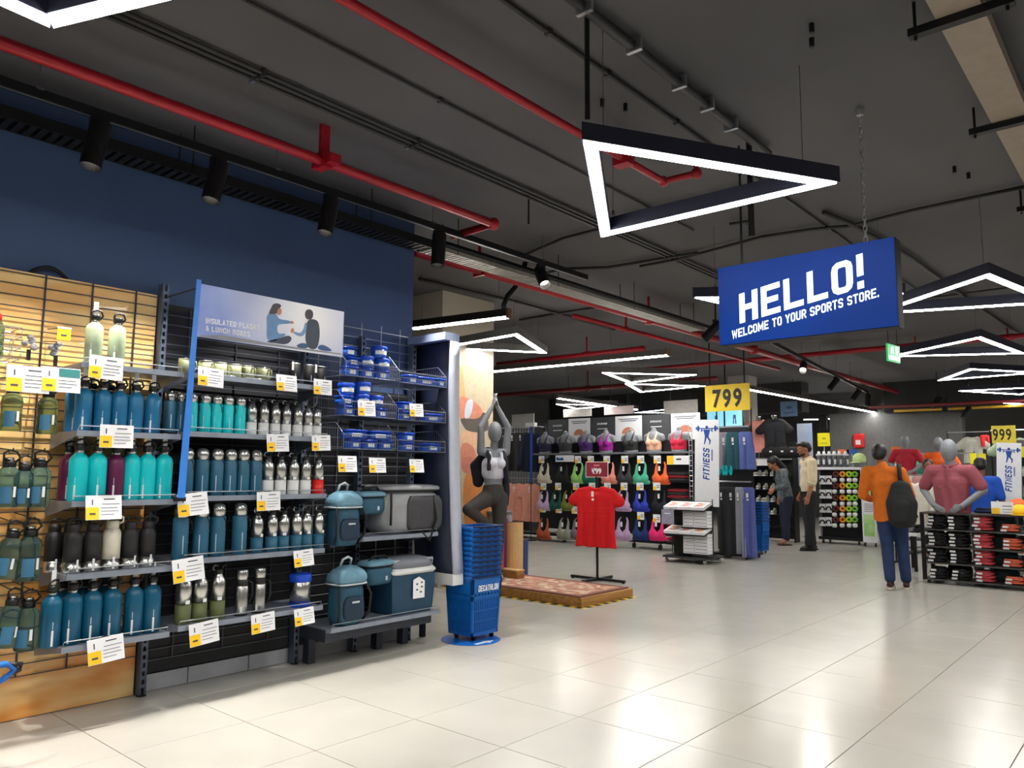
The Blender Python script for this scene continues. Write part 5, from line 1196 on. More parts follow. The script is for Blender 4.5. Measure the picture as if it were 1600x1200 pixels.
def build_woman():
    H = 1.86; o = V(15.24, 6.02, 0); rz = radians(135); t = thing('person', 'woman with long black hair in grey sweater looking down at shoe rack', 'person', o, rz)
    k = H/1.75; Z = lambda f: f*H
    hipc = V(-.04, 0, Z(.51)); chest = V(.05*k, 0, Z(.70)); neck = V(.10*k, 0, Z(.80)); head = V(.21*k, 0, Z(.865))
    sh = {q: V(.07*k, q*.165*k, Z(.775)) for q in (1, -1)}; hp = {q: V(-.03, q*.08*k, Z(.495)) for q in (1, -1)}
    kn = {1: V(.02, .08*k, Z(.28)), -1: V(0, -.07*k, Z(.28))}; an = {1: V(.02, .075*k, .105*k), -1: V(-.02, -.075*k, .105*k)}
    el = {1: V(.08*k, .22*k, Z(.625)), -1: V(-.03*k, -.215*k, Z(.625))}; wr = {1: V(.25*k, .12*k, Z(.60)), -1: V(.02*k, -.215*k, Z(.50))}
    sk = MB(); f = V(.74, .06, -.66).normalized(); up = (V(0, 0, 1)-f*f.z).normalized(); M, kk = face(sk, head, f, up, H*.97)
    sk.cap(neck-V(.02, 0, .05*k), .052*k, head-V(.03, 0, .03*k), .046*k)
    sk.chain([hipc, V(0, 0, Z(.61)), chest, V(.07*k, 0, Z(.765))], [.10*k, .085*k, .10*k, .07*k], 1.35, .9, (0, 1, 0))
    for q in (1, -1):
        sk.cap(V(.07*k, 0, Z(.77)), .055*k, sh[q], .046*k); sk.chain([sh[q], el[q], wr[q]], [.046*k, .037*k, .026*k]); sk.chain([hp[q], kn[q], an[q]], [.08*k, .053*k, .034*k]); sk.cap(an[q], .034*k, an[q]+V(.11, 0, -.06*k), .025*k)
        hand(sk, wr[q], V(.6 if q > 0 else .15, 0, -.6), V(0, q, .3), H, .7)
    obj('body', blob(sk, 'body', .0085*k, 3), skinm, t); eyes(M, kk, t, V(0, 0, 0))
    hb = MB(); c = head+up*.035*k-f*.025*k; hb.ell(tuple(c), (.108*k, .092*k, .095*k)); hb.chain([c-f*.06*k, V(.02*k, 0, Z(.82)), V(-.06*k, 0, Z(.74)), V(-.08*k, 0, Z(.66))], [.085*k, .082*k, .075*k, .05*k], 1.3, .7, (0, 1, 0)); hb.chain([c+V(.0, -.07*k, -.02), V(.12*k, -.09*k, Z(.79)), V(.15*k, -.10*k, Z(.70))], [.04*k, .04*k, .025*k]); obj('hair', blob(hb, 'hair', .011, 2), hairm, t)
    s = MB(); s.chain([V(-.03, 0, Z(.50)), V(0, 0, Z(.60)), chest, V(.07*k, 0, Z(.775))], [.122*k, .118*k, .118*k, .08*k], 1.38, .98, (0, 1, 0))
    for q in (1, -1): s.cap(V(.07*k, 0, Z(.775)), .07*k, sh[q], .066*k); s.chain([sh[q], el[q], el[q]+(wr[q]-el[q])*.75], [.07*k, .062*k, .05*k])
    obj('sweater', blob(s, 'sweater', .012, 3), mat('sweater_grey_print', (104, 112, 118), .85, rgb2=(62, 70, 76), scale=26, bump=.3), t)
    j = MB(); j.chain([V(-.04, 0, Z(.485)), V(-.03, 0, Z(.52))], [.112*k, .105*k], 1.35, 1.0, (0, 1, 0))
    for q in (1, -1): j.chain([hp[q], kn[q], an[q]+V(0, 0, .035)], [.098*k, .07*k, .058*k])
    obj('jeans', blob(j, 'jeans', .012, 3), mat('denim_navy', (22, 28, 52), .8, bump=.25, scale=10), t)
    for q in (1, -1):
        so = MB(); d = V(1, 0, 0); b = V(an[q].x, an[q].y, 0)
        so.loft([[(b.x+x*k, b.y+y*k, z) for x, y in ((-.09, -.03), (.08, -.042), (.16, -.02), (.16, .02), (.08, .042), (-.09, .03))] for z in (0, .022)]); so.build('sandal_sole', mat('sandal_brown', (70, 48, 36), .6), t)
        MB().tube([(b.x+.09*k, b.y-.045*k, .02), (b.x+.08*k, b.y, .062*k), (b.x+.09*k, b.y+.045*k, .02)], .012, 6).build('sandal_strap', _mats['sandal_brown'], t)
build_woman()

# ================================================================ garments and busts
def nl(p): return p
def tee_mesh(w, h, d=.10, sl=.24, ang=.75, name='tee', hem=1.02, vox=.014, neck=True):
    """T-shirt hanging in its own plane: local x across, z down from the collar at 0, front towards -y"""
    b = MB(); r = w/2; k = .72; Z_ = (0, 0, 1)
    def bar(x0, x1, z, y=0, q=.05, kk=None): b.cap((x0+q if x1-x0 > 2*q else (x0+x1)/2-.004, y, z), q, (x1-q if x1-x0 > 2*q else (x0+x1)/2+.004, y, z), q, 1, kk or k, Z_)
    rs = .045; sx = r*.92
    for q in (-1, 1):
        b.cap((q*.095, 0, -.045), rs*.8, (q*(sx-.03), 0, -.085), rs, 1, k, Z_)
        b.cap((q*.11, 0, -.10), rs, (q*(sx-.04), 0, -.13), rs, 1, k, Z_)
        a = V(q*(sx-.035), 0, -.10); e = a+V(q*sin(ang)*sl, 0, -cos(ang)*sl)
        n_ = V(cos(ang)*q, 0, sin(ang)) if True else None
        b.cap(a, .055, e, .075, 1, .55, (cos(ang), 0, -sin(ang)*q)); b.cap(a+V(-q*.03, 0, -.06), .05, e+V(-q*.03, 0, -.01), .07, 1, .55, (cos(ang), 0, -sin(ang)*q))
    b.cap((-.08, .022, -.055), .026, (.08, .022, -.055), .026, 1, .5, Z_)
    b.cap((-.06, .02, -.09), .04, (.06, .02, -.09), .04, 1, .4, Z_)
    z = -.155
    while z > -h-.03:
        u = min(1, (-z-.1)/h); ww = r*(.93-.05*sin(pi*u)+(hem-.93)*u*u)
        bar(-ww, ww, z, 0, .055, k*(1+.5*d/.2*u)); z -= .05
    b.tube([(.088*cos(u), -.012*sin(u)+.01, -.05-.062*(.5-.5*sin(u)) if sin(u) < 0 else -.05) for u in [2*pi*i/16 for i in range(16)]], .012, 6, closed=True)
    me = blob(b, name, vox, 8)
    for v in me.vertices:     # hanging folds, deeper towards the hem; a level hem
        zz_ = -v.co.z
        if v.co.z < -h: v.co.z = -h+.004*sin(v.co.x*30)
        if abs(v.co.x) < r*1.1 and zz_ > .12:
            a_ = min(1, (zz_-.12)/h*1.5); v.co.y += (.016*sin(v.co.x*34+1.3)+.008*sin(v.co.x*67+zz_*3))*a_; v.co.x *= 1+.02*a_*sin(zz_*9)
    return me
def drape_mesh(w0, w1, h, name, vox=.014, split=0):
    """trousers folded over a hanger: one soft fall of cloth, w0 wide at the top and w1 at the hem"""
    b = MB(); z = -.03
    while z > -h:
        u = -z/h; ww = (w0+(w1-w0)*u)/2; q = .05
        for (a, c) in (((-ww, -.012), (.012, ww)) if split and u > split else ((-ww, ww),)): b.cap((a+q*.9, 0, z), q, (c-q*.9, 0, z), q, 1, .75, (0, 0, 1))
        z -= .045
    me = blob(b, name, vox, 8)
    for v in me.vertices:
        if v.co.z < -h+.01: v.co.z = -h+.01
        v.co.y += (.018*sin(v.co.x*48+1)+.008*sin(v.co.x*90))*min(1, -v.co.z/h*2)
    return me
def garment(name, label, cat, me, m, loc, rz, grp=None, tags=True, hanger=True, th=.055):
    if hanger: loc = (loc[0], loc[1], loc[2]-.07)
    t = thing(name, label, cat, loc, rz, grp)
    obj('fabric', me, m, t)
    if hanger: MB().tube([(0, 0, -.02), (0, 0, .05), (.012, 0, .075), (.03, 0, .085)], .004, 5).build('hanger_hook', black, t)
    if tags:
        MB().box(-.018, .018, -th-.003, -th, -.15, -.08).build('swing_tag', stickm, t)
        MB().box(-.012, .02, -th-.003, -th, -.20, -.17).build('size_tag', stickm, t)
    return t
FACE = -pi/2   # turns a garment's front (local -y) towards -X, the aisle
def bust_mesh(arms=False):
    b = MB(); b.chain([V(0, 0, .02), V(0, 0, .12), V(0, 0, .27)], [.13, .125, .13], 1.15, .72, (1, 0, 0))
    for q in (1, -1): b.ell((q*.065, -.075, .17), (.062, .06, .062)); b.cap((q*.06, 0, .31), .065, (q*.165, .01, .285), .055); b.cap((q*.165, .01, .285), .055, (q*.185, .01, .235), .045)
    b.cap((0, .01, .33), .062, (0, 0, .41), .048)
    return blob(b, 'bust', .013, 4)
def bra_mesh(band=.07, thick=.010, hang=True, name='bra', long=False):
    b = MB(); L = .26 if long else .17
    b.chain([V(-.125, 0, -.30), V(0, -.015, -.305), V(.125, 0, -.30)], [.032]*3, 1, .5, (0, 0, 1))
    for q in (1, -1):
        b.ell((q*.068, -.025, -.235), (.072, .032, .068)); b.cap((q*.075, -.02, -.18), .03, (q*.075, 0, -.05), .017); b.cap((q*.075, 0, -.05), .017, (q*.05, .015, -.005), .014)
    b.cap((-.03, -.015, -.26), .04, (.03, -.015, -.26), .04)
    return blob(b, name, .011, 3)
BUST, BRA = bust_mesh(), bra_mesh()
def worn_bra():
    b = MB(); b.chain([V(0, 0, .085), V(0, 0, .16)], [.137, .136], 1.15, .76, (1, 0, 0))
    for q in (1, -1): b.ell((q*.065, -.079, .17), (.067, .064, .064)); b.tube([(q*.075, -.115, .21), (q*.085, -.085, .28), (q*.08, -.02, .368), (q*.07, .06, .33), (q*.06, .1, .2)], [.022, .02, .019, .018, .02], 8)
    return blob(b, 'sports_bra', .012, 2)
WBRA = worn_bra()
def fab(name, rgb, **k): return mat('fabric_'+name, rgb, k.pop('rough', .8), bump=.25, scale=14, var=.06, **k)

# ---------------------------------------------------------------- podium, poster pillar, yoga mannequin
oak = mat('oak_edge', (176, 128, 66), .5, rgb2=(140, 96, 46), scale=7, stretch=(.2, 3, 3)); rugm = mat('rug_rose', (196, 152, 128), .95, rgb2=(146, 92, 80), scale=9, bump=.3)
t = thing('display_podium', 'low oak podium with hazard tape round its foot before the pillar', 'podium', (7.16, 5.85, 0))
for (a, b_, c, d_) in ((6.68, 6.72, 4.83, 6.90), (7.64, 7.68, 4.83, 6.90), (6.72, 7.64, 4.83, 4.87), (6.72, 7.64, 6.86, 6.90)): MB().box(a, b_, c, d_, .004, .092).build('edge_board', oak, t, world=True)
MB().box(6.72, 7.64, 4.87, 6.86, .01, .085).build('deck', oak, t, world=True)
hz, hk = mat('tape_yellow', (236, 200, 60), .4), mat('tape_black', (30, 30, 30), .4)
for i in range(26): MB().box(6.62, 6.68, 4.80+.08*i, 4.875+.08*i, .0005, .003).build('tape_stripe', hz if i % 2 else hk, t, world=True)
for i in range(13): MB().box(6.64+.08*i, 6.715+.08*i, 4.77, 4.83, .0005, .003).build('tape_stripe', hk if i % 2 else hz, t, world=True)
t = thing('rug', 'rose patterned rug covering the podium', 'rug', (7.18, 5.87, .093))
MB().box(-.44, .44, -.98, .98, 0, .012).build('pile', rugm, t)
for s in (-1, 1): MB().box(s*.44-.035, s*.44+.035, -1.0, 1.0, .001, .014).build('border', mat('rug_border', (128, 84, 74), .95, bump=.3), t)
for s in (-1, 1): MB().box(-.40, .40, s*.97-.03, s*.97+.03, .001, .014).build('border', _mats['rug_border'], t)
mb = MB(); random.seed(3)
for i in range(70):
    x, y, a = random.uniform(-.36, .36), random.uniform(-.9, .9), random.uniform(0, 3)
    mb.prism([(.05*cos(u)*1.3, .022*sin(u)) for u in [2*pi*j/8 for j in range(8)]], .0118, .0135, rot((x, y, 0), a))
mb.build('woven_motifs', mat('rug_cream', (226, 204, 176), .95), t)['kind'] = 'stuff'
# poster on the pillar: flat print of a woman stretching
yp = 6.935; a0 = P(716, 560, Y=yp)
t = thing('wall_poster', 'tall print of a stretching woman on the cream pillar', 'poster', (7.1, yp, 1.5))
MB().box(6.63, 7.58, yp-.004, yp+.004, .35, 2.78).build('sheet', mat('poster_cream', (196, 180, 152), .6), t, world=True)
def pp(pts, name, m, d):
    q = [P(x, y, Y=yp) for x, y in chaikin(pts)]; MB().prism([(v.x-7.1, v.z-1.5) for v in q], 0, .0006, Matrix(((1, 0, 0, 0), (0, 0, -1, -.004-d), (0, 1, 0, 0), (0, 0, 0, 1)))).build(name, m, t)
psk = mat('poster_skin', (206, 132, 104), .5); 
pp([(716, 570), (722, 574), (726, 612), (730, 640), (722, 650), (716, 622)], 'printed_arm', mat('poster_skin_pale', (218, 164, 112), .5), .0002)
pp([(716, 616), (735, 624), (752, 636), (755, 652), (745, 660), (725, 656), (716, 655)], 'printed_chest', psk, .0004)
pp([(728, 624), (741, 624), (734, 655), (724, 655)], 'printed_strap', mat('poster_pale_blue', (198, 204, 216), .5), .0006)
pp([(717, 652), (748, 656), (756, 640), (764, 660), (762, 676), (730, 675), (722, 664)], 'printed_top', mat('poster_taupe', (92, 84, 78), .5), .0006)
pp([(718, 670), (750, 676), (748, 700), (738, 720), (720, 715)], 'printed_belly', mat('poster_skin_light', (226, 180, 146), .5), .0003)
pp([(718, 690), (738, 694), (745, 715), (742, 738), (721, 738)], 'printed_hand', psk, .0005)
pp([(719, 715), (740, 712), (742, 740), (721, 740)], 'printed_shorts', mat('poster_rose', (196, 120, 104), .5), .0007)
pp([(721, 738), (745, 738), (768, 790), (768, 850), (727, 850)], 'printed_leg', mat('poster_amber', (204, 132, 66), .5), .0004)
def yoga():
    o = V(7.0, P(771, 730, X=7.0).y, .107); rz = radians(-116); t = thing('mannequin', 'grey mannequin in tree pose with white top and dark leggings on the podium', 'mannequin', o, rz)
    H = 1.93; Z = lambda f: f*H; k = H/1.75
    hip = V(0, 0, Z(.52)); sh = {q: V(0, q*.15*k, Z(.80)) for q in (1, -1)}
    el = {1: V(.03, .165*k, Z(.955)), -1: V(.03, -.165*k, Z(.955))}; wr = {1: V(.03, .035, Z(1.085)), -1: V(.03, -.035, Z(1.085))}
    kn = {1: V(.02, .07*k, Z(.28)), -1: V(.12, -.33*k, Z(.44))}; an = {1: V(0, .05*k, .10*k), -1: V(.05, .0, Z(.31))}
    b = MB(); b.chain([hip, V(0, 0, Z(.60)), V(0, 0, Z(.70)), V(0, 0, Z(.785))], [.098*k, .078*k, .098*k, .065*k], 1.35, .88, (0, 1, 0))
    for q in (1, -1):
        b.ell((.07*k, q*.06*k, Z(.725)), (.058*k, .056*k, .056*k)); b.cap(V(0, 0, Z(.785)), .055*k, sh[q], .048*k); b.chain([sh[q], el[q], wr[q]], [.048*k, .036*k, .025*k])
        hand(b, wr[q], V(0, -.25*q, 1), V(0, q, 0), H, .12); b.chain([hip+V(0, q*.075*k, -.03), kn[q], an[q]], [.088*k, .056*k, .036*k])
    b.cap(an[1], .036*k, an[1]+V(.13*k, 0, -.068*k), .028*k); b.cap(an[-1], .034*k, an[-1]+V(.04, .03, -.16*k), .026*k)
    b.cap(V(0, 0, Z(.80)), .046*k, V(.02, 0, Z(.86)), .042*k); b.ell((.03*k, 0, Z(.925)), (.098*k, .078*k, .118*k)); b.cap(V(.085*k, 0, Z(.90)), .03*k, V(.075*k, 0, Z(.875)), .03*k)
    obj('body', blob(b, 'body', .0085, 4), manm, t)
    s = MB(); s.chain([V(0, 0, Z(.665)), V(0, 0, Z(.72))], [.104*k, .104*k], 1.35, .92, (0, 1, 0))
    for q in (1, -1): s.ell((.073*k, q*.06*k, Z(.725)), (.062*k, .06*k, .06*k)); s.tube([(.10*k, q*.065*k, Z(.745)), (.06*k, q*.07*k, Z(.79)), (-.03*k, q*.065*k, Z(.80)), (-.08*k, q*.05*k, Z(.74))], .02*k, 8)
    obj('sports_top', blob(s, 'sports_top', .011, 2), fab('white', (216, 216, 226)), t)
    l = MB(); l.chain([V(0, 0, Z(.51)), V(0, 0, Z(.565))], [.108*k, .092*k], 1.35, .95, (0, 1, 0))
    for q in (1, -1): l.chain([hip+V(0, q*.075*k, -.03), kn[q], an[q]+(kn[q]-an[q])*.22], [.098*k, .066*k, .05*k])
    obj('leggings', blob(l, 'leggings', .011, 3), fab('leggings', (62, 58, 56)), t)
    j = MB(); j.chain([V(-.10*k, -.02, Z(.80)), V(-.16*k, -.10*k, Z(.70)), V(-.14*k, -.13*k, Z(.60))], [.06*k, .095*k, .05*k], 1.3, .5, (0, 1, 0)); j.tube([(-.08*k, -.08*k, Z(.80)), (0, -.09*k, Z(.815)), (.09*k, -.085*k, Z(.77)), (.12*k, -.10*k, Z(.68))], .026*k, 8); j.tube([(-.08*k, .08*k, Z(.80)), (0, .10*k, Z(.815)), (.09*k, .10*k, Z(.76)), (.08*k, .13*k, Z(.60))], .03*k, 8); j.chain([V(-.06*k, .15*k, Z(.70)), V(.0, .155*k, Z(.56)), V(.02, .15*k, Z(.47))], [.05*k, .045*k, .03*k])
    obj('draped_jacket', blob(j, 'draped_jacket', .013, 3), fab('navy_jacket', (26, 28, 40)), t)
    MB().lathe([(0, -.012), (.17, -.012), (.17, -.002), (0, -.002)], 24).build('base_plate', steel, t)
yoga()
# rolled mats and block on the podium
def mat_roll(name, px, pyb, X, r, h, z, m, label, cat='mat'):
    Y = P(px, pyb, X=X).y; t = thing(name, label, cat, (X, Y, z)); n = 16
    MB().lathe([(0, 0), (r, 0), (r, h), (r*.93, h), (r*.93, h-.01), (0, h-.01)], 20).build('roll', m, t, False)
    MB().tube([(r*(.08+.84*i/40)*cos(i*.47), r*(.08+.84*i/40)*sin(i*.47), h) for i in range(41)], .004, 4).build('spiral_edge', mat('mat_edge_dark', (120, 90, 60), .7), t)
    return t
corkm = mat('cork', (216, 178, 124), .8, var=.06, scale=40)
X = 7.52
mat_roll('rolled_mat', 803, 890, X, .115, .66, .107, corkm, 'thick cork coloured rolled mat standing at the podium back')
mat_roll('rolled_mat', 806, 870, 7.42, .07, .72, .093, mat('mat_purple', (100, 48, 130), .7), 'purple rolled mat whose top rises behind the cork one').location.y += .22
mat_roll('rolled_mat', 778, 880, 7.30, .075, .66, .093, mat('mat_orange', (216, 84, 30), .7), 'orange red rolled mat left of the cork one')
mat_roll('rolled_mat', 818, 890, 7.86, .06, .52, .002, mat('mat_blue', (52, 78, 132), .7), 'blue rolled mat standing on the floor behind the cork one')
q = P(785, 815, X=7.5); t = thing('storage_bin', 'dark grey bin standing behind the orange mat', 'bin', (7.62, q.y+.15, .093)); MB().lathe([(0, 0), (.14, 0), (.165, .78), (.15, .78), (.13, .02), (0, .02)], 18).build('tub', mat('bin_grey', (96, 94, 92), .6), t, True); MB().lathe([(.150, .77), (.172, .77), (.172, .80), (.150, .80)], 18).build('rim', mat('bin_rim', (120, 118, 116), .6), t)
q = P(793, 890, X=7.3); t = thing('wooden_block', 'low wooden box by the foot of the cork mat', 'box', (7.34, q.y-.02, .107)); MB().box(-.07, .07, -.16, .16, 0, .085).build('block', oak, t); MB().box(-.074, .074, -.164, .164, .085, .10).build('lid', corkm, t)

# ---------------------------------------------------------------- red T-shirt on stand
t = thing('garment_stand', 'black cross-foot stand holding the red shirt', 'stand', (8.46, 5.86, 0))
MB().tube([(0, 0, .03), (0, 0, 1.36)], .018, 10).build('pole', black, t); MB().box(-.02, .02, -.42, .42, .012, .045).build('foot_bar', black, t); MB().box(-.33, .33, -.02, .02, .012, .04).build('foot_bar', black, t)
for x, y in ((0, .4), (0, -.4), (.31, 0), (-.31, 0)): MB().lathe([(.018, 0), (.018, .014)], 8, (x, y, 0)).build('foot_pad', blackp, t)
MB().tube([(0, -.2, 1.13), (0, 0, 1.18), (0, .2, 1.13)], .012, 8).build('hanger', black, t)
s = thing('sale_sign', 'maroon sale board with white price above the red shirt', 'sign', (8.45, 5.85, 1.35))
MB().box(-.006, .006, -.17, .17, 0, .19).build('board', mat('sale_maroon', (140, 42, 60), .4), s); MB().box(-.003, .003, -.178, .178, -.008, .198).build('frame', white, s)
MB().box(-.008, -.006, -.045, .045, .14, .158).build('small_print', mat('sale_pink', (220, 140, 160), .5), s); MB().add(*text('\u20b999', .10, .003, 1, .001, 'CENTER'), M=frame((-.008, 0, .04), (0, -1, 0), (0, 0, 1))).build('price', white, s)
RT = tee_mesh(.66, .80, .2, .15, .78, 'red_tee')
g = garment('t_shirt', 'bright red T-shirt hanging on the black stand in the aisle', 't-shirt', RT, fab('red', (206, 8, 20)), (8.42, 5.85, 1.24), FACE, hanger=False, th=.075)

# ---------------------------------------------------------------- wall of sports bras
BX = 12.62; by0, by1 = 6.62, 10.28
G = thing('display_gondola', 'long wheeled black gondola of sports bras under a row of busts', 'shelving', (BX+.2, 8.45, 0))
MB().box(BX+.12, BX+.16, by0, by1, .25, 2.02).build('back_panel', backm, G, world=True)
MB().box(BX-.12, BX+.35, by0, by1, 1.765, 1.80).build('bust_shelf', mat('shelf_mid_grey', (118, 122, 128), .5), G, world=True)
for y0, y1 in ((7.25, 7.95), (9.45, 10.25)):
    MB().box(BX-.1, BX+.35, y0, y1, .12, .16).build('base_deck', black, G, world=True)
    for y in (y0+.07, y1-.07): MB().tube([(BX-.03, y-.014, .055), (BX-.03, y+.014, .055)], .052, 12).tube([(BX-.03, y, .06), (BX, y, .13)], .012, 6).build('caster', blackp, G, world=True)
for y in (by0+.02, 7.9, 9.1, by1-.02): MB().box(BX+.165, BX+.2, y-.02, y+.02, .1, 2.02).build('upright', black, G, world=True)
for k, (x0, x1, dk) in enumerate(((856, 887, 1), (888, 922, 0), (923, 960, 1), (961, 1003, 0), (1004, 1047, 1), (1048, 1094, 0))):
    a, b = P(x0, 660, X=BX+.25), P(x1, 660, X=BX+.25)
    p = thing('bust_poster', '%s %s picture panel behind the busts, counted from the left' % (ORD[k], 'dark grey' if dk else 'white'), 'sign', (BX+.25, (a.y+b.y)/2, 2.02)); w = abs(a.y-b.y)/2-.005
    MB().box(0, .012, -w, w, 0, .50).build('panel', mat('panel_charcoal', (72, 74, 78), .5) if dk else white, p)
    if dk: MB().tube([(-.003, .13-.022*q, .35+.035*(q % 2)) for q in range(12)], .006, 5).box(-.002, 0, -.12, .12, .26, .275).build('script_lettering', stickm, p)
    else:
        mb = MB().box(-.001, 0, -w*.75, w*.75, .43, .445).box(-.001, 0, -w*.6, w*.6, .395, .41); mb.build('printed_caption', ink, p)
        MB().prism([(w*.5*cos(u), .13+.13*sin(u)) for u in [pi*i/10 for i in range(11)]], 0, .001, frame((-.002, 0, .02), (0, -1, 0), (0, 0, 1))).build('printed_figure', psk, p)
    for s_ in (-1, 1): MB().box(.012, .03, s_*w*.8-.01, s_*w*.8+.01, -.24, .45).build('post', black, p)
bust0 = None
for k, (px, col, nm, pt_) in enumerate(((851, (48, 40, 74), 'dark navy', 0), (883, (58, 58, 62), 'charcoal', 0), (915, (68, 38, 100), 'purple', 0), (946, (150, 24, 140), 'magenta', 0), (985, (42, 42, 44), 'black', 0), (1021, (240, 186, 158), 'peach', 0), (1060, (222, 44, 74), 'coral red', 0))):
    y = P(px, 690, X=BX).y; lab = 'grey bust wearing a %s sports bra on the long shelf' % nm
    t = thing('bust_mannequin', lab, 'mannequin', (BX+.02, y, 1.80), FACE, 'busts on the long shelf')
    obj('torso', BUST, manm, t); obj('sports_bra', WBRA, fab(nm.replace(' ', '_'), col), t); MB().lathe([(0, 0), (.11, 0), (.10, .02), (0, .02)], 16).build('foot', manm, t)
def hung_bra(px, py, col, nm, label, s=1.0, X=None):
    q = P(px, py, X=BX-.12); t = thing('sports_bra', label, 'sports bra', (BX-.12, q.y, q.z+.17*s), FACE, 'sports bras on hooks'); t.scale = (s, s, s)
    obj('fabric', BRA, fab(nm.replace(' ', '_')+'_bra', col), t)
    MB().box(-.012, .02, -.062, -.058, -.13, -.06).build('swing_tag', stickm, t)
    MB().tube([(0, .0, .005), (0, .25/s, .02)], .004, 5).tube([(-.07, 0, -.03), (0, 0, .0), (.07, 0, -.03)], .005, 5).build('hanger', black, t)
rowsb = [(740, 1.25, 'top', [(851, (214, 206, 186), 'cream'), (880, (28, 28, 32), 'black'), (904, (150, 206, 112), 'lime'), (920, (30, 104, 84), 'bottle green'), (952, (236, 142, 128), 'salmon pink'), (977, (58, 58, 62), 'charcoal'), (1002, (78, 184, 150), 'mint'), (1033, (240, 104, 52), 'orange')]),
         (783, 1.22, 'second', [(850, (196, 168, 204), 'lilac'), (870, (20, 84, 74), 'dark green'), (888, (120, 128, 50), 'olive'), (974, (192, 160, 200), 'lavender'), (1002, (40, 60, 180), 'royal blue'), (1032, (46, 44, 46), 'black')]),
         (827, 1.3, 'third', [(850, (176, 84, 50), 'rust'), (882, (150, 152, 136), 'sage grey'), (904, (120, 112, 120), 'mauve grey'), (974, (190, 158, 196), 'pale lilac'), (1002, (30, 50, 110), 'navy'), (1028, (240, 44, 122), 'hot pink')])]
for py, s, rn, L in rowsb:
    for k, (px, col, nm) in enumerate(L): hung_bra(px, py, col, nm, '%s sports bra hanging in the %s row below the busts' % (nm, rn), s)
tg0 = None
def small_card(px, py, X, label, w=.075, h=.085, grp='small white price cards of the bra wall'):
    global tg0
    q = P(px, py, X=X)
    if tg0 is None:
        tg0 = thing('price_card', label, 'price card', tuple(q), 0, grp)
        MB().box(-.001, .001, -w, w, -h/1.2, h/1.2).build('card', white, tg0); MB().box(-.002, -.001, w*.1, w*.95, -h*.8, h*.0).build('price_corner', yellow, tg0); MB().box(-.002, -.001, -w*.8, w*.0, h*.1, h*.25).box(-.002, -.001, -w*.8, w*.0, -h*.3, -h*.15).build('printed_lines', ink, tg0); MB().tube([(0, 0, h/1.2), (.22, 0, h/1.2+.01)], .004, 5).build('hook', black, tg0)
    else: dup(tg0, tuple(q), 0, label)
for k, px in enumerate((846, 903, 923, 948, 976, 1001, 1027)): small_card(px, 718, BX-.16, '%s small price card from the left right under the bust shelf' % ORD[k])
for k, px in enumerate((849, 872, 900, 925, 949, 975, 1000, 1026)): small_card(px, 760, BX-.16, '%s small price card from left between first and second bra rows' % ORD[k])
for k, (px, py) in enumerate(((848, 795), (873, 796), (898, 797), (1001, 806), (1026, 810))): small_card(px, py, BX-.16, '%s small price card from left between second and third bra rows' % ORD[k])
q0, q1 = P(868, 717, X=BX-.14), P(897, 717, X=BX-.14)
t = thing('shelf_banner', 'white strip with blue shoe print under the bust shelf', 'sign', (BX-.14, (q0.y+q1.y)/2, q0.z-.06)); w = abs(q0.y-q1.y)/2; MB().box(0, .004, -w, w, 0, .13).build('card', white, t); MB().prism([(-w*.9, .03), (-w*.1, .03), (-w*.2, .09), (-w*.55, .07), (-w*.9, .1)], 0, .001, frame((-.001, 0, 0), (0, -1, 0), (0, 0, 1))).build('printed_shoe', mat('print_blue', (34, 92, 170), .5), t)
q0, q1 = P(1042, 719, X=BX-.14), P(1078, 719, X=BX-.14)
t = thing('shelf_banner', 'long white price strip with yellow end over the red garments', 'sign', (BX-.14, (q0.y+q1.y)/2, q0.z-.08)); w = abs(q0.y-q1.y)/2; MB().box(0, .004, -w, w, 0, .16).build('card', white, t); MB().box(-.002, 0, w*.42, w*.98, .005, .155).build('price_corner', yellow, t); MB().box(-.002, 0, -.06, .04, .08, .11).build('printed_lines', ink, t)
# end shelves with folded red and black garments
for k, (py, n) in enumerate(((752, 3), (778, 3), (800, 3), (822, 3), (848, 2))):
    q0, q1 = P(1043, py, X=BX-.05), P(1076, py, X=BX-.05)
    MB().box(BX-.14, BX+.1, q1.y, q0.y, q0.z-.02, q0.z).build('end_shelf', black, G, world=True)
    z = q0.z+.001
    for i in range(n):
        rd = (i+k) % 2
        t = thing('folded_garment', 'folded %s garment, %s up on the %s end shelf of the bra wall' % ('dark red' if rd else 'black', ORD[i], ORD[k]), 'clothing', (BX-.03, (q0.y+q1.y)/2, z), random.uniform(-.05, .05), 'folded garments at the end of the bra wall')
        ww = abs(q0.y-q1.y)/2*.9
        MB().bev(-.1, .1, -ww, ww, 0, .042, .02).build('folded_body', fab('dark_red', (130, 20, 32)) if rd else fab('black', (30, 30, 32)), t, True); MB().bev(-.095, .09, -ww*.96, ww*.7, .042, .054, .015).build('folded_sleeve', fab('dark_red', (130, 20, 32)) if rd else fab('black', (30, 30, 32)), t, True); z += .056
# grid post and round red objects near it
t = thing('wire_rack', 'narrow chrome wire grid post at the right end of the bra wall', 'rack', (BX-.16, 6.60, 0)); mb = MB()
for y in (-.03, .03): mb.tube([(0, y, .05), (0, y, 2.3)], .006, 6)
for i in range(24): mb.tube([(0, -.03, .1+.09*i), (0, .03, .1+.09*i)], .004, 5)
mb.build('grid', chrome, t); MB().box(-.05, .05, -.1, .1, 0, .05).build('foot', black, t)

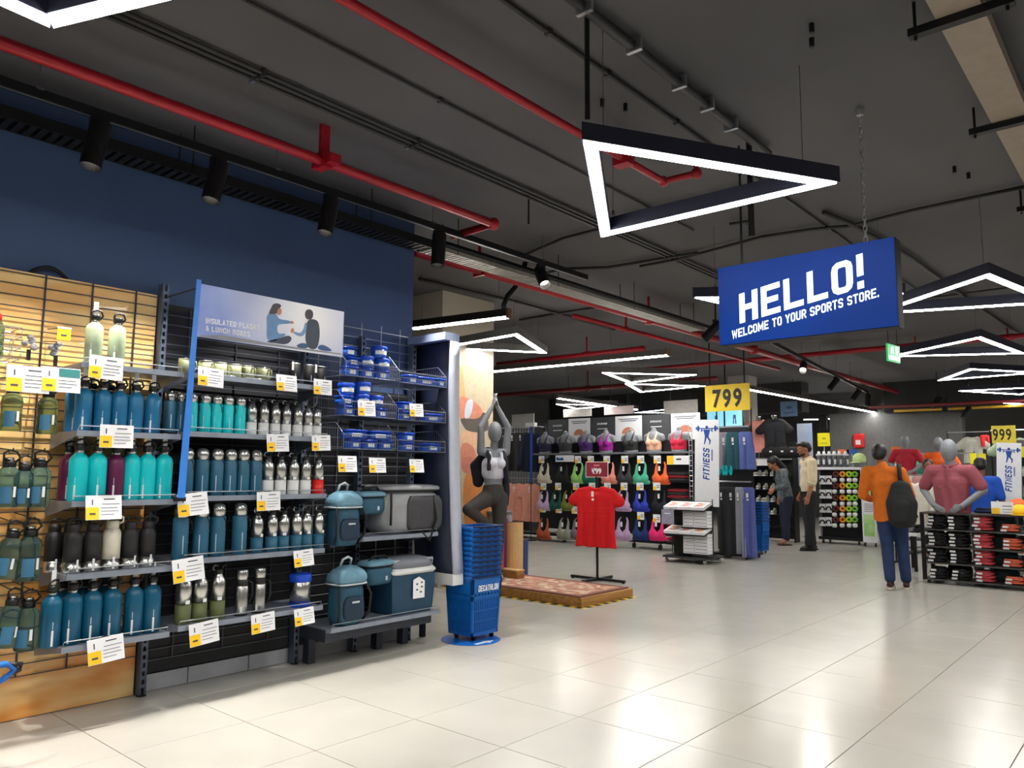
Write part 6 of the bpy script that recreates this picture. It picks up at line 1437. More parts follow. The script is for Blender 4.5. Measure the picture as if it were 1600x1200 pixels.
# ---------------------------------------------------------------- jackets and pink shirts left of the bra wall
JK = tee_mesh(.46, .86, .2, .62, .16, 'jacket', vox=.018); PT = tee_mesh(.50, .82, .2, .2, .6, 'pink_tee')
R_ = thing('clothes_rack', 'black clothes rack of dark jackets above pink shirts behind the yoga mannequin', 'rack', (13.0, 11.1, 0))
for y in (10.35, 11.75): MB().box(12.98, 13.02, y-.02, y+.02, .1, 2.45).build('upright', black, R_, world=True)
for z in (2.38, 1.27): MB().tube([(12.78, 10.3, z), (12.78, 11.8, z)], .014, 8).tube([(12.78, 10.36, z), (13.0, 10.36, z)], .01, 6).tube([(12.78, 11.74, z), (13.0, 11.74, z)], .01, 6).build('rail', chrome, R_, world=True)
MB().box(12.75, 13.25, 10.3, 11.8, .09, .13).build('base', black, R_, world=True)
for y in (10.4, 11.7): MB().tube([(12.85, y-.012, .045), (12.85, y+.012, .045)], .045, 10).tube([(12.85, y, .05), (12.87, y, .1)], .012, 6).build('caster', blackp, R_, world=True)
for k, px in enumerate((789, 801, 815, 832)):
    y = P(px, 700, X=12.78).y; garment('jacket', '%s black jacket from the left hanging behind the yoga mannequin' % ORD[k], 'jacket', JK, fab('jacket_black', (30, 31, 34)) if k < 3 else fab('jacket_navy', (22, 28, 58)), (12.78, y, 2.36-.02*(k == 3)), FACE+.35*(k % 2), 'black jackets')
for k, px in enumerate((786, 803, 829)):
    y = P(px, 780, X=12.78).y; garment('t_shirt', '%s salmon pink shirt from the left under the black jackets' % ORD[k], 't-shirt', PT, fab('salmon', (230, 158, 138)), (12.78, y, 1.25), FACE+(0, .5, 0)[k], 'salmon pink shirts')
a, b = P(823, 672, X=12.3), P(829, 752, X=12.3)
t = thing('sign_pole', 'blue strip standing in front of the dark jackets', 'pole', (12.45, a.y, 0)); MB().box(-.006, .006, -.03, .03, 1.2, 2.36).build('strip', mat('pole_blue2', (50, 88, 170), .4), t); MB().tube([(0, 0, 0), (0, 0, 1.2)], .008, 6).build('rod', black, t); MB().lathe([(.12, 0), (.12, .012)], 14).build('foot', black, t); MB().box(-.05, .05, -.12, .12, 2.36, 2.44).build('head', white, t)
# ---------------------------------------------------------------- wheeled book trolley, fitness banner
t = thing('display_trolley', 'black wheeled trolley with two tilted trays of picture boxes', 'trolley', (11.30, 5.98, 0))
MB().bev(-.30, .30, -.40, .40, .075, .105, .02).build('base_deck', black, t)
for x, y in ((-.25, -.33), (-.25, .33), (.25, -.33), (.25, .33)): MB().tube([(x, y-.013, .036), (x, y+.013, .036)], .036, 10).tube([(x, y, .04), (x+.01, y, .08)], .01, 6).build('caster', steel, t)
MB().box(.0, .04, .02, .34, .1, 1.0).build('back_board', mat('pegboard_black', (24, 26, 26), .6), t)
mb = MB()
for i in range(14): mb.tube([(-.01, -.36, .18+.06*i), (-.01, .36, .18+.06*i)], .004, 5)
mb.tube([(-.01, -.36, .1), (-.01, -.36, 1.0)], .008, 6).tube([(-.01, .36, .1), (-.01, .36, 1.0)], .008, 6).build('wire_grid', black, t)
for k, z in enumerate((.88, .50)):
    M = rot((-.16, 0, z), 0, 0, radians(-16))
    tr = MB().box(-.15, .15, -.36, .36, -.03, -.012, M).build('tray', black, t)
    for i in range(3):
        y = .235-.235*i
        b_ = thing('picture_box', '%s white picture box on the %s tilted tray of the trolley' % (('left', 'middle', 'right')[i], ('upper', 'lower')[k]), 'box', tuple(t.location+M @ V(0, y, 0)), 0, 'picture boxes on the trolley'); b_.rotation_euler = (0, radians(-16), 0)
        MB().box(-.14, .14, -.114, .114, -.011, .035).build('carton', white, b_); MB().box(-.10, .09, -.08, .075, .035, .0365).build('cover_picture', mat('cover_%d%d' % (k, i), ((190, 90, 80), (170, 60, 90), (150, 80, 50), (200, 90, 80), (150, 40, 80), (176, 100, 40))[k*3+i], .4, rgb2=(240, 210, 190), scale=20), b_)
for k, (z0, n) in enumerate(((.56, 5), (.15, 6))):
    for c, (yy, ww) in enumerate(((-.02, .09), (-.235, .115))):
        for i in range(n):
            b_ = thing('carton', 'white flat carton, %s up in the %s %s stack under the trolley trays' % (ORD[i], ('upper', 'lower')[k], ('narrow', 'wide')[c]), 'box', (11.30-.10, 5.98+yy, z0+.052*i), 0, 'white cartons on the trolley')
            MB().box(-.08, .08, -ww, ww, 0, .046).build('carton', white, b_); MB().box(-.0815, -.08, -ww*.9, ww*.9, .018, .026).build('printed_lines', ink, b_)
MB().box(-.19, -.02, -.36, .10, .545, .555).box(-.19, -.02, -.36, .10, .135, .145).build('rack_shelf', black, t)
b_ = thing('info_card', 'grey lilac hanging card at the left of the upper trolley tray', 'sign', (10.94, 6.22, .70)); MB().box(0, .004, -.11, .11, -.10, .13).build('card', mat('card_lilac', (150, 148, 168), .5), b_); MB().box(-.001, 0, -.05, .06, .06, .075).build('printed_lines', stickm, b_); MB().tube([(.003, 0, .12), (.1, -.05, .15)], .004, 5).build('hook', black, b_)
fitblue = mat('fitness_blue', (18, 74, 160), .5, var=.02)
def fitness_banner(label, base, w, h, z0, lean, sidew=None):
    t = thing('roll_banner', label, 'banner', base); t.rotation_euler = (lean, 0, 0)
    MB().box(0, .012, -w/2, w/2, z0, z0+h).build('panel', mat('banner_white', (226, 228, 232), .45, var=.02), t)
    F0 = frame((-.0005, 0, z0), (0, -1, 0), (0, 0, 1)); s = w/.42
    def pl(p): return [(x*s, h-(y*s)) for x, y in p]
    mb = MB(); A = lambda p: mb.prism(pl(p), 0, .001, F0)
    A([(.045*cos(u)*.55, .125+.045*sin(u)*.65) for u in [2*pi*i/12 for i in range(12)]])
    A([(-.155, .135), (.155, .135), (.155, .15), (-.155, .15)])
    for q in (-1, 1):
        A([(q*(.15+.022*cos(u)), .142+.05*sin(u)) for u in [2*pi*i/12 for i in range(12)]]); A([(q*(.185+.012*cos(u)), .142+.03*sin(u)) for u in [2*pi*i/10 for i in range(10)]])
        A([(q*.05, .165), (q*.105, .205), (q*.095, .15), (q*.078, .15), (q*.08, .175), (q*.04, .155)])
    A([(-.06, .16), (.06, .16), (.035, .26), (.035, .29), (-.035, .29), (-.035, .26)])
    A([(-.035, .285), (.0, .285), (-.015, .34), (-.035, .40), (-.05, .40), (-.042, .345)]); A([(.035, .285), (.0, .285), (.045, .345), (.04, .40), (.056, .40), (.072, .335)])
    mb.build('printed_lifter', fitblue, t)
    vs, fs, W = glyphs('FITNESS', .19, .58, .14, .001)
    MB().add(vs, fs, skew((-.0008, -.05*s, z0+h-.97*s), (0, 0, .50*s/W), (0, .115*s, .022*s))).build('lettering', fitblue, t)
    MB().box(-.0015, 0, -.105*s, -.08*s, z0+h-.66*s, z0+h-.48*s).build('small_print', mat('fit_pale', (120, 136, 166), .5), t)
    return t
f_ = fitness_banner('tall white fitness banner with blue lifter behind the trolley', (11.68, 5.94, 0), .43, 1.42, .87, radians(1.5))
MB().tube([(.16, 0, 0), (.16, 0, 1.0), (.012, 0, 1.02)], .012, 8).lathe([(.16, 0), (.16, .012)], 18, (.17, 0, 0)).build('stand', black, f_)

# ---------------------------------------------------------------- trouser rack, 799 board, screens
R2 = thing('clothes_rack', 'black two level rack of trousers right of the fitness banner', 'rack', (12.45, 5.66, 0))
MB().box(-.02, .02, -.20, .44, .12, 2.22).build('back_panel', backm, R2); MB().box(-.3, .3, -.22, .44, .05, .09).build('base', black, R2)
for x in (-.25, .25):
    for y in (-.17, .38): MB().lathe([(.02, 0), (.02, .05)], 8, (x, y, 0)).build('foot', black, R2)
for z in (2.19, 1.27): MB().tube([(-.25, -.27, z), (-.25, .40, z)], .014, 8).tube([(-.25, -.19, z), (-.02, -.19, z)], .01, 6).tube([(-.25, .38, z), (-.02, .38, z)], .01, 6).build('rail', chrome, R2)
for y in (-.21, .42): MB().tube([(0, y, .05), (0, y, 2.52)], .012, 6).build('post', black, R2)
SH, TR = drape_mesh(.24, .34, .62, 'shorts'), drape_mesh(.22, .26, 1.13, 'trousers')
for k, (px, c, nm) in enumerate(((1131, (148, 144, 156), 'grey lilac'), (1146, (44, 92, 104), 'teal'), (1165, (92, 108, 178), 'cornflower blue'))):
    y = P(px, 690, X=12.2).y; garment('track_pants', '%s short trousers hanging on the top rail by the fitness banner' % nm, 'trousers', SH, fab(nm.replace(' ', '_'), c), (12.2, y, 2.155), FACE+(.3, .2, 0)[k], 'short trousers on the top rail', th=.06)
for k, (px, c, nm) in enumerate(((1131, (34, 34, 38), 'black'), (1143, (46, 46, 50), 'charcoal'), (1157, (150, 150, 160), 'grey'), (1169, (84, 96, 160), 'blue'))):
    y = P(px, 800, X=12.2).y; garment('trousers', '%s long trousers hanging on the lower rail by the fitness banner' % nm, 'trousers', TR, fab('tr_'+nm, c), (12.2, y, 1.235), FACE+.45*((k % 2)*2-1)*.6, 'long trousers on the lower rail', th=.06)
for k, px in enumerate((1127, 1138)):
    q = P(px, 732, X=12.15); t = thing('flip_flops', 'turquoise flip-flops hanging between the trouser rails, %s pair' % ('left', 'right')[k], 'footwear', (12.16, q.y, q.z+.07))
    for s_ in (-1, 1): MB().prism([(s_*.04+.03*cos(u), -.10+.085*sin(u)) for u in [2*pi*i/12 for i in range(12)]], 0, .016, frame((0, 0, 0), (0, -1, 0), (0, 0, 1))).tube([(-.02, s_*.04-.025, -.12), (-.03, s_*.04, -.06), (-.02, s_*.04+.025, -.12)], .006, 5).build('sandal', turq, t)
    MB().tube([(0, 0, -.03), (0, 0, .01), (.27, 0, .03)], .005, 5).build('hook', black, t)
t = thing('price_board', 'large yellow board with black 799 above the trouser rack', 'sign', (12.40, 5.85, 2.48))
MB().box(-.012, .012, -.41, .41, 0, .46).build('board', mat('board_yellow', (250, 214, 16), .45, var=.03), t)
vs, fs = text('799', .42, .014, .74, .002, 'CENTER', 1.25); MB().add(vs, fs, frame((-.0135, 0, .08), (0, -1, 0), (0, 0, 1))).build('numerals', mat('numeral_black', (16, 16, 16), .5), t)
for y in (-.32, .32): MB().box(-.006, .006, y-.01, y+.01, .46, HC-2.48).build('hanger', black, t)
t = thing('video_screen', 'pair of blue video screens left of the pink tee', 'screen', (15.0, 7.15, 2.37))
for s_ in (-1, 1):
    MB().box(0, .04, s_*.205-.2, s_*.205+.2, 0, .36).build('cabinet', blackp, t); MB().box(-.002, 0, s_*.205-.185, s_*.205+.185, .015, .345).build('picture', mat('screen_cyan', (120, 200, 240), .3, rgb2=(190, 235, 220), scale=2.5, emit=((120, 200, 235), .8)), t)
    MB().prism([(-.05, .06), (-.02, .06), (-.02, .17), (.0, .17), (.0, .06), (.03, .06), (.02, .25), (-.04, .25)], 0, .001, frame((-.0025, s_*.205-.03, 0), (0, -1, 0), (0, 0, 1))).build('picture_figure', mat('screen_figure', (60, 90, 140), .4, emit=((60, 90, 140), .4)), t)
MB().box(.04, .08, -.05, .05, .1, .25).tube([(.06, 0, .2), (.06, 0, HC-2.37)], .015, 6).build('mount', black, t)
# ================================================================ shoe rack with two shirts on top
SX = 15.95
ya, yb_ = P(1176, 760, X=SX).y, P(1240, 760, X=SX).y
t = thing('shoe_rack', 'black shelving of white shoes in front of the stooping woman', 'shelving', (SX+.2, (ya+yb_)/2, 0)); w = abs(ya-yb_)/2
MB().box(.0, .04, -w, w, .05, 1.9).build('back_panel', backm, t)
for s_ in (-1, 1): MB().box(-.22, .02, s_*w-.015, s_*w+.015, 0, 1.75).build('side_panel', black, t)
zs = [.30, .56, .82, 1.08, 1.36]
for z in zs: MB().box(-.24, 0, -w, w, z-.02, z).build('shelf', black, t)
MB().box(-.26, 0, -w, w, 1.70, 1.73).build('top_shelf', mat('shelf_light', (190, 190, 192), .5), t)
def shoe_mesh():
    b = MB(); b.cap((-.07, 0, .045), .04, (.10, 0, .035), .033, 1, 1); b.cap((-.07, 0, .05), .042, (-.06, 0, .095), .036); b.ell((.07, 0, .045), (.08, .042, .04))
    return blob(b, 'shoe_upper', .012, 2)
SHU = shoe_mesh(); n = 0
for k, z in enumerate(zs[1:]):
    for c in range(3):
        y = t.location.y+w*(.78-.36*c); q = thing('sports_shoe', 'pale sports shoe, %s from the left on the %s shoe shelf from below' % (ORD[c], ORD[k]), 'shoe', (SX+.07, y, z+.001), pi+random.uniform(-.3, .3), 'pale shoes on the rack')
        obj('upper', SHU, mat('shoe_pale', (206, 204, 194), .6, rgb2=(120, 120, 104), scale=9), q); MB().prism([(.155*cos(u)+.02, .042*sin(u)) for u in [2*pi*i/12 for i in range(12)]], 0, .022).build('sole', white, q); MB().tube([(.02, -.02, .078), (.05, .02, .07), (.02, .02, .082), (.06, -.015, .066)], .004, 5).build('laces', stickm, q)
q = P(1190, 721, X=SX-.08); b_ = thing('shelf_banner', 'white price strip with yellow end on the shoe rack', 'sign', (SX-.075, q.y, 1.58)); MB().box(0, .004, -.2, .2, 0, .13).build('card', white, b_); MB().box(-.001, 0, .10, .195, .01, .12).build('price_corner', yellow, b_); MB().tube([(.004, 0, .12), (.05, 0, .13)], .01, 6).build('clip', black, b_)
TT = tee_mesh(.46, .66, .24, .2, .75, 'display_tee')
for k, (px, c, nm) in enumerate(((1182, (236, 158, 146), 'pink'), (1212, (30, 30, 36), 'black'))):
    q = P(px, 690, X=SX+.05); g = thing('torso_form', 'headless torso form wearing a %s tee on top of the shoe rack' % nm, 'mannequin', (SX+.05, q.y, 1.73), FACE, 'torso forms on the shoe rack'); g.location.x = SX+.17-.17*k
    o = obj('tee', TT, fab('tee_'+nm, c), g); o.location = (0, 0, .86); o.scale = (1.1, 1.2, 1.1); MB().lathe([(.05, .83), (.05, .89), (.062, .91), (.05, .92), (0, .92)], 14).build('neck_cap', steel, g, True); MB().lathe([(.13, 0), (.13, .012), (.012, .016), (.012, .4)], 16).build('stand', steel, g)
def soft_bag(label, loc, s, rz):
    b_ = thing('duffel_bag', label, 'bag', loc, rz, 'black bags on the shoe rack'); m_ = MB(); m_.cap((-.13*s, 0, .12*s), .11*s, (.13*s, 0, .12*s), .11*s, 1, 1); me = blob(m_, 'bag', .018, 2); obj('bag', me, webm, b_)
    MB().tube([(-.1*s, -.06*s, .2*s), (-.05*s, -.07*s, .3*s), (.05*s, -.07*s, .3*s), (.1*s, -.06*s, .2*s)], .01, 6).build('handle', webm, b_); MB().box(-.03, .02, -.115*s, -.108*s, .12*s, .15*s).build('swing_tag', stickm, b_)
for k, (px, z) in enumerate(((1208, 1.73), (1226, 1.73), (1241, 1.73))):
    q = P(px, 710, X=SX-.1); soft_bag('black bag, %s from the left above the stooping woman' % ORD[k], (SX-.10, q.y, z), 1.05, FACE)
# blue basket stack by the shoe rack
q = P(1189, 866, Z=0); N1 = None
for i in range(8):
    lab = 'lowest blue basket of the far stack by the shoe rack' if i == 0 else '%s blue basket up in the far stack by the shoe rack' % ORD[i]
    if i == 0:
        t = dup(B0, (q.x+.15, q.y+.14, .045), FACE, lab, 'far stack of blue baskets')
        for ch in list(t.children):
            if ch.name.startswith('lettering'): bpy.data.objects.remove(ch)
    else: dup(N0, (q.x+.15, q.y+.14, .045+pitch*1.3*i), FACE, lab, 'far stack of blue baskets')

# ================================================================ ring display with white top
RX = 16.25
ra, rb = P(1276, 760, X=RX).y, P(1344, 760, X=RX).y
t = thing('peg_display', 'black pegboard display of coloured rings with a white top shelf', 'shelving', (RX+.25, (ra+rb)/2, 0)); w = abs(ra-rb)/2
MB().box(.0, .04, -w, w, .12, 1.5).build('pegboard', backm, t); MB().box(-.28, .3, -w-.03, w+.1, 1.50, 1.55).build('white_top', white, t)
MB().box(-.25, .25, -w, w, .08, .14).build('base', black, t); MB().box(-.05, .1, w-.02, w+.02, .1, 1.5).build('side_post', steel, t)
for x in (-.2, .2):
    for y in (-w+.08, w-.08): MB().tube([(x, y-.013, .04), (x, y+.013, .04)], .04, 10).tube([(x, y, .05), (x, y, .09)], .012, 6).build('caster', blackp, t)
ringm = {'orange': mat('ring_orange', (244, 150, 26), .5), 'lime': mat('ring_lime', (170, 214, 44), .5), 'green': mat('ring_green', (120, 190, 60), .5), 'maroon': mat('ring_maroon', (96, 40, 48), .5)}
rg0 = wb0 = None
for r_, py in enumerate((741, 759, 778, 795, 812)):
    for c, (px, nm) in enumerate(((1306, 'maroon'), (1316.5, 'orange'), (1326.5, 'lime'), (1335.5, 'green'))):
        q = P(px, py, X=RX); lab = '%s ring-shaped roll in the %s ring row from the top' % (nm, ORD[r_])
        if rg0 is None:
            rg0 = thing('exercise_ring', lab, 'ring', tuple(q), 0, 'coloured rings on pegs'); MB().tube([(0, .042*cos(u), .042*sin(u)) for u in [2*pi*i/14 for i in range(14)]], .022, 7, closed=True).build('ring', ringm[nm], rg0, True); MB().tube([(-.05, 0, .0), (.25, 0, .0)], .006, 5).build('peg', black, rg0)
        else: dup(rg0, tuple(q), 0, lab, None, {'ring': ringm[nm]})
    for c, px in enumerate((1304, 1316, 1327, 1336)):
        q = P(px, py+9, X=RX); lab = 'white ball-shaped roll, %s from left below the %s ring row' % (ORD[c], ORD[r_])
        if wb0 is None:
            wb0 = thing('exercise_roll', lab, 'roll', tuple(q), 0, 'white rolls on pegs'); MB().lathe([(0, -.045), (.035, -.04), (.05, -.01), (.045, .03), (.02, .04), (0, .04)], 12).build('roll', whiteplas, wb0, True); MB().tube([(.0, 0, .04), (.25, 0, .05)], .006, 5).build('peg', black, wb0)
        else: dup(wb0, tuple(q), 0, lab)
gc0 = None
for r_, py in enumerate((750, 772, 794, 815)):
    for c, px in enumerate((1285, 1295)):
        q = P(px, py, X=RX+.05); lab = 'goggles on a white card, %s column, %s row of the pegboard' % (('left', 'right')[c], ORD[r_])
        if gc0 is None:
            gc0 = thing('goggles_card', lab, 'goggles', tuple(q), 0, 'goggles on white cards'); MB().box(0, .006, -.06, .06, -.09, .09).build('card', white, gc0); MB().tube([(-.01, .045*cos(u), -.02+.05*sin(u)) for u in [pi*i/8 for i in range(-1, 10)]], .014, 6).build('goggles', blackp, gc0, True); MB().tube([(.003, 0, .085), (.2, 0, .09)], .005, 5).build('peg', black, gc0)
        else: dup(gc0, tuple(q), 0, lab)
a, b = P(1344, 740, X=RX-.1), P(1365, 740, X=RX-.1)
t = thing('end_board', 'white board with green pictures at the end of the ring display', 'sign', (RX-.1, (a.y+b.y)/2, 0)); w = abs(a.y-b.y)/2
MB().box(0, .06, -w, w, .08, 1.50).build('panel', white, t); lg = mat('board_green', (150, 206, 120), .5, rgb2=(200, 230, 170), scale=6)
for z in (.2, .9): MB().box(-.002, 0, -w*.8, w*.8, z, z+.42).build('picture', lg, t)
mb = MB()
for i in range(5): mb.box(-.002, 0, -w*.7, w*.6, .68+.035*i, .69+.035*i)
mb.build('printed_lines', ink, t)
for s_ in (-1, 1): MB().tube([(.03, s_*w*.8-.012, .04), (.03, s_*w*.8+.012, .04)], .04, 10).tube([(.03, s_*w*.8, .04), (.03, s_*w*.8, .09)], .01, 6).build('caster', blackp, t)
# things standing on the white top
sb0 = None; smk = mat('shaker_smoke', (120, 122, 126), .12, trans=.6, ior=1.3)
for c, px in enumerate((1280, 1288, 1296, 1304, 1312, 1322)):
    q = P(px, 728, X=RX+.25); lab = 'smoky clear shaker bottle, %s from left on the white display top' % ORD[c]
    if sb0 is None:
        sb0 = thing('shaker_bottle', lab, 'bottle', (RX+.25, q.y, 1.552), 0, 'shaker bottles on the white top'); MB().lathe([(0, 0), (.042, 0), (.05, .01), (.055, .24), (0, .24)], 14).build('body', smk, sb0, True); MB().lathe([(.057, .235), (.057, .27), (.03, .285), (.025, .33), (0, .335)], 14).build('lid', mat('shaker_lid', (200, 204, 208), .3), sb0, True); curved(.053, pi-.4, pi+.4, .06, .16, .003).build('printed_mark', stickm, sb0, True)
    else: dup(sb0, (RX+.25, q.y, 1.552), .2*c, lab)
q = P(1344, 715, X=RX+.15); t = thing('cap', 'pale lime sports cap on the white display top', 'cap', (RX+.1, q.y, 1.552), pi-.6); limem = mat('cap_lime', (206, 230, 160), .7)
MB().lathe([(.12, .1), (.125, .16), (.115, .22), (.08, .265), (.03, .285), (0, .288)], 18).build('crown', limem, t, True); MB().loft([[(.10*cos(u)+.02, .12*sin(u), .108) for u in [-1.3+2.6*i/8 for i in range(9)]], [(.24*cos(u)*.8+.05, .14*sin(u), .09) for u in [-1.3+2.6*i/8 for i in range(9)]]], cap=False, closed=False).build('brim', limem, t); MB().lathe([(.11, 0), (.12, .01), (.09, .2), (0, .21)], 16).build('display_form', mat('form_grey', (120, 124, 130), .5), t, True)
for k, (px, py, c, nm) in enumerate(((1317, 706, (240, 120, 60), 'orange'), (1331, 706, (40, 90, 170), 'blue'))):
    q = P(px, py, X=RX+.3); t = thing('display_card', 'small %s card standing behind the shaker bottles' % nm, 'sign', (RX+.32, q.y, 1.552)); MB().box(0, .01, -.11, .11, q.z-1.6, q.z-1.5).build('card', mat('card_'+nm, c, .5), t); MB().box(.002, .008, -.01, .01, 0, q.z-1.55).build('stem', steel, t); MB().box(-.03, .05, -.05, .05, 0, .008).build('foot', steel, t)

# ---------------------------------------------------------------- signs and wall gear further back
q0, q1 = P(1244, 660, X=19), P(1273, 660, X=19)
def rect_sign(name, label, px0, py0, px1, py1, X, m, cat='sign', stand=True, extra=None, emit=False):
    a, b = P(px0, py0, X=X), P(px1, py1, X=X); t = thing(name, label, cat, (X, (a.y+b.y)/2, b.z)); w, h = abs(a.y-b.y)/2, a.z-b.z
    MB().box(0, .012, -w, w, 0, h).build('board', m, t)
    if stand == 'floor': MB().tube([(.02, 0, .01-b.z), (.02, 0, h*.6)], .012, 6).lathe([(.14, 0), (.14, .012)], 14, (.02, 0, -b.z)).build('post', steel, t)
    elif stand: MB().tube([(.006, w*.6, h), (.006, w*.6, HC-b.z)], .005, 5).tube([(.006, -w*.6, h), (.006, -w*.6, HC-b.z)], .005, 5).build('hanger', black, t)
    if extra: MB().box(-.0012, 0, -w*.35, w*.25, h*.52, h*.66).box(-.0012, 0, -w*.6, w*.5, h*.2, h*.27).build('small_print', extra, t)
    return t
yb2 = mat('sign_yellow', (246, 236, 30), .5, var=.03)
t = rect_sign('roll_banner', 'pale grey blue banner standing behind the man in cream', 1245, 662, 1272, 760, 17.6, mat('banner_pale', (186, 194, 212), .5, rgb2=(140, 170, 210), scale=2), 'banner', 'floor')
rect_sign('price_board', 'bright yellow board right of the head of the man in cream', 1277, 677, 1297, 697, 17.8, yb2, extra=mat('print_olive', (200, 186, 10), .5), stand='floor')
rect_sign('hanging_sign', 'small blue grey sign hanging behind the black tee', 1219, 628, 1246, 650, 18.5, mat('sign_bluegrey', (110, 140, 176), .5), extra=mat('print_slateblue', (60, 92, 130), .5))
rect_sign('shop_poster', 'black and white poster of people on the far wall', 1376, 683, 1397, 706, 24.6, mat('poster_bw', (190, 188, 184), .5, rgb2=(60, 58, 58), scale=5), 'poster', 'floor')
rect_sign('shop_poster', 'grey blank panel right of the black and white poster', 1398, 681, 1421, 690, 24.6, mat('panel_grey', (160, 160, 160), .5), 'poster', 'floor')
rect_sign('display_card', 'orange card beside the head of the man in orange', 1392, 698, 1408, 706, 16.8, mat('card_or2', (246, 140, 80), .5), 'sign', 'floor')
q = P(1342, 690, X=20.9); t = thing('fire_box', 'red fire equipment box on the grey pillar at the back', 'fire box', (20.93, q.y, q.z-.16)); MB().bev(-.1, .1, -.13, .13, 0, .36, .03).build('box', mat('fire_red', (220, 40, 48), .4), t); MB().box(-.103, -.1, -.06, .06, .08, .2).build('label', stickm, t); MB().tube([(.0, 0, .36), (.05, 0, .42), (.08, .0, .42)], .012, 6).build('handle', black, t)
MB().box(20.95, 21.3, 3.9, 7.0, 0, 3.0).build('wall_back', mat('partition_grey', (112, 112, 112), .7)); struct(bpy.data.objects['wall_back'])
t = thing('speaker', 'dark wall speaker box on the grey partition', 'speaker', (20.93, P(1287, 655, X=20.9).y, 2.55)); MB().bev(-.12, 0, -.12, .12, 0, .42, .02).build('box', blackp, t); MB().lathe([(.07, 0), (.06, .006), (0, .006)], 16, M=frame((-.122, 0, .16), (0, 1, 0), (0, 0, 1))).build('cone', black, t)

# ================================================================ right side: polo mannequin on its folded-clothes table
TXX = 11.30; ty0, ty1 = 1.25, 2.66
t = thing('folding_table_rack', 'black wheeled rack of folded shirts at the right edge', 'rack', (TXX+.25, (ty0+ty1)/2, 0))
tz = [.06, .27, .48, .70, .915]
for z in tz[:-1]: MB().box(TXX, TXX+.5, ty0, ty1, z-.015, z).build('shelf', mat('rack_shelf_grey', (70, 68, 66), .5), t, world=True)
MB().box(TXX-.01, TXX+.52, ty0, ty1, .895, .915).build('top', mat('rack_top', (60, 52, 48), .5), t, world=True)
for x in (TXX+.02, TXX+.48):
    for y in (ty0+.02, ty1-.02): MB().box(x-.02, x+.02, y-.022, y+.022, .05, .90).build('post', black, t, world=True)
for x in (TXX+.05, TXX+.45):
    for y in (ty0+.06, ty1-.06): MB().tube([(x, y-.014, .03), (x, y+.014, .03)], .03, 12).build('caster', blackp, t, world=True)
cols = [(2.50, 'black', (30, 30, 32)), (2.25, 'black', (34, 32, 32)), (1.97, 'rose red', (206, 78, 84)), (1.66, 'coral orange', (228, 112, 84)), (1.40, 'grey', (120, 120, 124))]
FM0 = {}
cn = {2.50: 'leftmost', 2.25: 'second', 1.97: 'third', 1.66: 'fourth', 1.40: 'fifth'}
random.seed(21)
for si, z in enumerate(tz[:-1]):
    for y, nm, c in cols:
        n = (3, 4, 4, 4)[si] if nm != 'coral orange' else (2, 2, 3, 2)[si]
        zz_ = z+.001
        for i in range(n):
            lab = 'folded %s shirt, %s up in the %s stack, %s rack shelf' % (nm, ORD[i], cn[y], ('lowest', 'second', 'third', 'top')[si])
            key = nm
            if key not in FM0:
                g = thing('folded_shirt', lab, 'clothing', (TXX+.19, y, zz_), 0, 'folded shirts on the wheeled rack')
                b = MB(); b.cap((-.02, -.085, .022), .024, (-.02, .085, .022), .024, 5.2, .85, ref=(1, 0, 0)); me = blob(b, 'folded_body', .012, 2)
                obj('folded_body', me, fab('fold_'+nm.replace(' ', '_'), c), g); MB().bev(-.12, .06, -.07, .09, .040, .047, .02).build('folded_sleeve', fab('fold_'+nm.replace(' ', '_'), c), g, True)
                MB().box(-.152, -.149, .02, .085, .01, .035).build('size_sticker', stickm, g); MB().box(-.12, -.07, -.04, -.01, .047, .049).build('swing_tag', stickm, g); FM0[key] = g
            else: g = dup(FM0[key], (TXX+.19+random.uniform(-.012, .012), y+random.uniform(-.012, .012), zz_), random.uniform(-.07, .07), lab)
            zz_ += .044
    for k, (y, nm, c) in enumerate(((2.3, 'black', (30, 30, 32)), (1.78, 'teal grey', (60, 84, 88)))):
        g = thing('folded_shirt', 'folded %s pile lying at the back of the %s rack shelf' % (nm, ('lowest', 'second', 'third', 'top')[si]), 'clothing', (TXX+.39, y, z+.001), 0, 'folded piles at the back of the rack'); MB().bev(-.08, .08, -.14, .14, 0, .15, .03).build('folded_body', fab('pile_'+nm.replace(' ', '_'), c), g, True); MB().bev(-.075, .075, -.13, .13, .15, .17, .03).build('folded_sleeve', fab('pile_'+nm.replace(' ', '_'), c), g, True)
